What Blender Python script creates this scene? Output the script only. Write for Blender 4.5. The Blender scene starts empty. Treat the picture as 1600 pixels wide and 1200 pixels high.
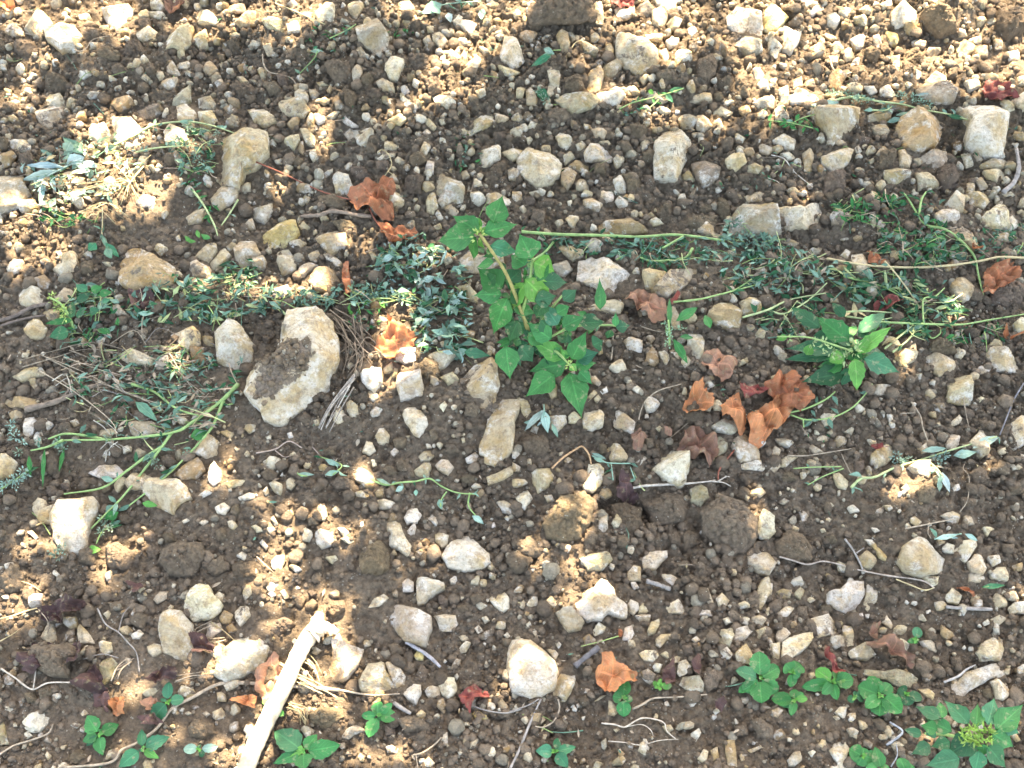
import bpy, math, random
import numpy as np
from mathutils import Vector

# ---------------------------------------------------------------- camera, sky, sun, exposure
SC = bpy.context.scene
COL = SC.collection
R = math.radians
CAM_H, PITCH, FPX = 1.45, R(62), 1716.0
cam_data = bpy.data.cameras.new('camera')
cam = bpy.data.objects.new('camera', cam_data)
COL.objects.link(cam)
cam.location = (0, 0, CAM_H)
cam.rotation_euler = (R(90) - PITCH, 0, 0)
cam_data.sensor_width = 36
cam_data.lens = 36 * FPX / 1600
cam_data.clip_start = 0.05
cam_data.clip_end = 600
SC.camera = cam

SUN_EL, SUN_AZ = R(50), R(14)          # azimuth clockwise from +Y (the direction the camera looks)
world = bpy.data.worlds.new('World')
SC.world = world
world.use_nodes = True
wn = world.node_tree.nodes
sky = wn.new('ShaderNodeTexSky')
sky.sky_type = 'NISHITA'
sky.sun_disc = False
sky.sun_elevation = SUN_EL
sky.sun_rotation = SUN_AZ
sky.dust_density = 2.0
wn['Background'].inputs['Strength'].default_value = 0.108
world.node_tree.links.new(sky.outputs[0], wn['Background'].inputs['Color'])
sun_data = bpy.data.lights.new('sun', 'SUN')
sun_data.energy = 4.1
sun_data.angle = R(0.53)
sun_data.color = (1.0, 0.92, 0.82)
sun = bpy.data.objects.new('sun', sun_data)
COL.objects.link(sun)
SUND = np.array([math.sin(SUN_AZ) * math.cos(SUN_EL), math.cos(SUN_AZ) * math.cos(SUN_EL), math.sin(SUN_EL)])
sun.rotation_euler = Vector(SUND).to_track_quat('Z', 'Y').to_euler()
sun.location = (0.5, 3, 4)
SC.view_settings.view_transform = 'Standard'
SC.view_settings.look = 'None'
SC.view_settings.gamma = 1
SC.view_settings.use_curve_mapping = False
SC.view_settings.exposure = 3.7
SC.view_settings.use_white_balance = True
SC.view_settings.white_balance_temperature = 8050
SC.view_settings.white_balance_tint = 11
SC.cycles.max_bounces = 6
SC.cycles.diffuse_bounces = 3
SC.cycles.transparent_max_bounces = 4

RNG = np.random.RandomState(7)
random.seed(7)

# ---------------------------------------------------------------- noise
def _hash(ix, iy, seed):
    h = (ix.astype(np.int64) * 374761393 + iy.astype(np.int64) * 668265263 + seed * 982451653) & 0xffffffff
    h = ((h ^ (h >> 13)) * 1274126177) & 0xffffffff
    h = ((h ^ (h >> 16)) * 2246822519) & 0xffffffff
    return ((h ^ (h >> 15)) & 0xffff) / 65535.0

def vnoise(x, y, seed=0):
    x = np.asarray(x, float); y = np.asarray(y, float)
    ix = np.floor(x); iy = np.floor(y)
    fx = x - ix; fy = y - iy
    fx = fx * fx * fx * (fx * (fx * 6 - 15) + 10); fy = fy * fy * fy * (fy * (fy * 6 - 15) + 10)
    a = _hash(ix, iy, seed); b = _hash(ix + 1, iy, seed); c = _hash(ix, iy + 1, seed); d = _hash(ix + 1, iy + 1, seed)
    return (a + (b - a) * fx) * (1 - fy) + (c + (d - c) * fx) * fy

def fbm(x, y, seed=0, oct=4, gain=0.5):
    s = 0; a = 1; t = 0
    for o in range(oct):
        s = s + a * (vnoise(x * 2 ** o + o * 17.3, y * 2 ** o + o * 9.1, seed + o) - 0.5)
        t += a; a *= gain
    return s / t

# ---------------------------------------------------------------- the lie of the ground
# photo-sized pixel -> the place on the ground it looks at
def ray(px, py):
    x = (np.asarray(px, float) - 800) / FPX; y = (600 - np.asarray(py, float)) / FPX
    s, c = math.sin(PITCH), math.cos(PITCH)
    return np.stack([x, y * s + c, y * c - s], -1)

def plane(px, py, z=0.0):
    d = ray(px, py)
    t = (z - CAM_H) / d[..., 2]
    return d * np.asarray(t)[..., None] + np.array([0, 0, CAM_H])

def project(P):
    P = np.asarray(P, float) - np.array([0, 0, CAM_H])
    s, c = math.sin(PITCH), math.cos(PITCH)
    up = P[..., 1] * s + P[..., 2] * c; fw = P[..., 1] * c - P[..., 2] * s
    return 800 + FPX * P[..., 0] / fw, 600 - FPX * up / fw

DIPS = [(955, 785, 34, 14, -.028), (1010, 795, 26, 12, -.022), (1088, 690, 16, 12, -.015), (1310, 385, 60, 16, -.015),
        (985, 485, 26, 14, -.02), (545, 205, 40, 26, -.018), (1350, 105, 28, 18, -.02), (870, 20, 60, 26, .03), (1480, 30, 40, 34, .02),
        (1575, 60, 26, 40, .02), (60, 980, 46, 30, -.012), (300, 1000, 30, 30, -.006), (1140, 820, 60, 50, .008), (900, 830, 60, 40, .012),
        (560, 690, 70, 30, -.008), (245, 360, 60, 25, -.006), (1460, 720, 70, 8, -.014), (360, 1010, 30, 30, -.008)]
DIPW = [(plane(a, b), c * .00096, d * .00105, e) for a, b, c, d, e in DIPS]

def G(x, y):
    x = np.asarray(x, float); y = np.asarray(y, float)
    z = 0.042 * fbm(x * 3.1 + 5, y * 3.6 + 2, 11, 2) + (.022 + .014 * np.clip((y - .95) * 2, 0, 1)) * fbm(x * 11, y * 11, 23, 2)
    for p, rx, ry, e in DIPW:
        z = z + e * np.exp(-((x - p[0]) / (rx * 1.2)) ** 2 - ((y - p[1]) / (ry * 1.2)) ** 2)
    fade = np.clip(1.6 - np.hypot(x, y - 0.9) / 2.5, 0, 1)
    return z * fade

def at(px, py, dz=0.0):
    z = 0.0
    for _ in range(4):
        P = plane(px, py, z)
        z = G(P[..., 0], P[..., 1]) + dz
    return plane(px, py, z)

PXM = 0.957e-3   # metres per pixel in the middle of the picture
def scale_at(px, py):
    p = plane(px, py)
    return float(np.dot(p - np.array([0, 0, CAM_H]), [0, math.cos(PITCH), -math.sin(PITCH)])) / FPX

# ---------------------------------------------------------------- materials
def mat(name):
    m = bpy.data.materials.new(name); m.use_nodes = True
    nt = m.node_tree; b = nt.nodes['Principled BSDF']
    b.inputs['Specular IOR Level'].default_value = 0.25
    return m, nt, b

def N_(nt, typ, **kw):
    n = nt.nodes.new(typ)
    for k, v in kw.items():
        if k.startswith('i_'):
            k = k[2:]
            n.inputs[int(k) if k.isdigit() else k.replace('_', ' ')].default_value = v
        else: setattr(n, k, v)
    return n

def noise(nt, co, scale, detail=4, rough=.55, dist=0.0):
    n = N_(nt, 'ShaderNodeTexNoise', i_Scale=scale, i_Detail=detail, i_Roughness=rough, i_Distortion=dist)
    nt.links.new(co, n.inputs['Vector']); return n.outputs['Fac']

def ramp(nt, fac, stops):
    n = nt.nodes.new('ShaderNodeValToRGB'); e = n.color_ramp.elements
    while len(e) < len(stops): e.new(0.5)
    for i, (p, c) in enumerate(stops):
        e[i].position = p; e[i].color = (*c, 1) if len(c) == 3 else c
    nt.links.new(fac, n.inputs[0]); return n.outputs[0]

def mix(nt, fac, a, b, blend='MIX'):
    n = nt.nodes.new('ShaderNodeMix'); n.data_type = 'RGBA'; n.blend_type = blend
    for sock, v in ((n.inputs[0], fac), (n.inputs[6], a), (n.inputs[7], b)):
        if isinstance(v, bpy.types.NodeSocket): nt.links.new(v, sock)
        else: sock.default_value = v if not isinstance(v, tuple) or len(v) == 4 else (*v, 1)
    return n.outputs[2]

def math_(nt, op, a, b=0.0, c=None):
    n = nt.nodes.new('ShaderNodeMath'); n.operation = op
    for i, v in enumerate((a, b, c)):
        if v is None: continue
        if isinstance(v, bpy.types.NodeSocket): nt.links.new(v, n.inputs[i])
        else: n.inputs[i].default_value = v
    return n.outputs[0]

def bump(nt, b, h, strength, dist):
    n = N_(nt, 'ShaderNodeBump', i_Strength=strength, i_Distance=dist)
    nt.links.new(h, n.inputs['Height']); nt.links.new(n.outputs[0], b.inputs['Normal'])

def attr(nt, name, out='Color'):
    n = nt.nodes.new('ShaderNodeAttribute'); n.attribute_name = name; return n.outputs[out]

M = {}
# soil: brown loam with pale limestone grit
m, nt, b = mat('soil')
co = nt.nodes.new('ShaderNodeNewGeometry').outputs['Position']
n1 = noise(nt, co, 9, 5, .6); n2 = noise(nt, co, 160, 4, .7)
c = ramp(nt, n1, [(.3, (.130, .095, .060)), (.5, (.188, .140, .090)), (.72, (.245, .185, .122))])
c = mix(nt, ramp(nt, noise(nt, co, 5, 6, .7, 1.0), [(.46, (0, 0, 0)), (.62, (.6, .6, .6))]), c, (.25, .192, .130))
c = mix(nt, .75, c, ramp(nt, n2, [(.28, (.42, .40, .38)), (.5, (1, 1, 1)), (.72, (1.55, 1.5, 1.42))]), 'MULTIPLY')
vo = N_(nt, 'ShaderNodeTexVoronoi', i_Scale=190); nt.links.new(co, vo.inputs['Vector'])
grit = math_(nt, 'MULTIPLY', math_(nt, 'LESS_THAN', vo.outputs['Distance'], .24), math_(nt, 'GREATER_THAN', noise(nt, co, 75, 2), .60))
c = mix(nt, grit, c, (.42, .38, .29))
nt.links.new(c, b.inputs['Base Color']); b.inputs['Roughness'].default_value = .95
bump(nt, b, math_(nt, 'ADD', noise(nt, co, 110, 6, .75), math_(nt, 'MULTIPLY', noise(nt, co, 480, 3, .7), .3)), 1.0, .016)
M['soil'] = m

# crumbs and clods of the same soil, each with a tint of its own
m, nt, b = mat('soil_crumb')
co = nt.nodes.new('ShaderNodeNewGeometry').outputs['Position']
k = attr(nt, 'kcol')
c = mix(nt, .8, k, ramp(nt, noise(nt, co, 130, 5, .7), [(.28, (.55, .53, .5)), (.5, (1, 1, 1)), (.74, (1.5, 1.45, 1.35))]), 'MULTIPLY')
vo = N_(nt, 'ShaderNodeTexVoronoi', i_Scale=240); nt.links.new(co, vo.inputs['Vector'])
grit = math_(nt, 'MULTIPLY', math_(nt, 'LESS_THAN', vo.outputs['Distance'], .22), math_(nt, 'GREATER_THAN', noise(nt, co, 90, 2), .62))
c = mix(nt, grit, c, (.45, .40, .30))
nt.links.new(c, b.inputs['Base Color']); b.inputs['Roughness'].default_value = .95
bump(nt, b, math_(nt, 'ADD', noise(nt, co, 170, 6, .75), math_(nt, 'MULTIPLY', noise(nt, co, 600, 3, .7), .3)), 1.0, .014)
M['crumb'] = m

# limestone: pale crust, ochre stain, smears of soil on the upper faces
m, nt, b = mat('limestone')
co = nt.nodes.new('ShaderNodeNewGeometry'); nrm = co.outputs['Normal']; co = co.outputs['Position']
k = attr(nt, 'kcol'); dirt = attr(nt, 'dirt', 'Fac')
n1 = noise(nt, co, 24, 5, .62, .6)
c = mix(nt, ramp(nt, n1, [(.38, (0, 0, 0)), (.56, (1, 1, 1))]), mix(nt, 1, k, (.84, .71, .50), 'MULTIPLY'), k)
c = mix(nt, ramp(nt, noise(nt, co, 38, 5, .7, .2), [(.53, (0, 0, 0)), (.63, (.6, .6, .6))]), c, (.70, .655, .565))
c = mix(nt, ramp(nt, noise(nt, co, 85, 5, .75), [(.50, (0, 0, 0)), (.64, (.72, .72, .72))]), c, (.27, .19, .115))
c = mix(nt, .55, c, ramp(nt, noise(nt, co, 210, 4, .75), [(.3, (.5, .46, .4)), (.5, (1, 1, 1)), (.75, (1.25, 1.24, 1.2))]), 'MULTIPLY')
up = N_(nt, 'ShaderNodeSeparateXYZ'); nt.links.new(nrm, up.inputs[0])
soilm = math_(nt, 'ADD', math_(nt, 'MULTIPLY', up.outputs[2], .16), math_(nt, 'ADD', noise(nt, co, 34, 6, .74, .5), dirt))
sc_ = mix(nt, 1, (.19, .145, .10), ramp(nt, noise(nt, co, 230, 4, .7), [(.3, (.45, .45, .45)), (.5, (1, 1, 1)), (.72, (1.7, 1.6, 1.5))]), 'MULTIPLY')
c = mix(nt, ramp(nt, soilm, [(.72, (0, 0, 0)), (.77, (1, 1, 1))]), c, sc_)
nt.links.new(c, b.inputs['Base Color']); b.inputs['Roughness'].default_value = .85
bump(nt, b, math_(nt, 'ADD', noise(nt, co, 95, 6, .7), math_(nt, 'MULTIPLY', noise(nt, co, 420, 3, .7), .3)), .9, .011)
M['stone'] = m

# living and wilted leaves
def leaf_mat(name, rough, trans, veins, blotch):
    m, nt, b = mat(name)
    co = nt.nodes.new('ShaderNodeNewGeometry').outputs['Position']
    k = attr(nt, 'kcol'); uv = nt.nodes.new('ShaderNodeSeparateXYZ'); nt.links.new(attr(nt, 'luv', 'Vector'), uv.inputs[0])
    av = math_(nt, 'ABSOLUTE', uv.outputs[1])
    mid = math_(nt, 'LESS_THAN', av, .07)
    side = math_(nt, 'LESS_THAN', math_(nt, 'FRACT', math_(nt, 'SUBTRACT', math_(nt, 'MULTIPLY', uv.outputs[0], 8.0), math_(nt, 'MULTIPLY', av, 2.6))), .13)
    v = math_(nt, 'MAXIMUM', mid, math_(nt, 'MULTIPLY', side, .55))
    c = mix(nt, .7, k, ramp(nt, noise(nt, co, 60, 4, .6), [(.3, (.62, .66, .6)), (.5, (1, 1, 1)), (.72, (1.4, 1.3, 1.2))]), 'MULTIPLY')
    c = mix(nt, math_(nt, 'MULTIPLY', v, veins), c, mix(nt, 1, c, (1.9, 1.7, 1.7), 'MULTIPLY'))
    c = mix(nt, ramp(nt, noise(nt, co, 110, 3, .6), [(.58, (0, 0, 0)), (.70, (1, 1, 1))]), c, mix(nt, blotch, c, (.30, .26, .14)))
    nt.links.new(c, b.inputs['Base Color']); b.inputs['Roughness'].default_value = rough
    bump(nt, b, math_(nt, 'ADD', math_(nt, 'MULTIPLY', v, -.6), noise(nt, co, 150, 3)), .5, .0015)
    tr = nt.nodes.new('ShaderNodeBsdfTranslucent'); nt.links.new(c, tr.inputs[0])
    ms = nt.nodes.new('ShaderNodeMixShader'); ms.inputs[0].default_value = trans
    nt.links.new(b.outputs[0], ms.inputs[1]); nt.links.new(tr.outputs[0], ms.inputs[2])
    nt.links.new(ms.outputs[0], nt.nodes['Material Output'].inputs[0])
    M[name] = m
leaf_mat('leaf', .48, .22, .6, .55)
leaf_mat('wilted', .7, .15, .5, .3)
leaf_mat('dead', .6, .22, .55, .5)

def tint_mat(name, rough, sc=90, lo=.65, hi=1.35):
    m, nt, b = mat(name)
    co = nt.nodes.new('ShaderNodeNewGeometry').outputs['Position']
    c = mix(nt, .8, attr(nt, 'kcol'), ramp(nt, noise(nt, co, sc, 4, .65), [(.3, (lo,) * 3), (.7, (hi,) * 3)]), 'MULTIPLY')
    nt.links.new(c, b.inputs['Base Color']); b.inputs['Roughness'].default_value = rough
    bump(nt, b, noise(nt, co, sc * 3, 4, .7), .5, .002)
    M[name] = m
tint_mat('stem', .5)
tint_mat('wood', .85, 140, .45, 1.5)
tint_mat('peeled_wood', .8, 45, .35, 1.45)

# ---------------------------------------------------------------- mesh helpers
def mesh(name, V, F, m, kcol=None, extra=None, smooth=True):
    V = np.ascontiguousarray(V, np.float32); F = np.ascontiguousarray(F, np.int32)
    me = bpy.data.meshes.new(name)
    me.vertices.add(len(V)); me.vertices.foreach_set('co', V.ravel())
    k = F.shape[1]
    me.loops.add(F.size); me.loops.foreach_set('vertex_index', F.ravel())
    me.polygons.add(len(F)); me.polygons.foreach_set('loop_start', np.arange(0, F.size, k, dtype=np.int32))
    me.polygons.foreach_set('loop_total', np.full(len(F), k, np.int32))
    if kcol is not None:
        a = me.attributes.new('kcol', 'FLOAT_COLOR', 'POINT'); cc = np.ones((len(V), 4), np.float32)
        cc[:, :3] = kcol; a.data.foreach_set('color', cc.ravel())
    for n, v in (extra or {}).items():
        v = np.asarray(v, np.float32)
        if v.ndim == 2:
            a = me.attributes.new(n, 'FLOAT_VECTOR', 'POINT'); a.data.foreach_set('vector', np.ascontiguousarray(v).ravel())
        else:
            a = me.attributes.new(n, 'FLOAT', 'POINT'); a.data.foreach_set('value', np.broadcast_to(v, (len(V),)).astype(np.float32).ravel())
    me.update(calc_edges=True)
    me.polygons.foreach_set('use_smooth', np.full(len(F), smooth, bool))
    me.materials.append(m)
    return me

def obj(name, me, loc=(0, 0, 0), parent=None, label=None, cat=None, group=None, kind=None):
    o = bpy.data.objects.new(name, me); COL.objects.link(o); o.location = [float(v) for v in loc]
    if parent is not None: o.parent = parent
    for k, v in (('label', label), ('category', cat), ('group', group), ('kind', kind)):
        if v: o[k] = v
    return o

class Bag:                                  # many small shapes of one stuff object
    def __init__(s): s.V = []; s.F = []; s.K = []; s.X = {}; s.n = 0
    def add(s, V, F, k, **x):
        s.V.append(V); s.F.append(F + s.n); s.n += len(V)
        s.K.append(np.broadcast_to(np.asarray(k, float), (len(V), 3)))
        for n, v in x.items():
            v = np.asarray(v, float)
            s.X.setdefault(n, []).append(v if v.ndim == 2 else np.broadcast_to(v, (len(V),)))
    def mesh(s, name, m, smooth=True, origin=(0, 0, 0)):
        return mesh(name, np.concatenate(s.V) - np.asarray(origin, float), np.concatenate(s.F), m, np.concatenate(s.K), {n: np.concatenate(v) for n, v in s.X.items()}, smooth)

def norm(v):
    v = np.asarray(v, float); return v / np.maximum(np.linalg.norm(v, axis=-1, keepdims=True), 1e-9)

# ---------------------------------------------------------------- ground: one sheet out to the horizon
def axis(lo, hi, step, far):
    core = np.arange(lo, hi, step); d = step; out = []; x = 0
    while x < far:
        d *= 1.22; x += d; out.append(x)
    out = np.array(out)
    return np.concatenate([(lo - out)[::-1], core, core[-1] + out])
xs = axis(-1.12, 1.12, .0030, 250); ys = axis(.16, 1.66, .0030, 250)
XX, YY = np.meshgrid(xs, ys)
def micro(x, y):
    rough = .35 + 1.3 * np.clip(vnoise(x * 4 + 3, y * 4, 77), 0, 1)
    w = fbm(x * 60, y * 60, 31, 3, .6)
    return rough * (.028 * (.10 - np.abs(w)) + .008 * fbm(x * 150, y * 150, 37, 2))
near = (np.abs(XX) < 2.2) & (YY > -.8) & (YY < 3)
ZZ = G(XX, YY) + np.where(near, micro(XX, YY), 0)
ny, nx = XX.shape
idx = np.arange(nx * ny).reshape(ny, nx)
F = np.stack([idx[:-1, :-1], idx[:-1, 1:], idx[1:, 1:], idx[1:, :-1]], -1).reshape(-1, 4)
obj('ground', mesh('ground', np.stack([XX, YY, ZZ], -1).reshape(-1, 3), F, M['soil']), kind='structure', label='bare brown crumbly soil of a stony vineyard floor')

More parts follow.
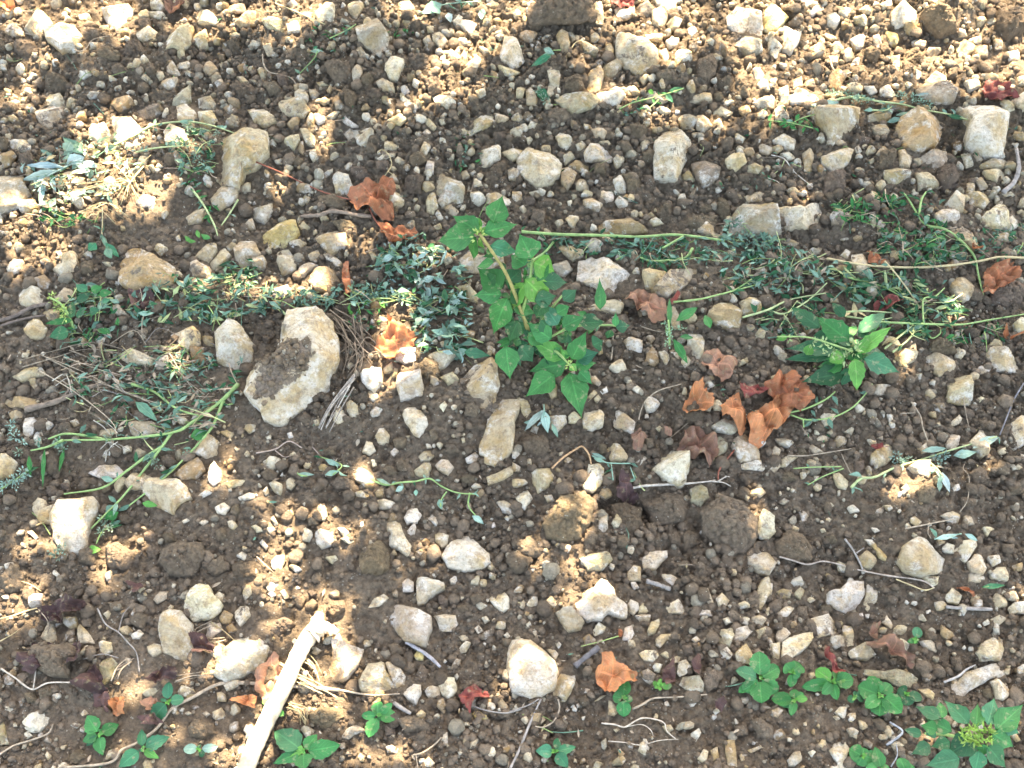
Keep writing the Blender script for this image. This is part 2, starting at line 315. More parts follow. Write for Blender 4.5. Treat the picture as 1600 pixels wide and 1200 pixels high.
STONES = '''
A
b 130,90 190,30 260,60 320,120 270,200 225,230 150,170
b 270,170 370,130 470,170 515,230 470,300 380,320 290,250
b 20,180 60,150 150,170 160,210 90,230 30,205
b 845,205 930,175 990,200 990,235 900,258 860,240
b 990,255 1180,165 1210,190 1200,280 1130,310 1020,300
b 1205,170 1290,180 1300,290 1250,305 1205,260
b 1105,320 1150,295 1155,350 1130,370 1105,350
o 1465,90 1600,70 1600,140 1500,175 1465,140
b 1395,60 1450,35 1530,40 1540,80 1430,90
b 940,20 1010,5 1030,50 1000,70 945,55
w 920,75 1010,65 1035,100 1000,120 930,105
b 1260,440 1310,375 1370,440 1310,475
b 1310,490 1360,445 1385,480 1330,515
b 1340,520 1385,485 1400,520 1360,550
b 1040,410 1080,380 1130,470 1100,475 1040,450
b 1105,400 1180,385 1200,410 1170,435 1110,425
b 970,460 1010,435 1030,480 995,505
b 1000,505 1040,490 1115,500 1100,540 1060,560 1010,540
b 870,475 905,455 940,490 920,515
g 1070,600 1190,535 1195,630 1130,670 1070,650
g 1240,630 1320,610 1355,650 1330,680 1240,675
w 1110,680 1170,665 1230,710 1210,800 1150,800 1110,750
b 1240,700 1330,685 1360,750 1310,805 1240,800
b 1025,840 1070,795 1160,820 1175,880 1110,930 1040,910
o 640,605 720,600 830,620 840,650 740,700 700,660
d 850,700 900,655 1010,660 1020,700 960,740 860,740
b 210,700 300,660 395,670 390,720 300,795 250,770
w 270,600 380,590 460,700 390,680 290,655
o 455,710 545,685 540,750 480,755
w 540,760 640,740 700,860 640,920 550,850
w 690,740 830,745 910,840 880,900 720,880
B 1325,1070 1340,920 1390,860 1520,820 1680,830 1680,960 1590,1040 1530,1070 1490,1180 1380,1140
o 0,980 80,945 100,970 60,1030 0,1060
b -20,1100 70,1040 140,1080 150,1140 190,1200 130,1290 0,1330 -40,1200
b 55,890 120,880 200,890 190,935 130,945 60,915
c 600,310 680,290 760,340 750,375 680,370 610,345
c 775,230 850,215 900,300 850,375 770,350
c 690,400 750,385 790,430 770,470 700,450
o 750,900 880,895 880,940 790,945
w 160,470 210,450 240,475 195,500
w 490,100 560,90 580,130 500,130
w 640,20 780,0 830,60 770,160 700,170 650,110
b 1210,90 1300,60 1370,90 1350,150 1240,150
o 1480,420 1530,400 1550,430 1500,455
w 1480,490 1520,485 1560,515 1510,520
b 1560,690 1600,665 1640,740 1590,760
c 80,260 200,240 250,300 180,360 90,330
c 500,200 600,190 660,230 600,270 520,250
c 860,130 940,120 950,180 880,190
c 980,140 1050,130 1080,180 1010,200
c 280,460 400,450 430,520 380,580 270,560
c 520,150 590,140 600,180 530,190
c 1440,540 1580,530 1600,590 1500,610
c 990,760 1090,740 1080,800 1000,800
c 110,980 200,950 220,1020 150,1050
B
g 615,175 760,135 830,245 825,290 775,355 640,255
w 805,395 860,330 915,340 930,370 885,500 840,500 805,440
b 750,510 790,488 860,530 865,575 780,560
b 600,440 665,395 675,420 640,515 605,500
b 625,310 655,290 690,345 630,345
b 40,255 80,250 120,330 70,345 40,290
b 8,445 40,425 70,450 45,520
w 180,380 215,365 220,400 180,400
b 575,20 650,10 680,30 650,80 620,110 575,70
w 365,95 440,35 500,60 480,125 400,140
b 885,20 950,10 1000,60 950,85 890,55
b 912,140 945,115 975,150 940,175
w 1225,130 1270,100 1385,150 1350,220 1240,160
b 1040,250 1085,215 1100,270 1060,280
b 1100,210 1160,195 1200,260 1150,310 1110,260
b 1265,370 1300,320 1320,350 1300,400
w 1305,410 1380,360 1410,380 1370,450 1330,440
w 1525,350 1555,240 1630,250 1680,370 1620,410 1560,395
b 1510,410 1600,430 1650,450 1600,480 1530,450
b 330,560 370,545 400,580 370,620 335,600
w 240,580 280,555 330,600 320,640 245,630
b 380,525 420,510 455,530 400,545
b 145,640 230,620 310,650 340,700 300,735 190,720 150,680
b -50,690 50,672 148,745 60,792 -10,765
g 485,635 540,630 560,670 500,690
b 430,730 500,690 530,695 480,750
b 305,740 340,700 370,710 360,790 385,800 350,830 320,800
w 365,705 430,720 430,760 390,790 370,760
w 520,700 550,700 580,750 640,800 600,810 540,760
b 520,790 590,780 650,860 590,880
w 600,820 640,805 740,820 740,860 680,915 630,890
b 175,890 200,825 270,830 275,880 240,935
b 270,810 320,810 370,860 370,920 310,900
o 250,910 300,885 300,975 265,945
w 325,930 370,930 390,990 355,1010 330,970
w 805,885 850,875 895,915 870,940 800,930
w 755,995 800,965 875,955 870,985 760,1005
b 620,960 665,960 670,1000 640,1010
w 1010,960 1050,890 1095,920 1060,970
w 1035,830 1065,810 1095,830 1070,855
w 1025,870 1055,860 1060,885 1030,890
b 1055,755 1080,735 1130,800 1110,820 1070,790
b 820,760 900,705 955,730 900,790
b 1275,830 1330,770 1400,715 1490,705 1530,740 1440,800 1330,845 1290,850
b 1490,700 1585,735 1560,760 1500,770
w 1385,960 1440,890 1500,880 1535,920 1525,1000 1440,1045 1395,1030
c 1420,1100 1500,1020 1560,980 1570,1040 1510,1130 1430,1150
b 1270,1070 1310,1060 1340,1110 1290,1120
b 1125,1100 1190,1045 1250,1060 1310,1180 1290,1270 1130,1290
b 1035,1150 1110,1120 1120,1180 1070,1200 1035,1180
w 1055,1060 1080,960 1115,985 1110,1090
w 475,1110 510,1075 580,1090 620,1200 560,1240 500,1200
w 415,1085 480,1050 480,1075 430,1110
b 830,1110 860,1090 895,1140 850,1145
w 1100,605 1210,600 1250,640 1200,680 1120,640
w 1370,560 1430,545 1440,590 1390,615
w 900,550 940,540 960,570 920,600
c 430,400 520,360 600,400 580,490 510,520 440,450
c 650,480 700,460 740,490 700,530 655,515
c 680,560 760,550 800,590 760,620 700,600
c 590,1050 680,1040 720,1090 650,1120 595,1090
c 930,1110 1000,1085 1050,1110 1030,1200 920,1190
c 945,350 1010,320 1080,370 1070,430 990,430
w 190,30 240,0 260,30 230,60
w 40,140 130,90 180,130 150,190 70,180
w 180,130 270,140 280,190 200,210
b 1065,170 1110,165 1110,205 1070,200
c 540,560 620,560 640,600 600,680 560,660
c 975,260 1030,250 1040,300 990,310
c 130,470 190,470 200,530 140,540
c 40,530 130,510 160,560 90,600
c 940,970 1040,960 1070,1010 980,1040
c 750,1010 830,1010 830,1060 760,1060
c 1480,830 1550,820 1570,870 1490,880
c 200,960 300,990 280,1040 200,1010
c 650,840 780,850 770,890 690,900
c 1170,440 1240,400 1250,520 1230,590 1190,540
c 1050,480 1140,480 1160,560 1080,600
C
c 90,80 170,0 480,0 520,120 420,170 260,160 110,170
b 500,30 560,30 575,110 570,155 530,150 500,110
b 640,60 690,55 720,90 760,30 770,80 720,120 650,120
b 790,30 850,10 890,50 870,90 800,90
b 870,80 960,50 975,110 940,175 880,140
b 965,140 1020,110 1060,130 1040,180 980,180
w 955,270 1000,215 1045,240 1040,280 980,305
w 1015,345 1075,300 1110,310 1125,375 1035,400
w 915,330 960,315 985,350 960,385
B 645,260 680,240 830,270 910,330 920,370 900,425 815,460 720,425 650,370
b 585,270 610,238 640,310 635,355 600,345 580,310
b 455,500 490,430 545,420 578,470 550,570 500,580 460,550
b 560,430 660,390 700,410 610,505 575,480
b 665,500 700,460 705,490 680,515
b 275,235 310,208 345,225 360,280 330,415 308,400 315,330 290,270
b 340,200 370,195 400,245 375,265
g 430,250 480,255 540,320 530,360 450,320
b 215,400 265,365 300,470 295,550 240,615 215,585 235,510
b 25,560 60,530 85,550 65,620 25,610
b 85,560 120,540 160,620 150,665 90,665
g 265,610 330,575 500,590 550,620 540,655 460,690 370,712 325,690
w 520,580 620,580 710,600 660,650 560,650
b 600,550 640,540 690,560 670,585
g 800,600 860,565 950,570 990,610 940,650 830,630
g 755,720 800,690 840,700 830,740
b 1030,720 1100,705 1180,740 1130,800 1060,790
b 1150,730 1220,715 1270,740 1265,780 1190,835 1150,800
W 885,900 945,810 1040,800 1130,880 1125,940 1080,1000 1035,1130 890,1110 885,1000
b 475,770 540,790 595,825 575,870 520,860
w 270,850 300,820 375,870 380,900 330,935 290,900
w 85,870 115,850 130,870 105,915
w 445,960 490,905 545,895 640,985 620,1010 460,1010
b 540,890 600,880 620,900 590,920
b 800,900 840,870 860,890 850,925 810,945
B 30,990 100,935 235,955 310,1030 300,1100 250,1145 170,1175 80,1110 30,1040
b 315,980 370,950 395,985 330,1035
o 350,1040 400,1000 480,1030 485,1070 440,1080
b 300,1060 350,1045 405,1085 390,1140 345,1195 305,1150
b 395,1130 430,1110 490,1150 480,1185 400,1195
w 630,1130 670,1105 720,1150 710,1210 650,1195
b -70,950 0,925 65,940 60,980 0,1005
b -30,1060 10,1035 55,1085 30,1125 -20,1120
b 1090,600 1180,580 1245,590 1250,640 1150,640 1100,630
b 1255,680 1310,665 1380,710 1340,730 1260,715
w 1390,840 1420,830 1460,860 1440,895 1395,880
b 1330,1000 1380,965 1450,965 1470,1010 1400,1075 1340,1040
b 1470,1040 1520,1005 1570,1050 1540,1085 1475,1080
d 1120,1030 1200,1000 1310,1050 1290,1120 1200,1170 1150,1110
w 1545,920 1600,900 1650,920 1600,970 1550,950
w 1340,110 1400,60 1560,100 1570,200 1560,230 1480,200 1400,240 1350,160
g 1380,280 1450,210 1560,215 1565,320 1490,360 1440,320
b 1160,870 1180,855 1200,875 1175,910
w 1505,440 1550,420 1580,470 1560,510 1520,500
w 1530,530 1570,490 1600,510 1600,555 1550,555
g 1500,640 1580,595 1640,610 1640,670 1540,680
b 1530,700 1570,685 1600,710 1580,740 1540,735
o 1415,680 1480,660 1500,700 1440,720
b 1305,650 1370,615 1390,635 1340,665
c 1155,370 1240,340 1285,380 1270,450 1210,500 1155,470
c 1390,490 1450,470 1495,530 1480,610 1420,590
c 895,455 950,445 1015,455 1010,500 920,500
c 1295,500 1350,470 1390,500 1370,540 1310,540
c 720,790 780,765 850,820 800,870 730,850
c 1310,880 1350,860 1390,890 1370,935 1320,930
b 835,210 900,195 945,230 930,270 850,240
c 810,960 870,935 905,970 880,1010 815,1000
b 1060,1100 1100,1075 1150,1090 1140,1130 1070,1125
w 880,0 1030,0 1030,50 960,60 900,40
w 1085,190 1130,170 1160,200 1120,235
o 40,205 90,190 160,205 130,260 60,250
c 90,120 150,110 190,170 120,190
c 650,190 760,190 800,240 690,240
c 330,480 430,470 450,560 380,580 330,540
c 1260,580 1320,570 1320,630 1270,630
c 1330,350 1440,360 1450,400 1340,410
c 220,680 300,670 380,720 330,760 230,730
c 680,1090 780,1080 810,1180 740,1200
c 810,1090 880,1100 900,1160 830,1170
c 1410,1090 1490,1090 1480,1140 1420,1130
c 510,1030 580,1020 590,1090 520,1090
D
y 0,20 60,0 135,100 60,190 0,190 -30,170 -20,60
w 95,170 160,200 200,110 225,150 190,270 140,340 90,310
w 0,225 40,230 90,290 60,355 0,320
w 370,90 430,70 455,120 420,180 370,150
w 525,95 600,90 640,130 610,165 550,140
w 770,70 820,30 930,60 965,120 940,160 860,150 800,180 775,130
y 730,150 790,170 820,250 800,295 760,270
b 850,150 920,140 945,190 900,220 860,200
w 650,230 690,210 725,295 670,300
w 510,230 610,230 600,290 540,320
w 390,290 450,255 475,310 420,340
b 895,260 940,235 995,255 980,300 920,300
b 985,330 1020,265 1090,255 1090,310 1030,370
b 1175,280 1240,248 1300,275 1290,310 1220,362 1185,340
b 1410,250 1460,245 1470,300 1420,310
b 1360,125 1410,115 1440,140 1380,155
c 960,80 1040,30 1150,0 1200,60 1180,200 1080,230 990,160
c 1430,60 1530,30 1600,60 1600,200 1500,240 1430,150
o 380,480 440,460 495,480 440,550 380,530
b 765,360 820,355 825,450 785,455
b 490,540 530,520 595,530 590,570 500,575
w 600,545 660,540 690,570 640,590
w 695,565 740,540 795,590 780,610 700,600
w 130,600 180,560 290,600 320,625 240,650 140,640
b 60,560 120,550 135,640 90,660
b 850,530 880,505 905,540 870,560
w 1000,480 1060,440 1110,470 1110,520 1020,520
b 925,560 980,515 1100,525 1185,580 1160,640 1060,650 950,610
b 40,690 100,665 155,700 120,745 50,745
B 265,700 430,650 570,690 570,760 500,810 440,875 385,885 340,800
b 620,720 700,690 780,690 760,740 700,775 625,755
o 640,650 800,620 950,640 900,690 800,690
O 805,790 830,740 1000,670 1060,675 1135,710 1120,760 1060,900 960,935 860,890
W 1200,670 1250,620 1440,625 1510,720 1480,960 1370,980 1240,910 1230,860 1260,760
w 1450,620 1530,630 1540,690 1480,700
w 1520,620 1600,580 1680,640 1600,690
w 30,870 90,840 170,890 160,940 60,905
w 330,960 370,920 450,910 540,935 500,1030 420,1070 340,1020
b 410,890 450,870 495,900 440,910
w 75,960 130,950 170,990 130,1005
b 215,960 270,930 290,970 265,1080 225,1075
b 675,960 710,920 755,940 700,980
b 815,940 860,925 900,980 885,1050 820,1040
b 725,1070 820,1040 895,1095 770,1170 730,1120
b 920,1080 960,1050 1060,1055 1065,1170 950,1170
b 945,980 1020,950 1110,960 1135,1000 1070,1055 960,1020
b 1320,1040 1410,985 1490,985 1510,1020 1480,1050 1340,1060
w 1340,1075 1420,1065 1490,1075 1445,1140 1370,1110
b 1260,960 1300,940 1345,1000 1320,1025
w 1210,960 1250,940 1290,1030 1240,1050
b 540,1060 580,1040 610,1070 580,1090
b 625,1000 650,985 665,1010 640,1030
c 600,320 660,295 710,330 680,390 620,370
c 850,330 930,310 975,370 930,410 860,390
c 210,400 280,400 340,450 300,475 220,445
c 1060,1030 1180,1020 1190,1150 1100,1180 1050,1100
b 640,790 720,780 760,820 740,855 680,850
b 1240,1150 1290,1130 1290,1210 1240,1210
c 350,1080 480,1070 500,1200 360,1200
w 340,210 400,210 430,250 390,260
w 920,440 955,430 955,490 925,500
w 1295,1130 1330,1110 1380,1170 1330,1190
o 290,1050 330,1030 375,1080 330,1090
w 240,60 340,20 350,60 270,100
w 200,0 300,0 310,40 230,45
w 700,20 760,0 775,50 720,60
w 450,30 520,50 500,110 440,90
b 250,300 330,280 350,340 280,360
c 840,400 900,410 910,470 850,460
c 1130,430 1190,420 1180,490 1120,490
w 1250,250 1330,220 1340,270 1290,270
o 150,500 210,480 220,540 160,560
w 1180,200 1240,190 1250,230 1190,240
w 1490,330 1560,310 1580,370 1510,380
w 1330,470 1400,440 1440,490 1370,520
w 1220,510 1290,490 1330,540 1260,570
w 1000,20 1060,0 1080,20 1030,45
b 1300,300 1370,290 1380,350 1310,350
w 540,370 570,365 570,410 520,400
c 700,950 800,950 800,1040 700,1050
c 560,850 640,860 630,900 570,890
E
O 740,430 800,360 880,350 1000,430 1100,480 1080,580 960,610 820,610 730,560
w 115,640 150,590 250,600 290,650 270,700 180,730 120,700
o 215,540 280,515 320,560 280,610 230,590
b 380,400 480,390 480,480 400,540 330,490 390,450
b 110,90 150,20 200,15 230,90 190,120 130,120
w 1005,110 1030,95 1055,130 1030,175 1010,160
b 330,640 400,595 470,630 430,690 350,680
b 270,750 320,720 375,740 370,790 300,800
b 145,860 180,810 250,800 300,850 270,910 190,920
b 1165,160 1220,120 1300,130 1260,190 1180,200
b 1310,40 1400,-60 1500,-20 1480,50 1370,120 1320,80
b 965,360 1000,320 1050,355 1000,400
w 640,440 690,440 700,470 660,460
b 1210,400 1280,340 1350,335 1360,370 1300,440 1220,430
b 1310,440 1400,345 1450,400 1380,470 1320,490
b 1165,450 1220,425 1325,490 1310,530 1200,520
B 1460,350 1490,290 1590,310 1640,400 1600,440 1600,520 1540,510 1470,420
b 1410,340 1470,300 1480,350 1430,370
w 1095,560 1160,560 1170,600 1100,600
w 710,655 760,640 775,670 735,690
o 950,680 1000,665 1030,700 1020,720 960,710
b 690,710 740,700 800,770 720,770
W 1045,870 1090,830 1190,810 1255,880 1255,950 1160,1005 1130,950
o 1185,985 1280,970 1290,1050 1215,1090
W 1340,880 1430,785 1500,820 1580,940 1570,1040 1470,1100 1355,1060
b 1260,900 1330,900 1335,960 1280,970
w 980,1060 1010,1010 1050,1010 1055,1100 975,1110
b 750,1040 820,980 970,1050 950,1090 800,1070
b 90,1160 140,1100 260,1095 290,1140 200,1160 140,1190
b 180,1180 220,1160 240,1200 200,1210
w 30,470 80,420 150,430 130,480 60,520
c 490,440 580,440 580,500 510,510
b 410,1110 460,1085 510,1110 450,1150
w 840,60 900,20 980,40 960,90 880,90
b 1530,200 1580,170 1600,230 1545,235
b 430,10 500,0 530,60 510,110 440,60
w 350,380 380,370 400,400 370,405
w 750,210 780,205 785,240 755,240
w 920,80 970,70 960,110 930,110
w 0,130 20,150 15,200 -10,200
w 640,880 690,880 700,910 660,915
w 1095,280 1125,275 1130,300 1105,305
F
w -50,110 40,70 100,60 108,130 50,195 0,170
y 20,280 140,190 250,180 270,250 250,290 150,345 80,340 30,310
b 375,300 500,215 560,230 570,330 480,390 400,340
b 255,180 300,185 340,220 290,250 265,220
b 130,370 200,350 260,430 250,490 160,520 130,440
b 320,395 390,360 410,410 340,430
b 270,470 340,430 385,460 300,530 260,530
O 330,520 390,475 460,480 540,560 500,610 370,610 330,570
b -30,350 20,360 65,430 50,490 -20,480
b 205,320 260,300 320,320 280,350 210,345
b 420,390 460,380 540,440 520,480 440,420
b 705,385 740,375 760,410 730,435
w 90,620 200,585 220,610 190,660 100,650
S -80,1240 -20,1120 100,1040 150,920 200,745 390,745 490,820 520,1040 440,1200 320,1320 160,1420 40,1400 -40,1320
b 1060,60 1080,0 1120,0 1140,90 1110,140 1070,120
w 1125,0 1140,-40 1250,-30 1290,0 1250,50 1170,90 1130,60
b 1165,90 1220,75 1270,120 1250,150 1200,130
w 1330,0 1400,0 1440,50 1400,80 1350,60
b 1440,20 1500,10 1600,50 1600,80 1500,95 1440,70
B 1220,400 1260,350 1330,340 1400,400 1540,390 1550,440 1400,500 1300,500 1230,460
b 1255,600 1330,590 1450,690 1380,690 1280,650
o 1305,870 1370,870 1365,910 1310,915
w 860,1020 900,985 1000,980 1000,1050 930,1075 870,1050
w 1070,1020 1260,960 1265,1010 1180,1100 1120,1110
c 1010,1060 1060,1030 1140,1070 1150,1140 1060,1170 1020,1110
w 650,1140 720,1060 780,1080 790,1200 740,1260 660,1200
w 880,1130 950,1110 1030,1120 1050,1260 900,1300 870,1200
B 1290,1150 1360,1080 1470,1035 1510,1080 1520,1200 1480,1360 1400,1330 1330,1250
b 1150,1160 1230,1130 1280,1180 1200,1200
w 1090,1150 1140,1170 1150,1210 1090,1210
b 760,385 800,390 800,470 780,470
g 940,170 990,180 995,240 940,220
b 390,140 430,125 455,170 410,190
w 1110,215 1150,200 1165,230 1120,240
o 690,680 760,660 790,720 730,740
c 400,20 530,10 600,80 500,100 370,80
c 470,180 600,170 640,210 520,240
w 800,1070 850,1060 860,1120 800,1130
G
W 400,540 415,430 500,400 600,420 740,500 780,570 740,640 725,690 560,620
b 810,500 870,485 960,500 970,540 890,620 840,590
B 870,625 980,500 1160,475 1160,520 1100,570 970,660
b 275,340 310,325 450,370 440,400 380,430
w 450,320 500,290 580,310 560,370 470,380
o 520,215 600,180 740,180 850,260 720,265 560,260
w 330,170 360,150 420,150 425,200 370,225
b 265,190 310,160 330,200 290,225
o 440,60 500,35 570,70 545,120 460,90
b 430,30 450,-10 510,0 500,30
w 555,0 640,0 635,50 590,65 555,40
w 640,60 670,30 735,55 720,90 670,100
b 370,20 400,5 405,40 375,45
b 0,0 60,0 70,50 30,75 0,40
b 45,100 70,85 100,120 70,135
w 850,180 900,160 950,200 880,215
b 1170,230 1200,200 1255,200 1260,250 1310,270 1280,290 1180,260
G 1350,230 1370,150 1440,90 1530,80 1600,90 1660,110 1680,250 1600,290 1480,260 1360,280
b 1450,30 1520,0 1600,10 1600,45 1480,70
c 1275,120 1290,35 1360,50 1370,140 1320,180
c 1090,190 1160,150 1280,160 1270,220 1160,240
c 110,150 150,100 210,140 200,195 120,180
c 170,60 220,40 270,60 250,90 180,80
c 905,130 960,70 1000,110 990,180 930,180
b 560,280 600,275 640,310 590,315
b 370,715 470,700 560,690 620,680 700,725 680,780 540,740
b 980,740 1010,705 1050,790 1050,860 1000,860
b 1060,790 1140,770 1160,800 1110,830
O 1220,770 1260,710 1380,670 1440,760 1420,840 1350,865 1270,830
b 1420,690 1490,665 1560,690 1550,740 1440,760
w 1510,890 1550,850 1590,880 1575,920 1520,915
w 1270,910 1300,910 1295,935
w 1100,880 1170,870 1205,930 1195,1040 1140,1060 1090,960
w 600,1100 650,1055 690,1045 720,1110 660,1135
w 910,1010 960,995 990,1030 965,1085 935,1050
b 700,930 760,910 815,930 810,1000 730,980
b 835,910 880,895 900,915 870,950
o 840,1000 880,950 915,1010 920,1060 880,1095 830,1060
b 980,990 1020,985 1060,1050 1030,1050
b 1400,1070 1470,1030 1480,1060 1420,1090
w 700,1180 740,1170 755,1200 740,1215
b 250,460 340,430 380,480 330,520 260,510
b 530,980 560,965 570,1010 540,1020
b 440,1160 520,1150 560,1200 540,1210
w 745,480 790,475 800,510 760,515
w 0,370 50,340 60,420 10,430
c 620,120 730,110 740,160 650,160
c 1170,90 1240,70 1260,120 1190,140
c 70,30 130,20 150,70 90,80
w 345,60 375,55 375,95 350,90
H
W 45,120 100,90 180,85 220,95 270,70 330,70 350,110 320,180 260,225 180,215 110,225 60,170
d 385,150 440,90 520,100 520,170 470,210 400,200
b 630,60 640,0 690,10 695,80 650,95
b 625,160 660,125 690,170 660,230
g 675,190 720,165 740,200 710,240 690,290
w 1035,140 1080,110 1170,110 1210,160 1190,190 1060,195
b 1120,190 1200,200 1290,280 1325,350 1270,370 1180,290
B 1330,160 1440,75 1500,130 1510,230 1400,230 1345,200
w 1490,170 1530,145 1570,220 1500,240
b 1250,0 1350,0 1385,60 1350,110 1270,70
b 1100,80 1160,10 1230,30 1220,120 1160,110
b 1410,270 1480,250 1545,270 1520,310 1430,305
w 525,390 590,385 640,430 670,500 600,530 540,500 530,430
b 760,375 830,370 850,400 800,430 765,410
o 1120,450 1160,420 1220,430 1220,460 1160,490
b 1190,390 1230,365 1265,395 1230,430
B 1135,590 1180,540 1250,530 1290,600 1280,660 1220,695 1160,650
C 1390,620 1440,560 1530,520 1600,540 1640,600 1600,680 1500,710 1400,690
w 1140,690 1190,685 1200,720 1160,735
b 795,1030 880,950 930,930 940,990 920,1050 830,1090
b 980,1030 1040,1000 1160,1050 1170,1110 1070,1150 1020,1090
c 1010,950 1070,910 1170,930 1180,1010 1080,1020 1020,990
w 1350,990 1400,970 1500,990 1590,1110 1570,1125 1430,1115 1390,1050
b 1370,960 1410,925 1500,950 1480,975
w 1530,830 1570,790 1640,800 1640,870 1560,880
w 1300,1110 1330,1090 1390,1110 1370,1140 1310,1135
b 1135,1170 1200,1140 1270,1150 1280,1330 1180,1320 1120,1310
w 1165,980 1200,965 1235,1010 1210,1045 1170,1035
b 255,360 300,330 340,350 320,390 260,390
b 450,400 480,370 515,385 490,425
g 610,590 680,560 710,620 660,670 600,640
b 400,500 450,450 500,470 480,500
b 440,590 490,570 520,600 470,620
b 380,670 430,640 445,690 390,695
b 1040,280 1080,250 1120,290 1120,330 1060,330
o 205,840 260,825 300,860 240,890
b 1440,0 1520,0 1540,30 1460,30
b 80,310 140,300 190,330 160,350
b 920,1140 960,1135 965,1170 930,1170
b 810,290 850,265 870,290 830,310
b 530,280 570,265 590,300 550,310
w 1250,730 1280,730 1275,755
c 1250,940 1290,930 1300,1000 1250,1010
w 450,300 510,275 520,290 470,310
I
F 300,840 340,760 440,720 600,712 615,740 610,790 565,880 540,950 520,1060 440,1065 350,1010 320,960 330,920
b 195,760 240,710 290,730 300,770 340,755 320,880 260,870 220,820
b 25,100 80,80 230,85 240,140 180,160 90,150 30,130
b 50,180 110,165 160,185 140,220 70,225
w 145,300 160,220 215,210 240,240 190,320 145,340
w 250,230 300,205 335,250 300,290 260,275
w 205,330 225,290 250,300 260,370 220,380
b 0,440 60,440 110,490 60,580 0,590 -20,500
b 620,285 700,280 740,310 690,330 625,325
w 540,560 620,515 720,495 780,550 740,585 630,590
b 710,640 750,570 790,560 795,600 740,690
b 780,600 830,545 900,550 1000,580 940,660 800,655
B 890,680 940,590 1100,590 1170,640 1190,700 1100,760 1080,800 970,760
o 1100,570 1160,500 1240,455 1290,540 1220,590 1130,600
B 1150,390 1200,330 1300,310 1365,360 1350,440 1280,455 1190,430
w 1300,600 1305,560 1350,495 1385,540 1380,600 1330,640
w 1235,700 1290,665 1330,680 1250,720
w 1345,775 1400,740 1440,765 1410,820 1360,810
w 1245,870 1275,845 1305,860 1270,890
w 1140,860 1170,840 1195,850 1150,875
b 1410,630 1470,600 1535,605 1500,640 1430,650
w 1490,710 1560,680 1600,690 1590,720 1500,730
b 830,430 870,400 915,430 880,465 845,455
b 800,250 900,230 990,240 990,290 900,345 820,310
C 1010,1040 1130,970 1260,990 1280,1080 1200,1200 1060,1190 990,1110
c 660,1020 740,990 830,1040 850,1110 760,1160 670,1140
c 920,1030 960,1000 1000,1030 980,1100 930,1090
c 1450,1130 1500,1100 1600,1110 1600,1200 1450,1200
w 1480,1080 1520,1045 1550,1070 1530,1110
c 900,940 940,910 985,940 970,990 910,970
w 1570,890 1600,880 1640,910 1610,930
w 160,920 200,915 245,960 225,975
b 1090,230 1130,190 1180,230 1150,260
b 1370,300 1420,290 1465,310 1440,345
b 185,0 230,0 240,20 215,35
c 1000,450 1060,440 1110,480 1080,520 1010,500
b 320,710 360,700 360,730 325,730
c 1440,770 1490,750 1500,810 1460,820
c 380,630 430,620 440,660 390,665
c 500,590 560,580 580,630 510,640
c 730,820 800,800 850,840 790,880 740,870
c 720,890 780,880 790,940 730,940
c 290,640 350,630 370,690 300,700
c 1340,920 1400,900 1420,960 1360,980
c 1010,940 1080,930 1100,990 1030,1000
c 60,270 120,250 130,330 70,330
J
w 915,200 930,170 990,135 1060,170 1080,250 1020,335 985,320 960,270 930,240
T 1395,380 1430,290 1450,200 1540,85 1640,90 1650,160 1620,230 1620,310 1600,420 1490,520 1420,500 1430,450 1395,430
b 485,230 500,160 530,135 565,180 560,230 510,255
b 560,120 590,100 640,140 640,200 590,205 565,160
w 355,220 400,215 395,255 370,260
b 745,330 770,280 800,270 835,320 830,370 770,380
w 665,430 690,360 730,370 750,420 710,445
b 715,180 750,140 790,160 770,200 725,205
b 1015,455 1050,420 1100,410 1115,450 1080,485 1030,485
b 1125,380 1150,360 1170,380 1150,410
b 840,430 870,400 895,420 860,455
b 1115,500 1150,465 1200,480 1240,520 1200,570 1140,540
b 990,540 1050,490 1095,500 1080,580 1000,570
b 1305,470 1370,425 1400,450 1370,500 1320,500
w 1280,340 1300,330 1310,365 1290,375
W 805,890 820,850 860,840 900,870 930,950 970,1010 965,1060 940,1078 890,1040 830,1000 825,940
w 925,830 950,790 1010,780 1035,820 1010,870 940,875
w 940,920 990,870 1005,900 990,950 960,960
w 1070,840 1100,815 1150,860 1125,890
w 1115,940 1150,925 1205,950 1200,1010 1160,1030 1120,985
W 1155,1075 1200,1000 1290,935 1350,950 1400,1010 1455,1060 1470,1120 1410,1155 1310,1172 1200,1140
w 365,930 410,905 470,930 500,970 470,1010 410,1028 370,990
w 285,930 310,900 350,920 355,960 330,985 285,980
w 510,900 535,880 590,935 550,965
w 530,970 570,955 610,980 580,1000
w 740,730 800,720 870,745 840,780 770,780
w 615,680 660,665 715,690 690,712 625,705
w 570,680 595,660 610,680 590,700
w 35,490 90,455 155,470 150,510 100,535 50,515
w 80,620 110,605 165,625 155,700 110,670
w 40,670 70,640 85,680 60,700
b 385,510 440,505 480,530 450,555 395,540
w 205,450 240,425 265,450 240,475
o 580,560 640,520 700,540 740,590 740,640 690,650 620,600
w 95,1110 130,1070 180,1070 180,1120 140,1175 100,1160
w 205,1140 245,1120 285,1160 250,1180
b 55,905 100,885 130,910 90,940
w 20,990 40,970 80,1020 65,1045
w 430,1090 500,1075 515,1095 475,1125
C 625,1010 680,960 800,960 845,1050 830,1130 780,1185 650,1170
w 0,900 35,895 45,920 0,930
c 855,360 900,330 945,350 930,400 870,400
c 1300,140 1350,110 1400,160 1370,210 1300,190
b 1440,590 1500,560 1600,510 1610,560 1550,600 1450,640
w 1505,740 1550,725 1600,750 1600,820 1540,800
o 990,1040 1020,1015 1050,1050 1020,1080
o 1030,990 1060,965 1090,990 1070,1020
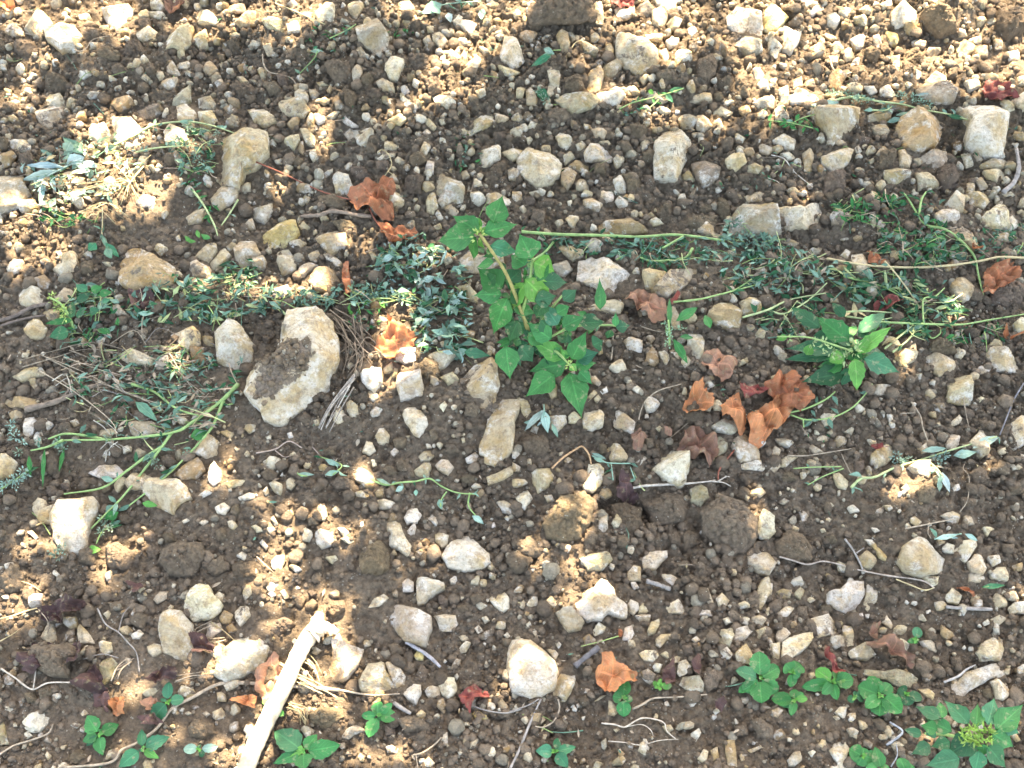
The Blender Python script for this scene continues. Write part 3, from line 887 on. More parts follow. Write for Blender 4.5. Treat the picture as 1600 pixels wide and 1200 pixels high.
c 1070,1030 1110,990 1150,1040 1120,1080 1070,1070
b 745,680 790,630 805,670 790,710 750,710
w 1145,140 1180,110 1195,130 1170,175
b 700,50 740,30 770,80 740,120 710,100
c 870,480 910,460 945,500 930,545 880,540
w 60,330 95,320 95,350 70,350
w 195,310 225,305 235,335 205,340
w 720,480 745,475 755,510 730,520
w 930,325 965,325 950,345
c 30,560 70,530 130,550 130,595 60,605
w 1060,375 1090,375 1100,400 1070,405
c 1270,590 1330,560 1390,580 1380,620 1300,620
c 780,530 850,510 890,560 830,580
c 450,610 520,570 620,600 620,660 500,660
c 1180,380 1250,370 1270,420 1200,440
c 1080,290 1120,280 1140,340 1100,360
w 650,870 670,860 675,900 655,900
w 1465,875 1490,865 1500,895 1475,905
c 320,840 380,830 390,880 330,890
c 420,400 480,400 500,440 430,450
K
w 435,230 455,155 540,150 575,195 570,265 500,295 445,275
w 630,230 650,170 690,165 770,240 755,315 700,290 640,270
w 820,120 850,80 905,85 925,120 890,170 840,175
w 890,270 920,260 950,275 920,300
w 230,210 280,195 340,200 340,240 290,300 240,290
b 350,200 390,170 430,215 400,245 355,240
C 45,330 150,290 230,340 230,420 170,460 80,430
b 595,410 620,365 680,385 725,450 720,480 620,485
w 770,490 830,450 845,465 800,510
W 875,520 940,440 1010,395 1110,440 1110,530 1085,600 1035,640 950,600
w 440,640 480,510 540,495 575,530 575,600 550,640 500,690 450,670
b 540,700 560,640 610,640 630,700 580,740
b 90,570 150,525 240,520 260,590 230,640 160,680 110,640
w 0,590 80,590 100,620 60,640 0,645
w 20,710 50,660 100,660 130,710 80,790 40,770
b 320,480 350,460 380,475 350,500
B 1370,380 1410,310 1460,300 1540,420 1550,470 1430,490 1390,440
w 1430,500 1550,475 1580,530 1560,545 1430,530
g 1240,270 1330,210 1420,250 1420,300 1360,320 1290,300
g 1240,380 1300,320 1350,360 1340,420 1260,480 1240,450
g 1110,650 1180,620 1220,650 1230,710 1180,760 1120,740
C 1200,780 1300,700 1440,740 1530,850 1540,950 1450,1050 1300,1010 1190,930
C 790,680 980,650 1090,700 1110,760 1080,850 900,880 830,790
C 610,780 700,755 800,810 820,890 780,950 640,900
C 190,880 250,780 300,700 450,680 510,760 500,850 430,960 320,990 220,960
w 620,870 650,830 690,860 680,890 640,900
b 910,730 1020,695 1090,720 1090,750 1040,770 930,760
W 1520,860 1570,785 1640,830 1640,930 1600,975 1550,960
W 1475,1070 1540,1030 1600,1060 1650,1120 1600,1200 1540,1190 1480,1130
W 810,1090 870,1040 970,1040 970,1080 900,1160 820,1160
G 415,1080 470,1050 590,1050 630,1100 560,1165 470,1165
b 540,850 590,830 600,900 570,940 540,900
w 720,1010 750,995 765,1040 750,1070 720,1050
b 715,1180 755,1135 805,1145 805,1230 730,1230
c 650,960 700,940 740,980 710,1030 650,1010
c 970,940 1030,910 1060,960 1050,1020 990,1000
c 1060,940 1110,900 1165,930 1150,1000 1080,1030
b 280,770 310,740 360,760 350,800 290,800
w 0,410 30,410 50,440 20,470 0,460
b 1480,700 1500,650 1560,640 1590,680 1550,710
b 460,90 515,40 535,60 480,110
b 510,95 540,65 560,90 530,120
w 745,30 780,10 810,30 790,65
w 550,50 590,20 600,50 570,70
b 220,60 220,0 280,0 280,80 250,95
b 40,70 90,65 120,170 90,210 60,180 30,90
b 830,190 850,180 855,215 830,215
c 540,380 590,370 600,430 550,440
c 330,310 350,300 360,380 320,370
c 830,340 880,340 890,400 840,400
c 840,880 890,870 900,950 860,970
c 870,410 920,400 930,450 880,460
w 200,700 250,690 270,730 220,740
b 80,470 120,470 125,510 85,505
L
F 805,1110 845,1010 940,945 1000,970 1050,1040 1115,1080 1110,1150 1060,1190 950,1210 850,1180
W 1170,1035 1220,980 1290,970 1305,1010 1240,1115 1175,1070
w 1085,1020 1120,995 1165,1010 1160,1060 1100,1050
b 1250,1110 1290,1065 1340,1075 1365,1150 1340,1200 1260,1180
b 1370,1080 1440,1070 1450,1120 1400,1145
b 1390,1180 1430,1140 1490,1140 1500,1200 1490,1240 1400,1220
b 1250,1180 1330,1190 1330,1240 1250,1240
w 1335,900 1380,895 1410,910 1370,955
b 1220,830 1260,805 1290,880 1225,885
b 1080,820 1150,795 1200,820 1190,870 1140,870
w 885,840 920,830 960,865 930,890 890,870
w 640,900 665,890 700,920 670,932
b 600,970 650,970 745,1080 735,1110 690,1090 650,1020
b 560,1090 620,1030 660,1060 680,1110 640,1160 580,1150
o 405,370 430,320 500,330 490,370 440,395
w 475,300 520,270 540,280 520,320
w 320,210 350,180 420,210 390,250 330,270
w 740,190 780,190 795,220 760,250
B 640,440 680,410 740,375 790,385 800,430 740,500 680,530 640,490
b 1110,370 1140,310 1195,320 1190,380 1160,415 1110,400
b 1140,240 1190,200 1210,220 1200,250 1140,270
B 1245,370 1310,310 1340,250 1375,290 1370,450 1330,470 1290,420
B 1510,370 1530,330 1520,240 1580,200 1660,220 1600,380 1550,405
b 655,60 660,0 780,0 775,50 700,70
b 405,560 440,555 505,610 490,660 440,650 410,600
w 860,530 920,500 1000,495 1015,580 930,560
b 930,400 990,370 1030,420 960,440
b 240,380 280,380 350,430 290,440
w 10,530 65,480 75,520 40,560
b 70,480 110,455 185,460 110,520 80,520
b 15,430 40,390 80,420 60,470 20,460
b 40,340 110,335 160,370 130,400 70,380
w 290,290 320,285 320,320 290,320
b 300,340 330,320 385,335 370,360 310,360
C 50,990 130,910 220,930 300,1030 270,1100 130,1110 60,1060
w 190,780 220,790 270,840 215,870
c 930,670 960,630 1010,640 1050,680 1020,740 950,740
c 1260,560 1320,510 1370,540 1380,600 1300,640
w 830,650 860,630 885,660 860,685
w 1495,500 1530,500 1560,535 1530,540
b 1430,420 1480,400 1500,430 1450,450
w 620,350 660,340 680,370 640,380
w 680,340 715,325 720,350
w 1300,95 1330,80 1350,100 1320,120
w 1505,175 1530,165 1535,190 1510,190
c 720,600 760,570 800,600 770,640
b 1030,580 1080,560 1100,620 1050,630
b 1530,1130 1580,1120 1580,1170 1540,1170
w 65,740 100,715 135,730 100,755
w 325,910 350,905 365,925 335,932
w 1140,640 1190,630 1200,660 1160,675
b 430,1110 500,1110 530,1180 440,1170
b 1040,250 1070,240 1075,265 1040,270
w 710,190 730,190 725,215
c 350,950 410,940 430,990 370,1000
c 540,490 600,480 600,550 550,560
c 180,400 220,390 250,440 190,450
c 470,410 540,400 560,450 490,460
c 80,560 150,550 180,600 100,610
c 1500,640 1580,640 1590,690 1510,700
c 1200,710 1290,700 1300,760 1220,770
c 410,1030 470,1020 490,1060 430,1070
M
F 985,330 1010,220 1060,200 1135,220 1205,300 1195,400 1225,500 1210,550 1100,520 1010,470
W 1145,190 1200,70 1250,40 1310,60 1330,110 1395,180 1390,220 1320,270 1200,280
F 1340,620 1370,490 1460,400 1600,360 1680,440 1650,560 1500,640 1400,670
b 1365,260 1400,210 1460,240 1440,300 1390,295
w 1470,230 1500,190 1555,190 1565,250 1500,310 1475,280
o 1410,320 1450,295 1490,340 1430,360
w 1250,330 1300,290 1370,280 1395,330 1320,385 1270,370
b 960,150 1000,100 1050,95 1040,140 980,175
w 1340,130 1370,100 1405,120 1390,165 1350,160
w 1515,110 1540,50 1570,60 1575,110 1530,155
w 620,420 650,405 700,415 705,470 660,500 630,480
w 820,370 880,335 900,360 870,395 830,395
b 750,330 800,310 830,340 800,370 760,360
G 620,590 640,530 690,500 730,550 710,640 650,690 620,640
W 145,920 190,860 270,835 315,885 250,980 190,975
w 150,980 180,965 205,1000 170,1020
w 240,985 270,980 265,1005 240,1005
G 0,880 30,930 50,1050 0,1060 -40,1000
w 445,935 480,910 510,930 480,955
w 285,1120 300,1100 325,1125 300,1160
w 175,110 265,110 260,180 190,200
w 10,130 50,115 80,140 30,150
b 255,380 290,310 340,300 350,400 300,420
b 390,260 480,250 485,320 440,330 400,300
b 480,360 500,300 570,370 590,420 500,420
b 500,860 530,835 555,860 520,880
w 1265,860 1290,845 1320,865 1290,880
b 1330,850 1390,820 1410,880 1360,900 1330,890
b 1310,490 1370,420 1410,440 1350,520
b 920,440 960,420 1010,430 1015,480 960,510 930,480
C 1170,950 1230,890 1340,920 1350,980 1260,1020 1190,1000
c 240,700 300,680 350,710 280,785 250,770
c 390,1150 500,1080 550,1130 480,1180
b 890,730 940,690 1000,700 960,750 910,755
w 1110,130 1140,95 1155,120 1140,145
w 75,930 100,915 110,940 85,945
b 1110,720 1130,680 1200,700 1240,750 1180,770 1120,750
b 650,240 680,215 700,240 670,270
w 905,95 930,80 955,90 930,110
w 860,145 890,135 900,155 880,165
b 1380,660 1500,650 1490,690 1420,720
c 150,520 220,430 330,430 460,420 520,500 420,540 430,630 300,620
c 150,730 220,720 240,790 170,800
c 560,130 630,110 640,170 580,180
c 680,170 750,160 770,210 700,220
N
F 800,200 830,160 1000,200 1100,260 1100,330 1060,440 1040,445 940,420 870,340 820,250
w 1110,250 1180,240 1250,250 1265,300 1220,345 1150,335
W 1000,80 1010,10 1080,5 1180,40 1180,80 1080,140 1060,170 1005,185
w 910,30 940,15 990,40 985,100 920,100
w 695,200 740,140 800,110 835,140 770,190
B 630,670 700,550 800,545 850,670 900,720 880,760 840,730 650,730
B 810,550 860,540 900,570 960,660 930,710 880,700 840,650
w 915,720 980,675 1030,680 1035,730 1000,805 940,770
W 1130,660 1210,630 1240,640 1260,720 1210,775 1160,740
b 1050,720 1090,690 1150,700 1150,750 1080,765
B 470,400 520,360 570,430 670,460 640,560 580,650 500,670 430,630 420,560 480,500
w 1450,135 1490,100 1550,90 1590,150 1580,210 1530,225 1490,190
w 1370,180 1400,160 1450,190 1400,215
w 1365,330 1390,305 1420,345 1390,365
w 1410,265 1440,250 1460,280 1430,300
w 1265,450 1310,405 1345,420 1310,480 1280,480
b 1265,380 1310,365 1330,395 1290,410
b 1000,865 1030,835 1065,860 1050,890 1010,895
y 1345,860 1380,840 1440,870 1445,895 1380,900
y 985,500 1010,465 1050,490 1045,530 1000,525
c 825,430 870,410 925,450 920,490 850,500
c 640,530 690,510 715,545 670,575
c 905,570 950,520 1000,560 980,610 920,600
c 1000,620 1030,560 1080,590 1060,660 1010,670
w 1045,1150 1080,1130 1120,1170 1090,1200 1050,1190
w 1155,1040 1180,970 1200,980 1200,1055 1170,1060
g 530,1010 570,950 640,930 690,970 620,990 580,1020
y 720,790 760,690 805,710 800,780 750,800
w 150,100 180,85 210,130 180,150
w 1210,30 1240,0 1265,10 1250,55 1215,50
w 1340,50 1350,0 1400,0 1390,60
c 240,130 290,80 310,140 290,200 250,190
c 300,180 350,140 385,170 350,215 310,215
c 320,100 350,85 385,110 350,135
C 80,340 110,280 190,260 250,300 200,340 130,370
c 1330,130 1370,90 1410,110 1420,160 1360,180
c 1130,120 1170,115 1210,150 1190,195 1140,180
c 440,210 480,140 550,140 560,210 480,260
b 810,1070 850,1055 890,1080 880,1110 820,1105
C 330,860 400,820 540,830 550,880 440,950 350,930
c 870,900 960,870 1080,900 1090,960 930,980
w 215,400 240,385 270,410 240,435
w 1545,370 1570,350 1590,375 1570,395
w 60,70 100,30 140,50 130,90 80,100
w 70,110 100,95 130,120 100,140
w 235,80 260,65 280,75 255,90
w 0,370 60,420 90,470 30,530 0,550
c 1250,180 1320,180 1340,230 1270,240
c 1340,390 1390,380 1410,420 1360,440
c 800,920 860,910 870,990 810,1000
w 1290,910 1330,900 1340,940 1290,940
O
W 385,160 430,110 510,70 560,10 600,20 640,80 650,130 720,190 710,260 680,265 600,240 560,280 470,282 410,230
R -30,580 -30,480 0,400 50,390 120,395 180,440 270,520 295,600 280,690 200,745 110,765 0,720 -20,650
W 235,730 300,620 340,530 370,550 403,600 390,690 340,775 270,760
b 270,230 370,190 400,230 460,290 430,330 350,350 310,300
w 505,340 540,290 590,320 570,355 515,375
w 690,400 700,330 750,310 765,360 740,405
w 720,180 740,145 790,170 795,210 760,245 730,220
b 790,200 820,170 855,220 830,235 790,235
b 765,250 820,235 865,245 860,285 800,285
w 845,340 870,290 920,265 925,300 895,360 850,375
w 895,400 930,365 1000,360 1015,390 970,400 925,450 900,430
w 960,190 1040,140 1090,220 1060,235 980,230
b 1195,90 1220,80 1260,170 1240,190 1210,150
w 1270,140 1310,105 1360,150 1340,185 1290,190
w 1140,230 1180,210 1240,215 1245,250 1150,250
w 1315,270 1350,255 1385,285 1340,305
B 1510,170 1530,80 1560,20 1600,10 1620,100 1590,150 1560,210
b 1495,250 1550,245 1590,270 1570,310 1500,310
B 1285,390 1310,330 1380,320 1390,370 1360,440 1310,430
w 1385,400 1400,330 1470,310 1500,350 1450,405 1400,410
b 1390,480 1460,425 1510,500 1500,550 1410,550
w 1300,470 1340,440 1380,490 1360,520 1310,515
w 790,485 830,465 900,470 918,500 880,540 820,530
w 925,490 960,470 995,500 970,520
b 985,525 1030,500 1060,500 1040,540 1000,550
w 875,570 900,545 940,555 920,605 890,595
W 1030,610 1040,540 1090,520 1125,560 1100,610 1050,630
G 1050,680 1070,630 1170,620 1200,680 1195,725 1110,735
b 600,830 605,780 640,780 665,850 640,880 600,870
b 510,790 560,745 590,745 540,780
w 430,730 460,700 495,710 470,735
o 440,390 480,365 525,390 520,430 460,440
w 930,0 1000,0 1055,20 1010,65 960,40
w 740,40 770,40 795,75 760,90
w 90,180 120,130 160,130 160,180 110,195
w 210,160 240,120 290,150 280,190 230,200
w 40,190 65,150 90,165 70,210
w 85,305 110,285 125,310 100,330
w 125,350 150,335 170,380 150,390
w 330,840 345,812 360,840 340,855
w 1095,800 1130,770 1155,790 1140,815 1100,820
w 1115,985 1170,950 1185,980 1150,1035 1125,1010
b 1335,1030 1390,1020 1400,1100 1410,1190 1360,1210 1330,1100
b 1240,1090 1280,1070 1295,1140 1260,1160
w 1420,1120 1450,1100 1455,1150 1430,1160
b 1470,1090 1560,1055 1575,1070 1490,1110
w 1430,760 1480,750 1480,800 1435,800
c 1490,910 1560,890 1640,930 1640,1020 1540,1000
b 265,420 285,400 310,430 290,460
b 215,460 260,455 290,490 270,530
w 1120,400 1150,375 1180,400 1145,420
b 170,900 200,875 210,900 180,930
b 1520,340 1580,320 1600,380 1540,390
w 950,790 970,780 985,810 955,820
c 1195,600 1260,570 1310,620 1290,680 1230,720 1190,680
w 630,960 660,950 675,965 650,980
c 405,760 460,745 490,790 440,820
c 160,210 200,190 230,220 190,245
w 1250,840 1280,825 1300,850 1270,870
w 310,880 335,870 345,890 320,905
d 800,600 850,580 900,620 870,680 820,650
c 1060,440 1120,430 1140,490 1080,500
c 1390,940 1470,930 1480,990 1400,1000
P
W 360,110 400,90 450,85 500,30 600,30 605,120 580,190 520,235 480,230 370,165
B 600,170 620,40 665,35 690,70 685,150 625,225
w 1110,130 1150,70 1210,120 1195,175 1120,165
W 260,270 370,240 430,290 440,350 470,350 465,380 380,370 310,390 280,340
w 385,400 390,375 480,375 490,430 430,455 395,440
b 465,310 525,310 540,430 500,440 470,360
W 80,500 90,410 160,370 280,350 285,390 230,460 130,535 85,530
b 50,380 70,320 120,330 145,360 80,420 60,410
b 10,430 70,420 75,540 40,540
G 500,470 610,412 680,490 620,530 520,515
w 710,290 740,250 785,310 770,330
b 1075,360 1080,305 1180,370 1160,390 1110,400
B 1305,480 1330,420 1440,365 1500,380 1515,430 1450,530 1340,525
F 1150,650 1210,610 1400,545 1480,570 1490,630 1400,640 1270,710 1200,780 1150,720
B 1395,660 1430,640 1500,660 1525,720 1470,780 1420,770
G 595,590 720,600 800,580 880,600 935,640 920,695 820,690 740,650 610,625
w 20,840 60,822 98,840 60,885 30,880
w 405,880 430,870 450,895 425,905
W 380,1090 420,1040 490,1030 510,1080 490,1130 500,1200 450,1230 420,1160
w 120,1150 160,1100 200,1095 215,1150 170,1190 130,1190
w 250,1100 275,1080 300,1100 270,1135
b 940,710 1000,700 1040,740 1030,780 980,750
b 50,100 90,80 150,85 140,140 80,140
w 130,60 150,20 200,0 225,50 200,70
b 160,110 200,70 230,90 210,150 170,130
w 55,230 110,190 165,200 130,250 70,265
w -40,130 0,0 30,50 20,120 0,135
b 1400,150 1420,110 1480,120 1490,190 1430,200
w 1500,190 1540,165 1600,165 1640,240 1520,230
b 1390,270 1440,245 1490,270 1440,310 1400,300
w 1340,290 1370,270 1385,300 1350,315
w 1455,100 1480,80 1485,120 1460,120
w 985,220 1010,210 1020,230 990,240
w 1490,65 1555,65 1550,80 1500,85
w -20,210 10,190 15,240 -10,250
w 1250,0 1350,0 1350,25 1290,30
w 1410,0 1500,0 1500,25 1440,35
w 950,0 1070,0 1060,50 1030,65 990,30
b 250,610 285,600 300,640 260,645
b 940,410 1010,400 1075,450 1050,480 980,450
w 550,240 590,230 600,260 560,270
w 605,240 635,240 630,265 610,265
c 330,180 400,180 410,230 340,230
c 180,190 240,190 250,270 200,290
c 980,340 1040,340 1050,400 990,410
c 1140,510 1200,500 1220,560 1160,570
c 1340,710 1390,700 1410,760 1350,770
'''

# ---------------------------------------------------------------- stones and clods
KC = {'w': (.60, .525, .395), 'b': (.50, .41, .27), 'o': (.38, .27, .15), 'g': (.36, .32, .225), 'd': (.28, .22, .15), 'y': (.55, .44, .20), 'c': (.200, .148, .095)}
KC.update(W=KC['w'], B=KC['b'], O=(.40, .29, .16), G=KC['g'], C=KC['c'], S=(.58, .51, .38), T=(.50, .40, .25), F=(.50, .44, .33), R=(.58, .51, .37))
CW = {'w': 'pale cream', 'b': 'buff', 'o': 'ochre brown', 'g': 'greyish', 'd': 'soil-smeared', 'y': 'yellowish', 's': 'buff', 't': 'tan', 'f': 'light buff', 'r': 'pale cream'}

def seg_dist(P, poly):
    A = poly; B = np.roll(poly, -1, 0); d = B - A
    t = np.clip(((P[:, None] - A) * d).sum(-1) / np.maximum((d * d).sum(-1), 1e-12), 0, 1)
    q = A + t[..., None] * d
    return np.linalg.norm(P[:, None] - q, axis=-1)

def poly_area_centroid(p):
    x, y = p[:, 0], p[:, 1]; x1, y1 = np.roll(x, -1), np.roll(y, -1); c = x * y1 - x1 * y; a = c.sum() / 2
    if abs(a) < 1e-12: return 1e-9, p.mean(0)
    return abs(a), np.array([((x + x1) * c).sum(), ((y + y1) * c).sum()]) / (6 * a)

def stone(poly, h, rs, N=30, Rn=7, rough=1.0, lumpy=0.0, round_=0.0):
    """a broken stone whose outline from above is POLY (metres, round its own centre)"""
    area, _ = poly_area_centroid(poly); r = math.sqrt(area / math.pi)
    c = np.zeros(2)
    nxt = np.roll(poly, -1, 0); L = np.linalg.norm(nxt - poly, axis=1); cum = np.concatenate([[0], np.cumsum(L)])
    cnt = np.maximum(1, np.round(L / cum[-1] * N).astype(int))
    while cnt.sum() > N and cnt.max() > 1: cnt[np.argmax(cnt)] -= 1
    while cnt.sum() < N: cnt[np.argmax(L / cnt)] += 1
    N = int(cnt.sum())
    B = np.concatenate([poly[e] + (nxt - poly)[e] * (np.arange(m_) / m_)[:, None] for e, m_ in enumerate(cnt)])
    B = .95 * B + .025 * np.roll(B, 1, 0) + .025 * np.roll(B, -1, 0)
    sd = int(rs.randint(1e6)); a = np.arange(N) / N * 2 * math.pi
    j = fbm(3 + 1.8 * np.cos(a) , 3 + 1.8 * np.sin(a), sd, 4, .75)
    B = B * (1 + (.20 if area > .0022 else .34) * (j * min(rough, 1.4)))[:, None]
    # facets
    ne = len(poly); z0 = -.12 * h
    slope = np.where(rs.rand(ne) < .6, rs.uniform(3, 7, ne), rs.uniform(.7, 1.8, ne)) * (h / (r * .62))
    poly = poly * 1.03
    tops = []
    g = rs.normal(0, .36 * h / r, 2); tops.append((h, g))
    for _ in range(2 + (r > .02)):
        th = rs.uniform(0, 2 * math.pi); st = rs.uniform(.3, 1.5) * h / r
        tops.append((h * rs.uniform(.92, 1.15), -st * np.array([math.cos(th), math.sin(th)])))
    T = 1 - (np.arange(Rn) / Rn) ** 1.05
    rings = [c + t * (B - c) for t in T] + [c[None]]
    P = np.concatenate(rings)
    sub = poly
    D = seg_dist(P, sub)
    zf = z0 + .42 * h + (slope * D)
    zt = np.stack([a0 + P @ gg for a0, gg in tops], 1)
    allz = np.concatenate([zf, zt], 1)
    Z = allz.min(1)
    if round_ > 0:
        dm = D.min(1); Zr = z0 + (h - z0) * np.sqrt(np.clip(1 - (1 - np.clip(dm / (r * .85), 0, 1)) ** 2, 0, 1))
        Z = Z * (1 - round_) + Zr * round_
    Z = np.maximum(Z, z0 + .05 * h)
    q = 1 / max(r, .004)
    Z = Z + r * (.09 * rough + .25 * lumpy) * fbm(P[:, 0] * q * 1.6 + sd % 91, P[:, 1] * q * 1.6, sd + 1, 4, .6) + r * .13 * rough * fbm(P[:, 0] * q * 6, P[:, 1] * q * 6 + sd % 37, sd + 3, 3, .65)
    low = np.concatenate([np.c_[B * 1.0, np.full(N, z0 + .04 * h) - .15 * h], np.c_[B * .86, np.full(N, -.45 * h - .002)], [[0, 0, -.5 * h - .002]]])
    V = np.concatenate([np.c_[P, Z], low])
    Fs = []
    i = np.arange(N); i2 = (i + 1) % N
    for rr in range(Rn - 1):
        a0, b0 = rr * N, (rr + 1) * N
        Fs += [np.stack([a0 + i, a0 + i2, b0 + i2], 1), np.stack([a0 + i, b0 + i2, b0 + i], 1)]
    top = Rn * N
    Fs.append(np.stack([(Rn - 1) * N + i, (Rn - 1) * N + i2, np.full(N, top)], 1))
    l0 = top + 1; l1 = l0 + N
    Fs += [np.stack([l0 + i, l0 + i2, i2], 1), np.stack([l0 + i, i2, i], 1), np.stack([l1 + i, l1 + i2, l0 + i2], 1), np.stack([l1 + i, l0 + i2, l0 + i], 1), np.stack([np.full(N, l1 + N), l1 + i2, l1 + i], 1)]
    return V, np.concatenate(Fs), r

ITEMS = []
til = None
for ln in STONES.strip().split('\n'):
    if len(ln) == 1:
        t = ord(ln) - 65; ox, oy = (t % 4) * 400, (t // 4) * 300; continue
    kd, rest = ln.split(' ', 1)
    p = np.array([[float(v) for v in q.split(',')] for q in rest.split()]) / 4 + [ox, oy]
    a, cc = poly_area_centroid(p)
    ITEMS.append(dict(k=kd, p=p, a=a, c=cc))

HERO = [  # photo place, label, how others are told where they lie
    (455, 570, 'largest stone, a buff block with a broad slope of dark soil lying on it', 'the largest soil-covered stone'),
    (1048, 240, 'tall pale stone with a whitish weathered face and a notch near its top', 'the tall pale notched stone'),
    (843, 262, 'broad rounded buff stone beside the small ochre stones, behind the green weed', 'the broad buff stone behind the weed'),
    (945, 432, 'long white-edged stone leaning behind the brown crumpled leaf', 'the long white-edged stone'),
    (1050, 440, 'narrow buff stone slab slanting up from the brown crumpled leaf', 'the slanting buff slab'),
    (780, 675, 'upright tan stone with a grooved face standing in front of the green weed', 'the grooved tan stone'),
    (755, 600, 'pale angular stone with dirt on its face, just behind the grooved tan stone', 'the dirty pale angular stone'),
    (115, 820, 'smooth buff stone with a long crease, topped by the cut green stem', 'the creased smooth stone'),
    (728, 863, 'pale triangular stone smeared with brown earth, alone on open soil', 'the pale triangular stone'),
    (1440, 870, 'faceted cream stone beside two small rounded stones', 'the faceted cream stone'),
    (830, 1045, 'round whitish stone touched by a band of sunlight', 'the round whitish stone'),
    (880, 1062, 'narrow cream stone leaning against the round whitish one', 'the narrow leaning cream stone'),
    (938, 937, 'large cream stone with a sunlit top and a blunt point behind', 'the large cream pointed stone'),
    (1048, 730, 'pale triangular stone in front of the curled brown leaf', 'the speckled triangular stone'),
    (1302, 190, 'triangular stone narrowing to its near end under the wilted grey stem', 'the down-pointing triangular stone'),
    (1441, 200, 'rounded ochre boulder with a cleft, crossed by a green stem', 'the cleft ochre boulder'),
    (1540, 200, 'big white and brown stone with a flat patch of soil on its top', 'the big white-and-brown stone'),
    (1309, 245, 'mottled white rounded stone below the triangular one', 'the mottled white stone'),
    (1250, 337, 'kidney-shaped pale stone lying on dark soil', 'the kidney-shaped stone'),
    (1180, 347, 'broad grey-green stone half hidden by wilted grey leaves', 'the broad greyish stone'),
    (228, 420, 'rough brown stone, the broadest of its surroundings, with a red leaf below', 'the rough brown stone'),
    (290, 525, 'cream stone tapering to a near point beside the large cream shield-like one', 'the tapering cream stone'),
    (365, 535, 'upright cream stone shaped like a shield', 'the shield-like cream stone'),
    (372, 245, 'large buff stone in the sun-flecked corner with wilted grey leaves on it', 'the leaf-draped buff stone'),
    (580, 60, 'grey-brown block with a dusty flat top on dark soil', 'the dusty grey block'),
    (995, 87, 'rounded buff stone carrying a dark patch of soil', 'the stone with a soil patch'),
    (900, 155, 'long greyish wedge of stone lying crosswise', 'the long greyish wedge'),
    (1212, 25, 'big yellowish stone glowing in the sunlit corner', 'the big yellowish stone'),
    (437, 365, 'lime-tinted flat stone with a ragged edge', 'the lime-tinted flat stone'),
    (508, 437, 'brown-faced stone beside the grey seed heads', 'the brown-faced stone'),
    (277, 995, 'upright cream stone with a dark soil smear across its middle', 'the smeared upright stone'),
    (375, 1030, 'large half-sunlit cream stone beside the thick pale stick', 'the half-sunlit stone'),
    (318, 938, 'rounded cream stone with a thin root over it', 'the root-crossed cream stone'),
    (645, 975, 'big tilted buff stone with a white end and a grey stick at its foot', 'the tilted white-ended stone'),
    (585, 1062, 'speckled flat stone, the larger of a touching pair', 'the speckled flat stone'),
    (530, 1035, 'rough half-lit stone beside the head of the thick stick', 'the rough half-lit stone'),
    (1530, 1065, 'long curved buff stone lying in front of the knobbly one', 'the long curved stone'),
    (1550, 1015, 'knobbly buff stone perched behind the long curved stone', 'the knobbly buff stone'),
    (1320, 932, 'broad ridged pale stone beside a slim upright one', 'the broad ridged stone'),
    (1245, 1010, 'smooth cream wedge-shaped stone', 'the smooth cream wedge'),
    (1392, 1062, 'long thin greyish slab behind the seedling row', 'the long thin slab'),
    (1310, 1180, 'bone-shaped cream stone on bare soil', 'the bone-shaped stone'),
    (1142, 820, 'largest clod of brown earth, rounded and crumbly', 'the largest clod'),
    (1580, 450, 'round dark clod beneath the red-brown leaf', 'the round dark clod'),
    (935, 490, '', ''), ]
HERO = [hh for hh in HERO if hh[2]]
for hx, hy, lab, phr in HERO:
    it = min(ITEMS, key=lambda q: np.hypot(*(q['c'] - [hx, hy])) - .25 * math.sqrt(q['a']))
    it['lab'] = lab

LAND = [(hx, hy, phr) for hx, hy, _, phr in HERO] + [
    (800, 450, 'the tall green weed'), (1320, 560, 'the broad-leaved green weed'), (1510, 1150, 'the big corner weed'), (475, 1170, 'the five-leaved seedling'),
    (155, 1150, 'the dark green seedling'), (590, 1118, 'the small seedling by the stones'), (972, 1090, 'the upright three-leaf seedling'), (868, 1175, 'the four-leaf seedling'),
    (1190, 1065, 'the crowded seedling clump'), (440, 1080, 'the thick pale stick'), (585, 310, 'the big rust-brown leaf'), (620, 362, 'the split rust leaf'),
    (1010, 470, 'the brown crumpled leaf'), (620, 530, 'the sunlit orange leaf'), (1122, 568, 'the folded pinkish leaf'), (1210, 650, 'the pointed orange leaf'),
    (1095, 700, 'the curled brown leaf'), (962, 1052, 'the torn orange leaf'), (745, 1085, 'the dark red leaf'), (978, 760, 'the dark purple leaf'), (1400, 1010, 'the twisted brown leaf'),
    (1560, 140, 'the dark red corner leaf'), (670, 430, 'the wilted grey clump'), (170, 250, 'the sunlit wilted clump'), (1440, 160, 'the long wilted stem'), (1460, 715, 'the wilted silvery sprig'),
    (650, 750, 'the trailing wilted shoot'), (1050, 520, 'the small narrow-leaved weed'), (530, 560, 'the dry brown stalks'), (1050, 755, 'the pale straight twig'),
    (90, 500, 'the leafy stem with yellow buds'), (1428, 990, 'the lone two-leaf seedling'), (1000, 1140, 'the white branching roots'), (100, 1020, 'the dark leathery leaf'),
    (260, 600, 'the heap of dry hay'), (1450, 470, 'the bent pale stalks'), (900, 370, 'the long straight green stem'), (60, 670, 'the tip of the cut stem'), (15, 30, 'the sunlit far corner')]

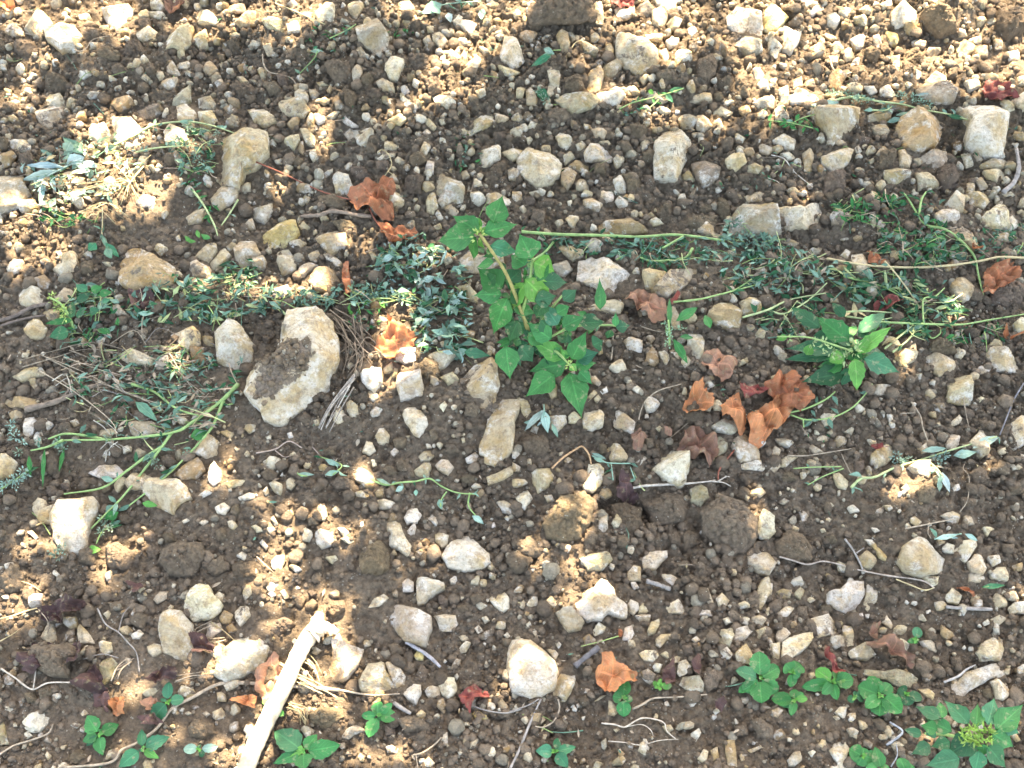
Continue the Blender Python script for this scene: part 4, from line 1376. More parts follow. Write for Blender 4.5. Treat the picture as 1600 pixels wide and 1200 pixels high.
def where(px, py, j=0, skip=None):
    q = sorted((math.hypot(px - a, py - b), a, b, s) for a, b, s in LAND if s != skip)[j]
    dx, dy = px - q[1], py - q[2]
    h_ = 'left' if dx < 0 else 'right'; v_ = 'behind' if dy < 0 else 'in front'
    if abs(dx) > 2.2 * abs(dy): d = h_ + ' of'
    elif abs(dy) > 2.2 * abs(dx): d = v_ + ('' if v_ == 'behind' else ' of')
    else: d = ('back ' if dy < 0 else 'front ') + h_ + ' of'
    return ('just ' if q[0] < 75 else '') + d + ' ' + q[3]

def looks(it, word):
    p = it['p']; d = p - p.mean(0); w, vec = np.linalg.eigh(d.T @ d); asp = math.sqrt(max(w[1], 1e-6) / max(w[0], 1e-6))
    a = it['a']; sz = 'large' if a > 3600 else 'medium' if a > 1300 else 'small' if a > 500 else 'tiny'
    sh = 'long' if asp > 2.1 else 'oblong' if asp > 1.5 else 'three-cornered' if len(p) == 3 else 'four-sided' if len(p) == 4 else 'squat' if asp < 1.15 else 'irregular'
    if word == 'clod': return f'{sz} {sh} crumbly brown clod'
    ax = ''
    return f"{sz} {sh} {CW.get(it['k'].lower(), 'buff')} stone"

ORD = ['', 'next ', 'third ', 'fourth ', 'fifth ', 'sixth ', 'seventh ', 'eighth ', 'ninth ', 'tenth ']
def label_all(items, word):
    used = set()
    for it in items:
        if it.get('lab'): used.add(it['lab']); continue
        px, py = it['c']
        base = looks(it, word)
        l1 = base + ' ' + where(px, py)
        def short(i):
            w_ = where(px, py, i).replace('just ', '').split(' the ')
            return 'the ' + w_[1]
        opts = [l1]
        d2 = sorted((math.hypot(px - a, py - b), s) for a, b, s in LAND)
        for j in (1, 2, 3):
            opts.append(f'{base} between {d2[0][1]} and {d2[j][1]}')
        opts.append(base + ' farther ' + where(px, py, 1).replace('just ', ''))
        opts.append(base + ' ' + where(px, py, 2))
        for o in ORD[1:]: opts.append(o + l1)
        for l in opts:
            if l not in used and len(l.split()) <= 16: break
        it['lab'] = l; used.add(l)

stones_i = sorted([q for q in ITEMS if q['k'] not in 'cC'], key=lambda q: -q['a'])
clods_i = sorted([q for q in ITEMS if q['k'] in 'cC'], key=lambda q: -q['a'])
for q in ITEMS:
    q['vis'] = -10 < q['c'][0] < 1610 and -10 < q['c'][1] < 1210
STN, CLN = stones_i[:296], clods_i[:170]
label_all(STN, 'stone'); label_all(CLN, 'clod')

def world_poly(p, h):
    q = at(p[:, 0], p[:, 1], .30 * h)
    return q

def ico(sub):
    import bmesh
    bm = bmesh.new(); bmesh.ops.create_icosphere(bm, subdivisions=sub, radius=1)
    V = np.array([v.co[:] for v in bm.verts]); F = np.array([[v.index for v in f.verts] for f in bm.faces]); bm.free(); return V, F
I1, I2 = ico(1), ico(2)
sbag, cbag = Bag(), Bag()
TAKEN = []
def build(it, single):
    rs = np.random.RandomState(int(abs(it['c'][0]) * 131 + abs(it['c'][1]) * 7) % 100000)
    px, py = it['c']; s = scale_at(px, py)
    p = it['p']; d = p - p.mean(0)
    ext = np.sqrt(np.linalg.eigvalsh(d.T @ d / len(d)))
    minor = ext[0] * 2.4 * s
    clod = it['k'] in 'cC'
    h = minor * rs.uniform(.42, .68) * (1.1 if clod else 1)
    if it['k'] == 'S': h = .052
    h = min(h, .055)
    W = at(p[:, 0], p[:, 1], .32 * h)[:, :2]
    if (W[:, 0] * np.roll(W[:, 1], -1) - np.roll(W[:, 0], -1) * W[:, 1]).sum() < 0: W = W[::-1]
    _, c = poly_area_centroid(W)
    big = it['a'] > 1300
    N, Rn = (72, 18) if it['a'] > 3500 else (48, 12) if big else (28, 7) if it['a'] > 400 else (18, 4)
    rd = {'R': .8, 'F': .25}.get(it['k'], 0.0)
    if clod: rd = rs.uniform(.25, .8)
    elif rs.rand() < .1: rd = rs.uniform(.2, .5)
    V, F, r = stone(W - c, h, rs, N, Rn, rough=2.2 if clod else 1.0, lumpy=1.0 if clod else 0.0, round_=rd)
    g = float(G(c[0], c[1])) + .002 - (0 if it.get('lab') and it['a'] > 2500 else h * rs.uniform(0, .22))
    V = V + [0, 0, 0]
    k = np.array(KC[it['k']]) * rs.uniform(.80, 1.14) * np.array([1, rs.uniform(.96, 1.02), rs.uniform(.9, 1.06)])
    dirt = {'S': .02, 'd': .12, 'D': .12, 'F': -.12, 'R': -.16}.get(it['k'], rs.choice([-.2, -.1, -.03, .035], p=[.22, .28, .28, .22]))
    dv = np.full(len(V), dirt)
    if it['k'] == 'S':   # the slope of soil lies on the near left half
        q0, q1 = project(V + [c[0], c[1], g])
        t = (455 - q0) / 60 + (q1 - 565) / 60 + .0
        edge = (q1 - 610) / 30 + (395 - q0) / 60
        inside = np.minimum.reduce([(488 - q0) / 14, (q1 - 530 - np.maximum(0, 440 - q0) * .3) / 14, (626 - np.maximum(0, q0 - 422) * .75 - q1) / 12, (q0 - 396) / 10])
        dv = -.2 + .42 * np.clip(inside + .5, 0, 1)
    TAKEN.append((c[0], c[1], r))
    loc = (c[0], c[1], g)
    if clod:                                   # crumbs that make up the clod
        nl = int(np.clip(r * 1900, 6, 80)); tri = F[F.max(1) < Rn * N]
        A = V[tri[rs.randint(len(tri), size=nl)]].mean(1); Vs, Fs_ = [V], [F]; nn = len(V)
        for q_ in A:
            q_ = q_ * [rs.uniform(.8, 1), rs.uniform(.8, 1), 1]
            e_ = r * rs.uniform(.10, .26) * (1.0 if r < .02 else .7); w_ = I2[0] * rs.uniform(.86, 1.12, (len(I2[0]), 1)) * rs.uniform(.7, 1.2, 3) * e_
            Vs.append(w_ + q_ - [0, 0, e_ * .25]); Fs_.append(I2[1] + nn); nn += len(w_)
        V = np.concatenate(Vs); F = np.concatenate(Fs_); dv = np.zeros(len(V))
        k = np.repeat(k[None], len(V), 0) * (.85 + .4 * rs.rand(len(V), 1))
    word = 'clod' if clod else 'stone'
    if single:
        me = mesh(word, V, F, M['crumb' if clod else 'stone'], k, {'dirt': dv})
        so = obj('soil_clod' if clod else 'stone', me, loc, label=it['lab'], cat='clod' if clod else 'stone', group='clods of soil on the ground' if clod else 'limestone pieces scattered over the soil')
        if it['k'] == 'S':
            hb = Bag(); top = V[:Rn * N]; ins = inside[:Rn * N]; ok = np.where(ins > .2)[0]
            for i_ in ok[rs.randint(len(ok), size=420)]:
                e_ = .0011 + .0050 * rs.rand() ** 3; w_ = I1[0] * rs.uniform(.7, 1.25, (12, 1)) * e_
                pale = rs.rand() < .05
                hb.add(w_ * [1, 1, .7] + top[i_] + [rs.normal() * .004, rs.normal() * .004, e_ * .2], I1[1], (.42, .36, .26) if pale else np.array(KC['c']) * rs.uniform(.9, 1.5))
            obj('soil_heap', hb.mesh('soil_heap', M['crumb']), parent=so, kind='stuff')
    else:
        (cbag if clod else sbag).add(V + np.array(loc), F, k, dirt=dv)
for it in STN + CLN: build(it, True)
for it in stones_i[296:] + clods_i[170:]: build(it, False)

TK = np.array(TAKEN)
MASK = np.zeros((1340, 1740), bool)         # where the traced stones lie, on a 1 mm map of the view
def inpoly(X, Y, p):
    c_ = np.zeros(X.shape, bool); j = len(p) - 1
    for i in range(len(p)):
        with np.errstate(divide='ignore', invalid='ignore'):
            c_ ^= ((p[i, 1] > Y) != (p[j, 1] > Y)) & (X < (p[j, 0] - p[i, 0]) * (Y - p[i, 1]) / (p[j, 1] - p[i, 1]) + p[i, 0])
        j = i
    return c_
for it in ITEMS:
    if it['k'] in 'cC': continue
    p = (it['p'] - it['c']) * .97 + it['c'] + 70; lo = np.clip(p.min(0).astype(int) - 1, 0, [1739, 1339]); hi = np.clip(p.max(0).astype(int) + 2, 1, [1740, 1340])
    gx_, gy_ = np.meshgrid(np.arange(lo[0], hi[0]), np.arange(lo[1], hi[1])); MASK[lo[1]:hi[1], lo[0]:hi[0]] |= inpoly(gx_, gy_, p)
def clear(x, y):
    qx, qy = project(np.stack([x, y, G(x, y) + .004], -1)); return ~MASK[np.clip(qy + 70, 0, 1339).astype(int), np.clip(qx + 70, 0, 1739).astype(int)]
def free(x, y, r, f=.85):
    ok = np.ones(len(x), bool)
    for i in range(0, len(x), 4000):
        sl = slice(i, i + 4000)
        d = np.hypot(x[sl, None] - TK[:, 0], y[sl, None] - TK[:, 1]) - TK[:, 2] * f - r[sl, None]
        ok[sl] = d.min(1) > 0
    return ok

def spots(n, spread=0):
    px = RNG.uniform(-60, 1660, n); py = RNG.uniform(-60, 1260, n)
    # even per metre, not per pixel
    s = 1 / (ray(px, py)[:, 2] ** 2)
    P = plane(px, py); return px, py, P[:, 0], P[:, 1]

# more small stones lying between, too many to single out
px, py, X, Y = spots(9000)
dens = np.where(py < 340, .95, .30) + np.where((px > 1000) & (py < 180), .5, 0) + .5 * (vnoise(X * 6, Y * 6, 5) - .5)
dens = np.where((np.hypot((px - 560) / 1.6, py - 690) < 70) | (np.hypot((px - 240) / 1.4, py - 360) < 70), .05, dens)
rr = .0028 + .0064 * RNG.rand(len(px)) ** 2.6 + (.002 + .006 * RNG.rand(len(px)) ** 3) * (py < 360) * RNG.rand(len(px))
keep = (RNG.rand(len(px)) < dens) & free(X, Y, rr * .7, .95)
X, Y, rr = X[keep], Y[keep], rr[keep]
ex, ey = RNG.uniform(-1.9, 1.9, 5200), RNG.uniform(-.5, 2.4, 5200); qx, qy = project(np.stack([ex, ey, 0 * ex], -1))   # and on past the view
out = ((qx < -60) | (qx > 1660) | (qy < -60) | (qy > 1260)) & (RNG.rand(5200) < np.where(ey > 1.2, .8, .45))
X = np.r_[X, ex[out]]; Y = np.r_[Y, ey[out]]; rr = np.r_[rr, .004 + .020 * RNG.rand(out.sum()) ** 3]
for x, y, r0 in zip(X, Y, rr):
    n = RNG.randint(4, 8); a = np.sort(RNG.rand(n) * .7 + np.arange(n)) / n * 2 * math.pi; a0 = RNG.rand() * 6
    rad = r0 * RNG.uniform(.75, 1.3, n); e = RNG.uniform(.6, 1)
    poly = np.c_[np.cos(a) * rad, np.sin(a) * rad * e]; ca, sa = math.cos(a0), math.sin(a0); poly = poly @ np.array([[ca, sa], [-sa, ca]])
    V, F, r = stone(poly, r0 * RNG.uniform(.7, 1.1), RNG, 12 if r0 > .005 else 9, 3 if r0 > .005 else 2, round_=RNG.choice([0, 0, .6]))
    k = np.array(KC[RNG.choice(list('wbobgdc'), p=[.25, .27, .08, .1, .12, .1, .08])]) * RNG.uniform(.8, 1.1)
    sbag.add(V + [x, y, float(G(x, y)) + .0025], F, k, dirt=RNG.choice([-.2, -.06, 0]))
obj('small_stones', sbag.mesh('small_stones', M['stone']), kind='stuff', label='small limestone bits and pebbles strewn between the larger stones')
# broken lumps of earth between the stones, mostly at the far side and right of the middle
px, py, X, Y = spots(1500)
w8 = np.where(py < 350, .30, .06) + .5 * np.exp(-((px - 1040) / 200) ** 2 - ((py - 830) / 60) ** 2) + .25 * np.exp(-((px - 1000) / 120) ** 2 - ((py - 690) / 50) ** 2)
rr = .007 + .011 * RNG.rand(len(px)) ** 1.6
keep = (RNG.rand(len(px)) < w8) & free(X, Y, rr, .8)
for x, y, r0 in zip(X[keep][:230], Y[keep][:230], rr[keep][:230]):
    n = RNG.randint(5, 9); a = (np.arange(n) + RNG.rand(n) * .7) / n * 2 * math.pi; rad = r0 * RNG.uniform(.7, 1.3, n)
    V, F, r = stone(np.c_[np.cos(a) * rad, np.sin(a) * rad], r0 * RNG.uniform(.8, 1.2), RNG, 26, 7, rough=2.2, lumpy=1, round_=RNG.uniform(.2, .8))
    k = np.array(KC['c']) * RNG.uniform(.8, 1.15); cbag.add(V + [x, y, float(G(x, y)) + .002], F, k)
    A = V[RNG.randint(26 * 7, size=12)]
    for q_ in A: e_ = r0 * RNG.uniform(.12, .28); cbag.add(I1[0] * RNG.uniform(.75, 1.2, (12, 1)) * e_ + q_ + [x, y, float(G(x, y))], I1[1], k * RNG.uniform(.85, 1.25))
if cbag.V: obj('small_clods', cbag.mesh('small_clods', M['crumb']), kind='stuff', label='small crumbly lumps of brown soil')

# soil crumbs: thousands of little rounded aggregates
def crumbs(n, rlo, rhi, powr, base, seedn, clump):
    V0, F0 = base
    px, py, X, Y = spots(n)
    d = .45 + clump * (vnoise(X * 7 + 9, Y * 7, 91) - .5) * 2 + .35 * (vnoise(X * 22, Y * 22, 92) - .5)
    smooth_ = np.exp(-(((px - 560) / 90) ** 2 + ((py - 690) / 40) ** 2)) + np.exp(-(((px - 240) / 80) ** 2 + ((py - 365) / 35) ** 2)) + np.exp(-(((px - 1330) / 60) ** 2 + ((py - 800) / 40) ** 2)) + .7 * np.exp(-(((px - 1000) / 200) ** 2 + ((py - 1170) / 50) ** 2))
    d = d - smooth_ * .8 * (rhi > .004)
    r = rlo + (rhi - rlo) * RNG.rand(n) ** powr
    k = (RNG.rand(n) < d)
    X, Y, r = X[k], Y[k], r[k]
    if rhi > .005:
        m_ = int(n * .22); ex, ey = RNG.uniform(-1.7, 1.7, m_), RNG.uniform(-.3, 2.2, m_); qx, qy = project(np.stack([ex, ey, 0 * ex], -1))
        o_ = (qx < -60) | (qx > 1660) | (qy < -60) | (qy > 1260); X = np.r_[X, ex[o_]]; Y = np.r_[Y, ey[o_]]; r = np.r_[r, rlo + (rhi * 1.3 - rlo) * RNG.rand(o_.sum()) ** powr]
    k = clear(X, Y); X, Y, r = X[k], Y[k], r[k]; n = len(X)
    q = RNG.normal(size=(n, 4)); q /= np.linalg.norm(q, axis=1, keepdims=True)
    w, x, y, z = q.T
    Rm = np.stack([1 - 2 * (y * y + z * z), 2 * (x * y - z * w), 2 * (x * z + y * w), 2 * (x * y + z * w), 1 - 2 * (x * x + z * z), 2 * (y * z - x * w), 2 * (x * z - y * w), 2 * (y * z + x * w), 1 - 2 * (x * x + y * y)], 1).reshape(n, 3, 3)
    jit = RNG.uniform(.72, 1.25, (n, len(V0), 1)) if len(V0) < 20 else RNG.uniform(.80, 1.16, (n, len(V0), 1))
    sc = r[:, None, None] * RNG.uniform(.75, 1.2, (n, 1, 3))
    P = np.einsum('nij,nvj->nvi', Rm, V0[None] * jit * sc)
    P[..., 2] *= .8
    zz = G(X, Y) + micro(X, Y) + r * RNG.uniform(.15, .75, n)
    P = P + np.stack([X, Y, zz], 1)[:, None]
    F = (F0[None] + (np.arange(n) * len(V0))[:, None, None]).reshape(-1, 3)
    t = (RNG.uniform(.72, 1.3, n) * (.78 + .5 * vnoise(X * 9, Y * 9, 61)))[:, None]
    col = np.array(KC['c'])[None] * t * np.array([1, 1.0, 1.03])
    pale = RNG.rand(n) < .07
    col[pale] = np.array([.40, .34, .24]) * RNG.uniform(.6, 1.2, (pale.sum(), 1))
    col = np.repeat(col, len(V0), 0)
    return P.reshape(-1, 3), F, col
bag = Bag()
for args in ((60000, .0014, .0036, 1.5, I1, 1, .2), (26000, .0028, .0062, 1.7, I2, 2, .5), (4200, .0055, .0115, 2.0, I2, 3, .6)):
    bag.add(*crumbs(*args))
obj('soil_crumbs', bag.mesh('soil_crumbs', M['crumb']), kind='stuff', label='loose brown soil crumbs covering the ground')

# ---------------------------------------------------------------- leaves, stems
SHAPES = {
    'ovate': lambda u: np.sin(math.pi * u ** .72) ** .9 * (1 - .12 * u),
    'rhomb': lambda u: np.sin(math.pi * u ** .64) ** 1.55,
    'round': lambda u: np.sin(math.pi * np.clip(u, 0, 1) ** .85) ** .62,
    'lance': lambda u: np.interp(u, [0, .08, .35, .6, .85, 1], [.08, .3, 1, .85, .4, 0]),
}
TOCAM = None
def leaf(b, t, w, nrm, shape='ovate', curl=.1, fold=.25, ruffle=.03, serr=.04, nu=11, nv=5, rs=RNG, twist=0.0):
    """a thin leaf from B to T; its surface bends down towards the tip and folds up from the midrib"""
    b = np.asarray(b, float); t = np.asarray(t, float); ax = t - b; L = np.linalg.norm(ax); ax = ax / max(L, 1e-6)
    n = np.asarray(nrm, float); n = n - ax * (n @ ax); n = norm(n); s = np.cross(n, ax)
    u = np.linspace(0, 1, nu); v = np.linspace(-1, 1, nv)
    U, Vv = np.meshgrid(u, v, indexing='ij')
    W = SHAPES[shape](U) * w / 2 * (1 + serr * np.where(np.arange(nu)[:, None] % 2 == 0, 1, -1) * (np.abs(Vv) > .9))
    lift = -curl * L * ((U - .35) ** 2 - .12) + fold * np.abs(Vv) ** 1.3 * W * 1.0
    lift = lift + ruffle * L * fbm(U * 3 + rs.rand() * 50, Vv * 2, int(rs.randint(9999)), 2)
    tw = twist * (U - .2)
    P = b + (ax * (U * L)[..., None]) + (s * (W * Vv * np.cos(tw))[..., None]) + n * (lift + W * Vv * np.sin(tw))[..., None]
    i = np.arange(nu * nv).reshape(nu, nv)
    F = np.stack([i[:-1, :-1], i[1:, :-1], i[1:, 1:], i[:-1, 1:]], -1).reshape(-1, 4)
    F = np.concatenate([F[:, [0, 1, 2]], F[:, [0, 2, 3]]])
    return P.reshape(-1, 3), F, np.stack([U, Vv, np.zeros_like(U)], -1).reshape(-1, 3)

def catmull(P, per=6):
    P = np.asarray(P, float)
    if len(P) < 3: return np.linspace(P[0], P[-1], per * 2)
    Q = np.concatenate([[2 * P[0] - P[1]], P, [2 * P[-1] - P[-2]]]); out = []
    for i in range(1, len(Q) - 2):
        for t in np.arange(per) / per:
            out.append(.5 * (2 * Q[i] + (Q[i + 1] - Q[i - 1]) * t + (2 * Q[i - 1] - 5 * Q[i] + 4 * Q[i + 1] - Q[i + 2]) * t * t + (3 * Q[i] - Q[i - 1] - 3 * Q[i + 1] + Q[i + 2]) * t ** 3))
    out.append(P[-1]); return np.array(out)

def tube(P, r0, r1, sides=6, knot=0.0, rs=RNG):
    P = np.asarray(P, float); n = len(P); T = norm(np.gradient(P, axis=0))
    up = np.array([.13, .05, 1.0]); A = norm(np.cross(T, up)); B = np.cross(A, T)
    rad = np.linspace(r0, r1, n) * (1 + knot * rs.uniform(-1, 1, n))
    a = np.arange(sides) / sides * 2 * math.pi
    V = P[:, None] + (A[:, None] * np.cos(a)[None, :, None] + B[:, None] * np.sin(a)[None, :, None]) * rad[:, None, None]
    i = np.arange(n * sides).reshape(n, sides); j = np.roll(i, -1, 1)
    F = np.concatenate([np.stack([i[:-1], j[:-1], j[1:]], -1).reshape(-1, 3), np.stack([i[:-1], j[1:], i[1:]], -1).reshape(-1, 3)])
    V = np.concatenate([V.reshape(-1, 3), P[:1], P[-1:]]); m = n * sides
    F = np.concatenate([F, np.stack([j[0], i[0], np.full(sides, m)], -1), np.stack([i[-1], j[-1], np.full(sides, m + 1)], -1)])
    return V, F

def px_path(pts, z0=.010, z1=None, wob=.002, per=6, tail=True):
    """a path lying on the ground; pts in photo pixels, optionally with a height in mm"""
    q = []
    for k, p in enumerate(pts):
        dz = p[2] / 1000 if len(p) > 2 else z0 + wob * RNG.normal()
        q.append(at(p[0], p[1], dz))
    return catmull(q, per)

GRN = {'g': (.030, .155, .040), 'dk': (.022, .092, .036), 'bl': (.032, .140, .064), 'lt': (.075, .235, .045), 'wl': (.175, .285, .20), 'wd': (.095, .185, .12), 'sv': (.27, .37, .31), 'st': (.21, .31, .105), 'stp': (.33, .38, .17), 'straw': (.42, .33, .17), 'dry': (.30, .235, .16), 'gy': (.24, .21, .175), 'pale': (.60, .50, .36), 'rd': (.22, .075, .045)}
def tocam(p): return norm(np.array([0, 0, CAM_H]) - np.asarray(p))

def plant(name, label, cat, px, py, group=None):
    p = at(px, py)
    o = obj(name, None, p, label=label, cat=cat, group=group)
    return o, np.array(p)

def px_leaf(root, org, bx, by, tx, ty, w, zb, zt, col, shape='ovate', curl=.10, fold=.22, tilt=.35, name='leaf', m='leaf', **kw):
    b = at(bx, by, zb / 1000) if zb < 25 else plane(bx, by, zb / 1000)
    t = at(tx, ty, zt / 1000) if zt < 25 else plane(tx, ty, zt / 1000)
    n = norm(np.array([0, 0, 1.0]) * .55 + tocam(b) * .65 + RNG.normal(0, tilt * .5, 3))
    V, F, uv = leaf(b, t, w * scale_at(tx, ty) * (1 - .55 * zt / 1450), n, shape, curl, fold, **kw)
    k = np.array(GRN[col]) * RNG.uniform(.82, 1.2) * np.array([RNG.uniform(.9, 1.15), 1, RNG.uniform(.9, 1.1)])
    return obj(name, mesh(name, V - org, F, M[m], k, {'luv': uv}), parent=root)

def px_tube(root, org, name, pts, r0, r1, col, m='stem', z0=.008, sides=6, knot=.14, **kw):
    P = px_path(pts, z0, **kw)
    V, F = tube(P, r0, r1, sides, knot)
    return obj(name, mesh(name, V - org, F, M[m], np.array(GRN[col]) if isinstance(col, str) else np.array(col)), parent=root), P

# ---- the tall green weed in the middle
t, org = plant('tall_weed', 'tall upright green weed with toothed diamond-shaped leaves in the middle of the plot', 'weed', 832, 548)
def zc(py): return max(18, 30 + (560 - py) * 1.0)
def wl(b, tp, w, col='g', dz=0, **kw):
    px_leaf(t, org, b[0], b[1], b[0] + (tp[0] - b[0]) * 1.04, b[1] + (tp[1] - b[1]) * 1.04, w * 1.14, zc(b[1]) + dz, zc(tp[1]) * .9 + dz * .8, col, 'rhomb', **kw)
px_tube(t, org, 'stem', [(832, 556, -6), (826, 520, 60), (812, 480, 110), (792, 430, 165), (768, 392, 205), (750, 366, 232)], .0034, .0020, (.25, .22, .08))
px_tube(t, org, 'branch', [(830, 548, 10), (862, 545, 35), (892, 572, 55)], .003, .0018, 'st')
px_tube(t, org, 'branch', [(828, 530, 30), (855, 490, 75), (880, 460, 90)], .0026, .0015, 'st')
px_tube(t, org, 'branch', [(815, 490, 95), (826, 450, 140), (832, 405, 170)], .0026, .0015, 'st')
px_tube(t, org, 'branch', [(830, 545, 15), (890, 512, 60), (945, 508, 60), (965, 510, 62)], .0024, .0013, 'st')
for bx, by, tx, ty, w, c_ in [
    (771, 348, 785, 306, 30, 'g'), (756, 363, 808, 350, 27, 'g'), (748, 362, 708, 337, 27, 'g'), (750, 364, 727, 334, 22, 'lt'), (742, 370, 682, 376, 36, 'g'), (744, 370, 738, 407, 23, 'g'),
    (765, 384, 809, 394, 22, 'bl'), (752, 368, 768, 352, 12, 'lt'), (748, 372, 756, 388, 10, 'lt'), (746, 366, 738, 352, 12, 'lt'),
    (772, 410, 744, 417, 16, 'g'), (784, 452, 747, 419, 37, 'g'), (785, 460, 740, 461, 26, 'g'), (793, 464, 770, 523, 33, 'g'), (800, 452, 820, 478, 24, 'dk'), (795, 440, 815, 420, 24, 'dk'),
    (831, 404, 812, 366, 37, 'g'), (833, 410, 867, 424, 32, 'lt'), (822, 414, 798, 398, 28, 'g'), (820, 436, 862, 477, 34, 'lt'), (848, 440, 887, 441, 25, 'dk'), (820, 442, 798, 485, 28, 'lt'),
    (872, 508, 847, 474, 24, 'bl'), (878, 512, 913, 494, 24, 'g'), (905, 505, 946, 503, 25, 'dk'), (862, 530, 824, 505, 27, 'g'), (938, 484, 937, 435, 16, 'g'), (880, 470, 901, 452, 20, 'dk'),
    (886, 567, 827, 580, 34, 'g'), (882, 560, 828, 531, 27, 'lt'), (893, 562, 916, 518, 27, 'g'), (900, 562, 935, 550, 24, 'bl'), (898, 571, 931, 567, 24, 'g'), (890, 582, 909, 652, 40, 'g'),
    (866, 585, 822, 619, 34, 'g'), (926, 540, 942, 532, 24, 'dk'), (962, 510, 962, 488, 10, 'g'), (962, 512, 984, 508, 18, 'dk'), (955, 515, 948, 530, 12, 'dk'),
    (812, 540, 833, 566, 26, 'dk'), (790, 540, 797, 592, 34, 'g'), (845, 500, 862, 520, 22, 'dk'), (850, 470, 838, 498, 22, 'dk'), (835, 470, 870, 462, 24, 'dk'), (805, 505, 778, 500, 20, 'dk'), (810, 500, 795, 535, 24, 'dk'),
    (870, 490, 890, 478, 18, 'g'), (888, 560, 876, 545, 12, 'lt'), (890, 570, 902, 580, 12, 'lt'), (825, 520, 850, 540, 22, 'g'), (725, 550, 768, 556, 15, 'bl'), (840, 440, 858, 400, 20, 'g'),
    (866, 566, 850, 552, 18, 'dk'), (905, 580, 925, 600, 18, 'g'), (800, 478, 838, 490, 20, 'g'), (775, 430, 760, 445, 18, 'dk')]:
    wl((bx, by), (tx, ty), w, c_, curl=RNG.uniform(.05, .25), dz=RNG.uniform(-6, 8))
for cx, cy, n, z, L in ((768, 392, 9, 195, 20), (790, 430, 12, 150, 24), (806, 470, 14, 110, 26), (830, 430, 10, 140, 22), (822, 505, 12, 70, 26), (860, 490, 12, 70, 24), (845, 535, 12, 40, 24), (890, 540, 8, 50, 20), (880, 505, 9, 60, 20), (920, 508, 7, 58, 18), (800, 535, 10, 30, 26)):
    for _ in range(n):
        a = RNG.uniform(0, 6.28); l_ = L * RNG.uniform(.6, 1.15); x0, y0 = cx + RNG.normal() * 7, cy + RNG.normal() * 7
        px_leaf(t, org, x0, y0, x0 + math.cos(a) * l_, y0 + math.sin(a) * l_ * .8, l_ * RNG.uniform(.42, .62), z * RNG.uniform(.7, 1), z * RNG.uniform(.55, 1), RNG.choice(['dk', 'g', 'bl', 'g']), 'rhomb', curl=RNG.uniform(.05, .3))
b_ = Bag()
for cx, cy, n, r_, z in ((749, 368, 26, .009, 235), (890, 570, 12, .006, 60), (833, 407, 12, .006, 172), (968, 509, 8, .005, 64)):
    p0 = plane(cx, cy, z / 1000)
    for _ in range(n):
        d = norm(RNG.normal(size=3) + [0, 0, .8]); q = p0 + d * r_ * RNG.uniform(.2, 1)
        V, F, uv = leaf(q, q + d * .006, .003, RNG.normal(size=3), 'ovate', nu=4, nv=3); b_.add(V, F, (.30, .42, .12), luv=uv)
obj('flower_bud', b_.mesh('flower_bud', M['leaf'], origin=org), parent=t, kind='stuff')

# ---- rosette plants: centre, leaves given as tips
def rosette(name, label, cx, cy, tips, col='g', shape='ovate', h=14, inner=.12, cat='weed', group=None, back=.12, zt=None, stem=True, **kw):
    t, org = plant(name, label, cat, cx, cy + 2, group)
    top = at(cx, cy, h / 1000)
    if stem:
        P = catmull([org - [0, 0, .005], org + [.001, 0, h / 2000], top], 4); V, F = tube(P, .0013, .0011); obj('stem', mesh('stem', V - org, F, M['stem'], GRN['st']), parent=t)
    for tp in tips:
        tx, ty, w = tp[:3]; c_ = tp[3] if len(tp) > 3 else col
        px_leaf(t, org, cx + (tx - cx) * back, cy + (ty - cy) * back, tx, ty, w, h, (zt or h) * RNG.uniform(.45, 1.15), c_, shape, curl=RNG.uniform(.05, .35), tilt=.6, serr=RNG.uniform(.03, .09), ruffle=.06, **kw)
    for k in range(3):
        a = RNG.rand() * 6.28; px_leaf(t, org, cx, cy, cx + math.cos(a) * 7, cy + math.sin(a) * 6, 5, h, h + 5, 'lt', 'ovate')
    return t
def tl(T, pts):
    t_ = ord(T) - 65; ox, oy = (t_ % 4) * 400, (t_ // 4) * 300
    return [(x / 4 + ox, y / 4 + oy, w / 4, *r) for x, y, w, *r in pts]
SG = 'seedlings sprouting from the soil'
rosette('seedling', 'dark green toothed seedling beside the heap of purple dead leaves', 155, 1147, tl('M', [(540, 870, 120, 'g'), (745, 925, 85), (515, 1035, 80), (640, 1122, 100), (535, 1065, 50, 'dk'), (650, 960, 50)]), group=SG, shape='ovate')
rosette('seedling', 'bluish three-leaved seedling growing over a bent woody root', 262, 1096, tl('M', [(1055, 660, 70), (1152, 768, 68), (950, 895, 105), (1000, 770, 25)]), col='bl', group=SG, shape='round')
rosette('seedling', 'pale-leaved seedling touched by sun in front of the bent root', 222, 1170, tl('M', [(885, 952, 60), (1060, 1003, 95), (738, 1195, 105), (993, 1140, 55, 'lt'), (880, 1100, 40)]), col='bl', group=SG, shape='ovate')
rosette('seedling', 'little seedling with two cotyledons coloured paler for the sun beside the sunlit stick', 312, 1170, tl('M', [(1142, 1082, 62, 'wl'), (1362, 1068, 58, 'wl'), (1270, 1132, 40), (1240, 1055, 30)]), col='bl', group=SG, shape='round')  # the paler tint of two leaves stands in for sunlight on them
rosette('seedling', 'large five-leaved seedling with broad rounded leaves right of the sunlit stick', 474, 1174, tl('N', [(112, 962, 165, 'bl'), (382, 988, 90), (532, 1058, 130), (105, 1172, 80), (185, 1172, 55, 'lt'), (300, 1215, 130), (250, 1080, 60, 'lt')]), group=SG, shape='ovate', h=20)
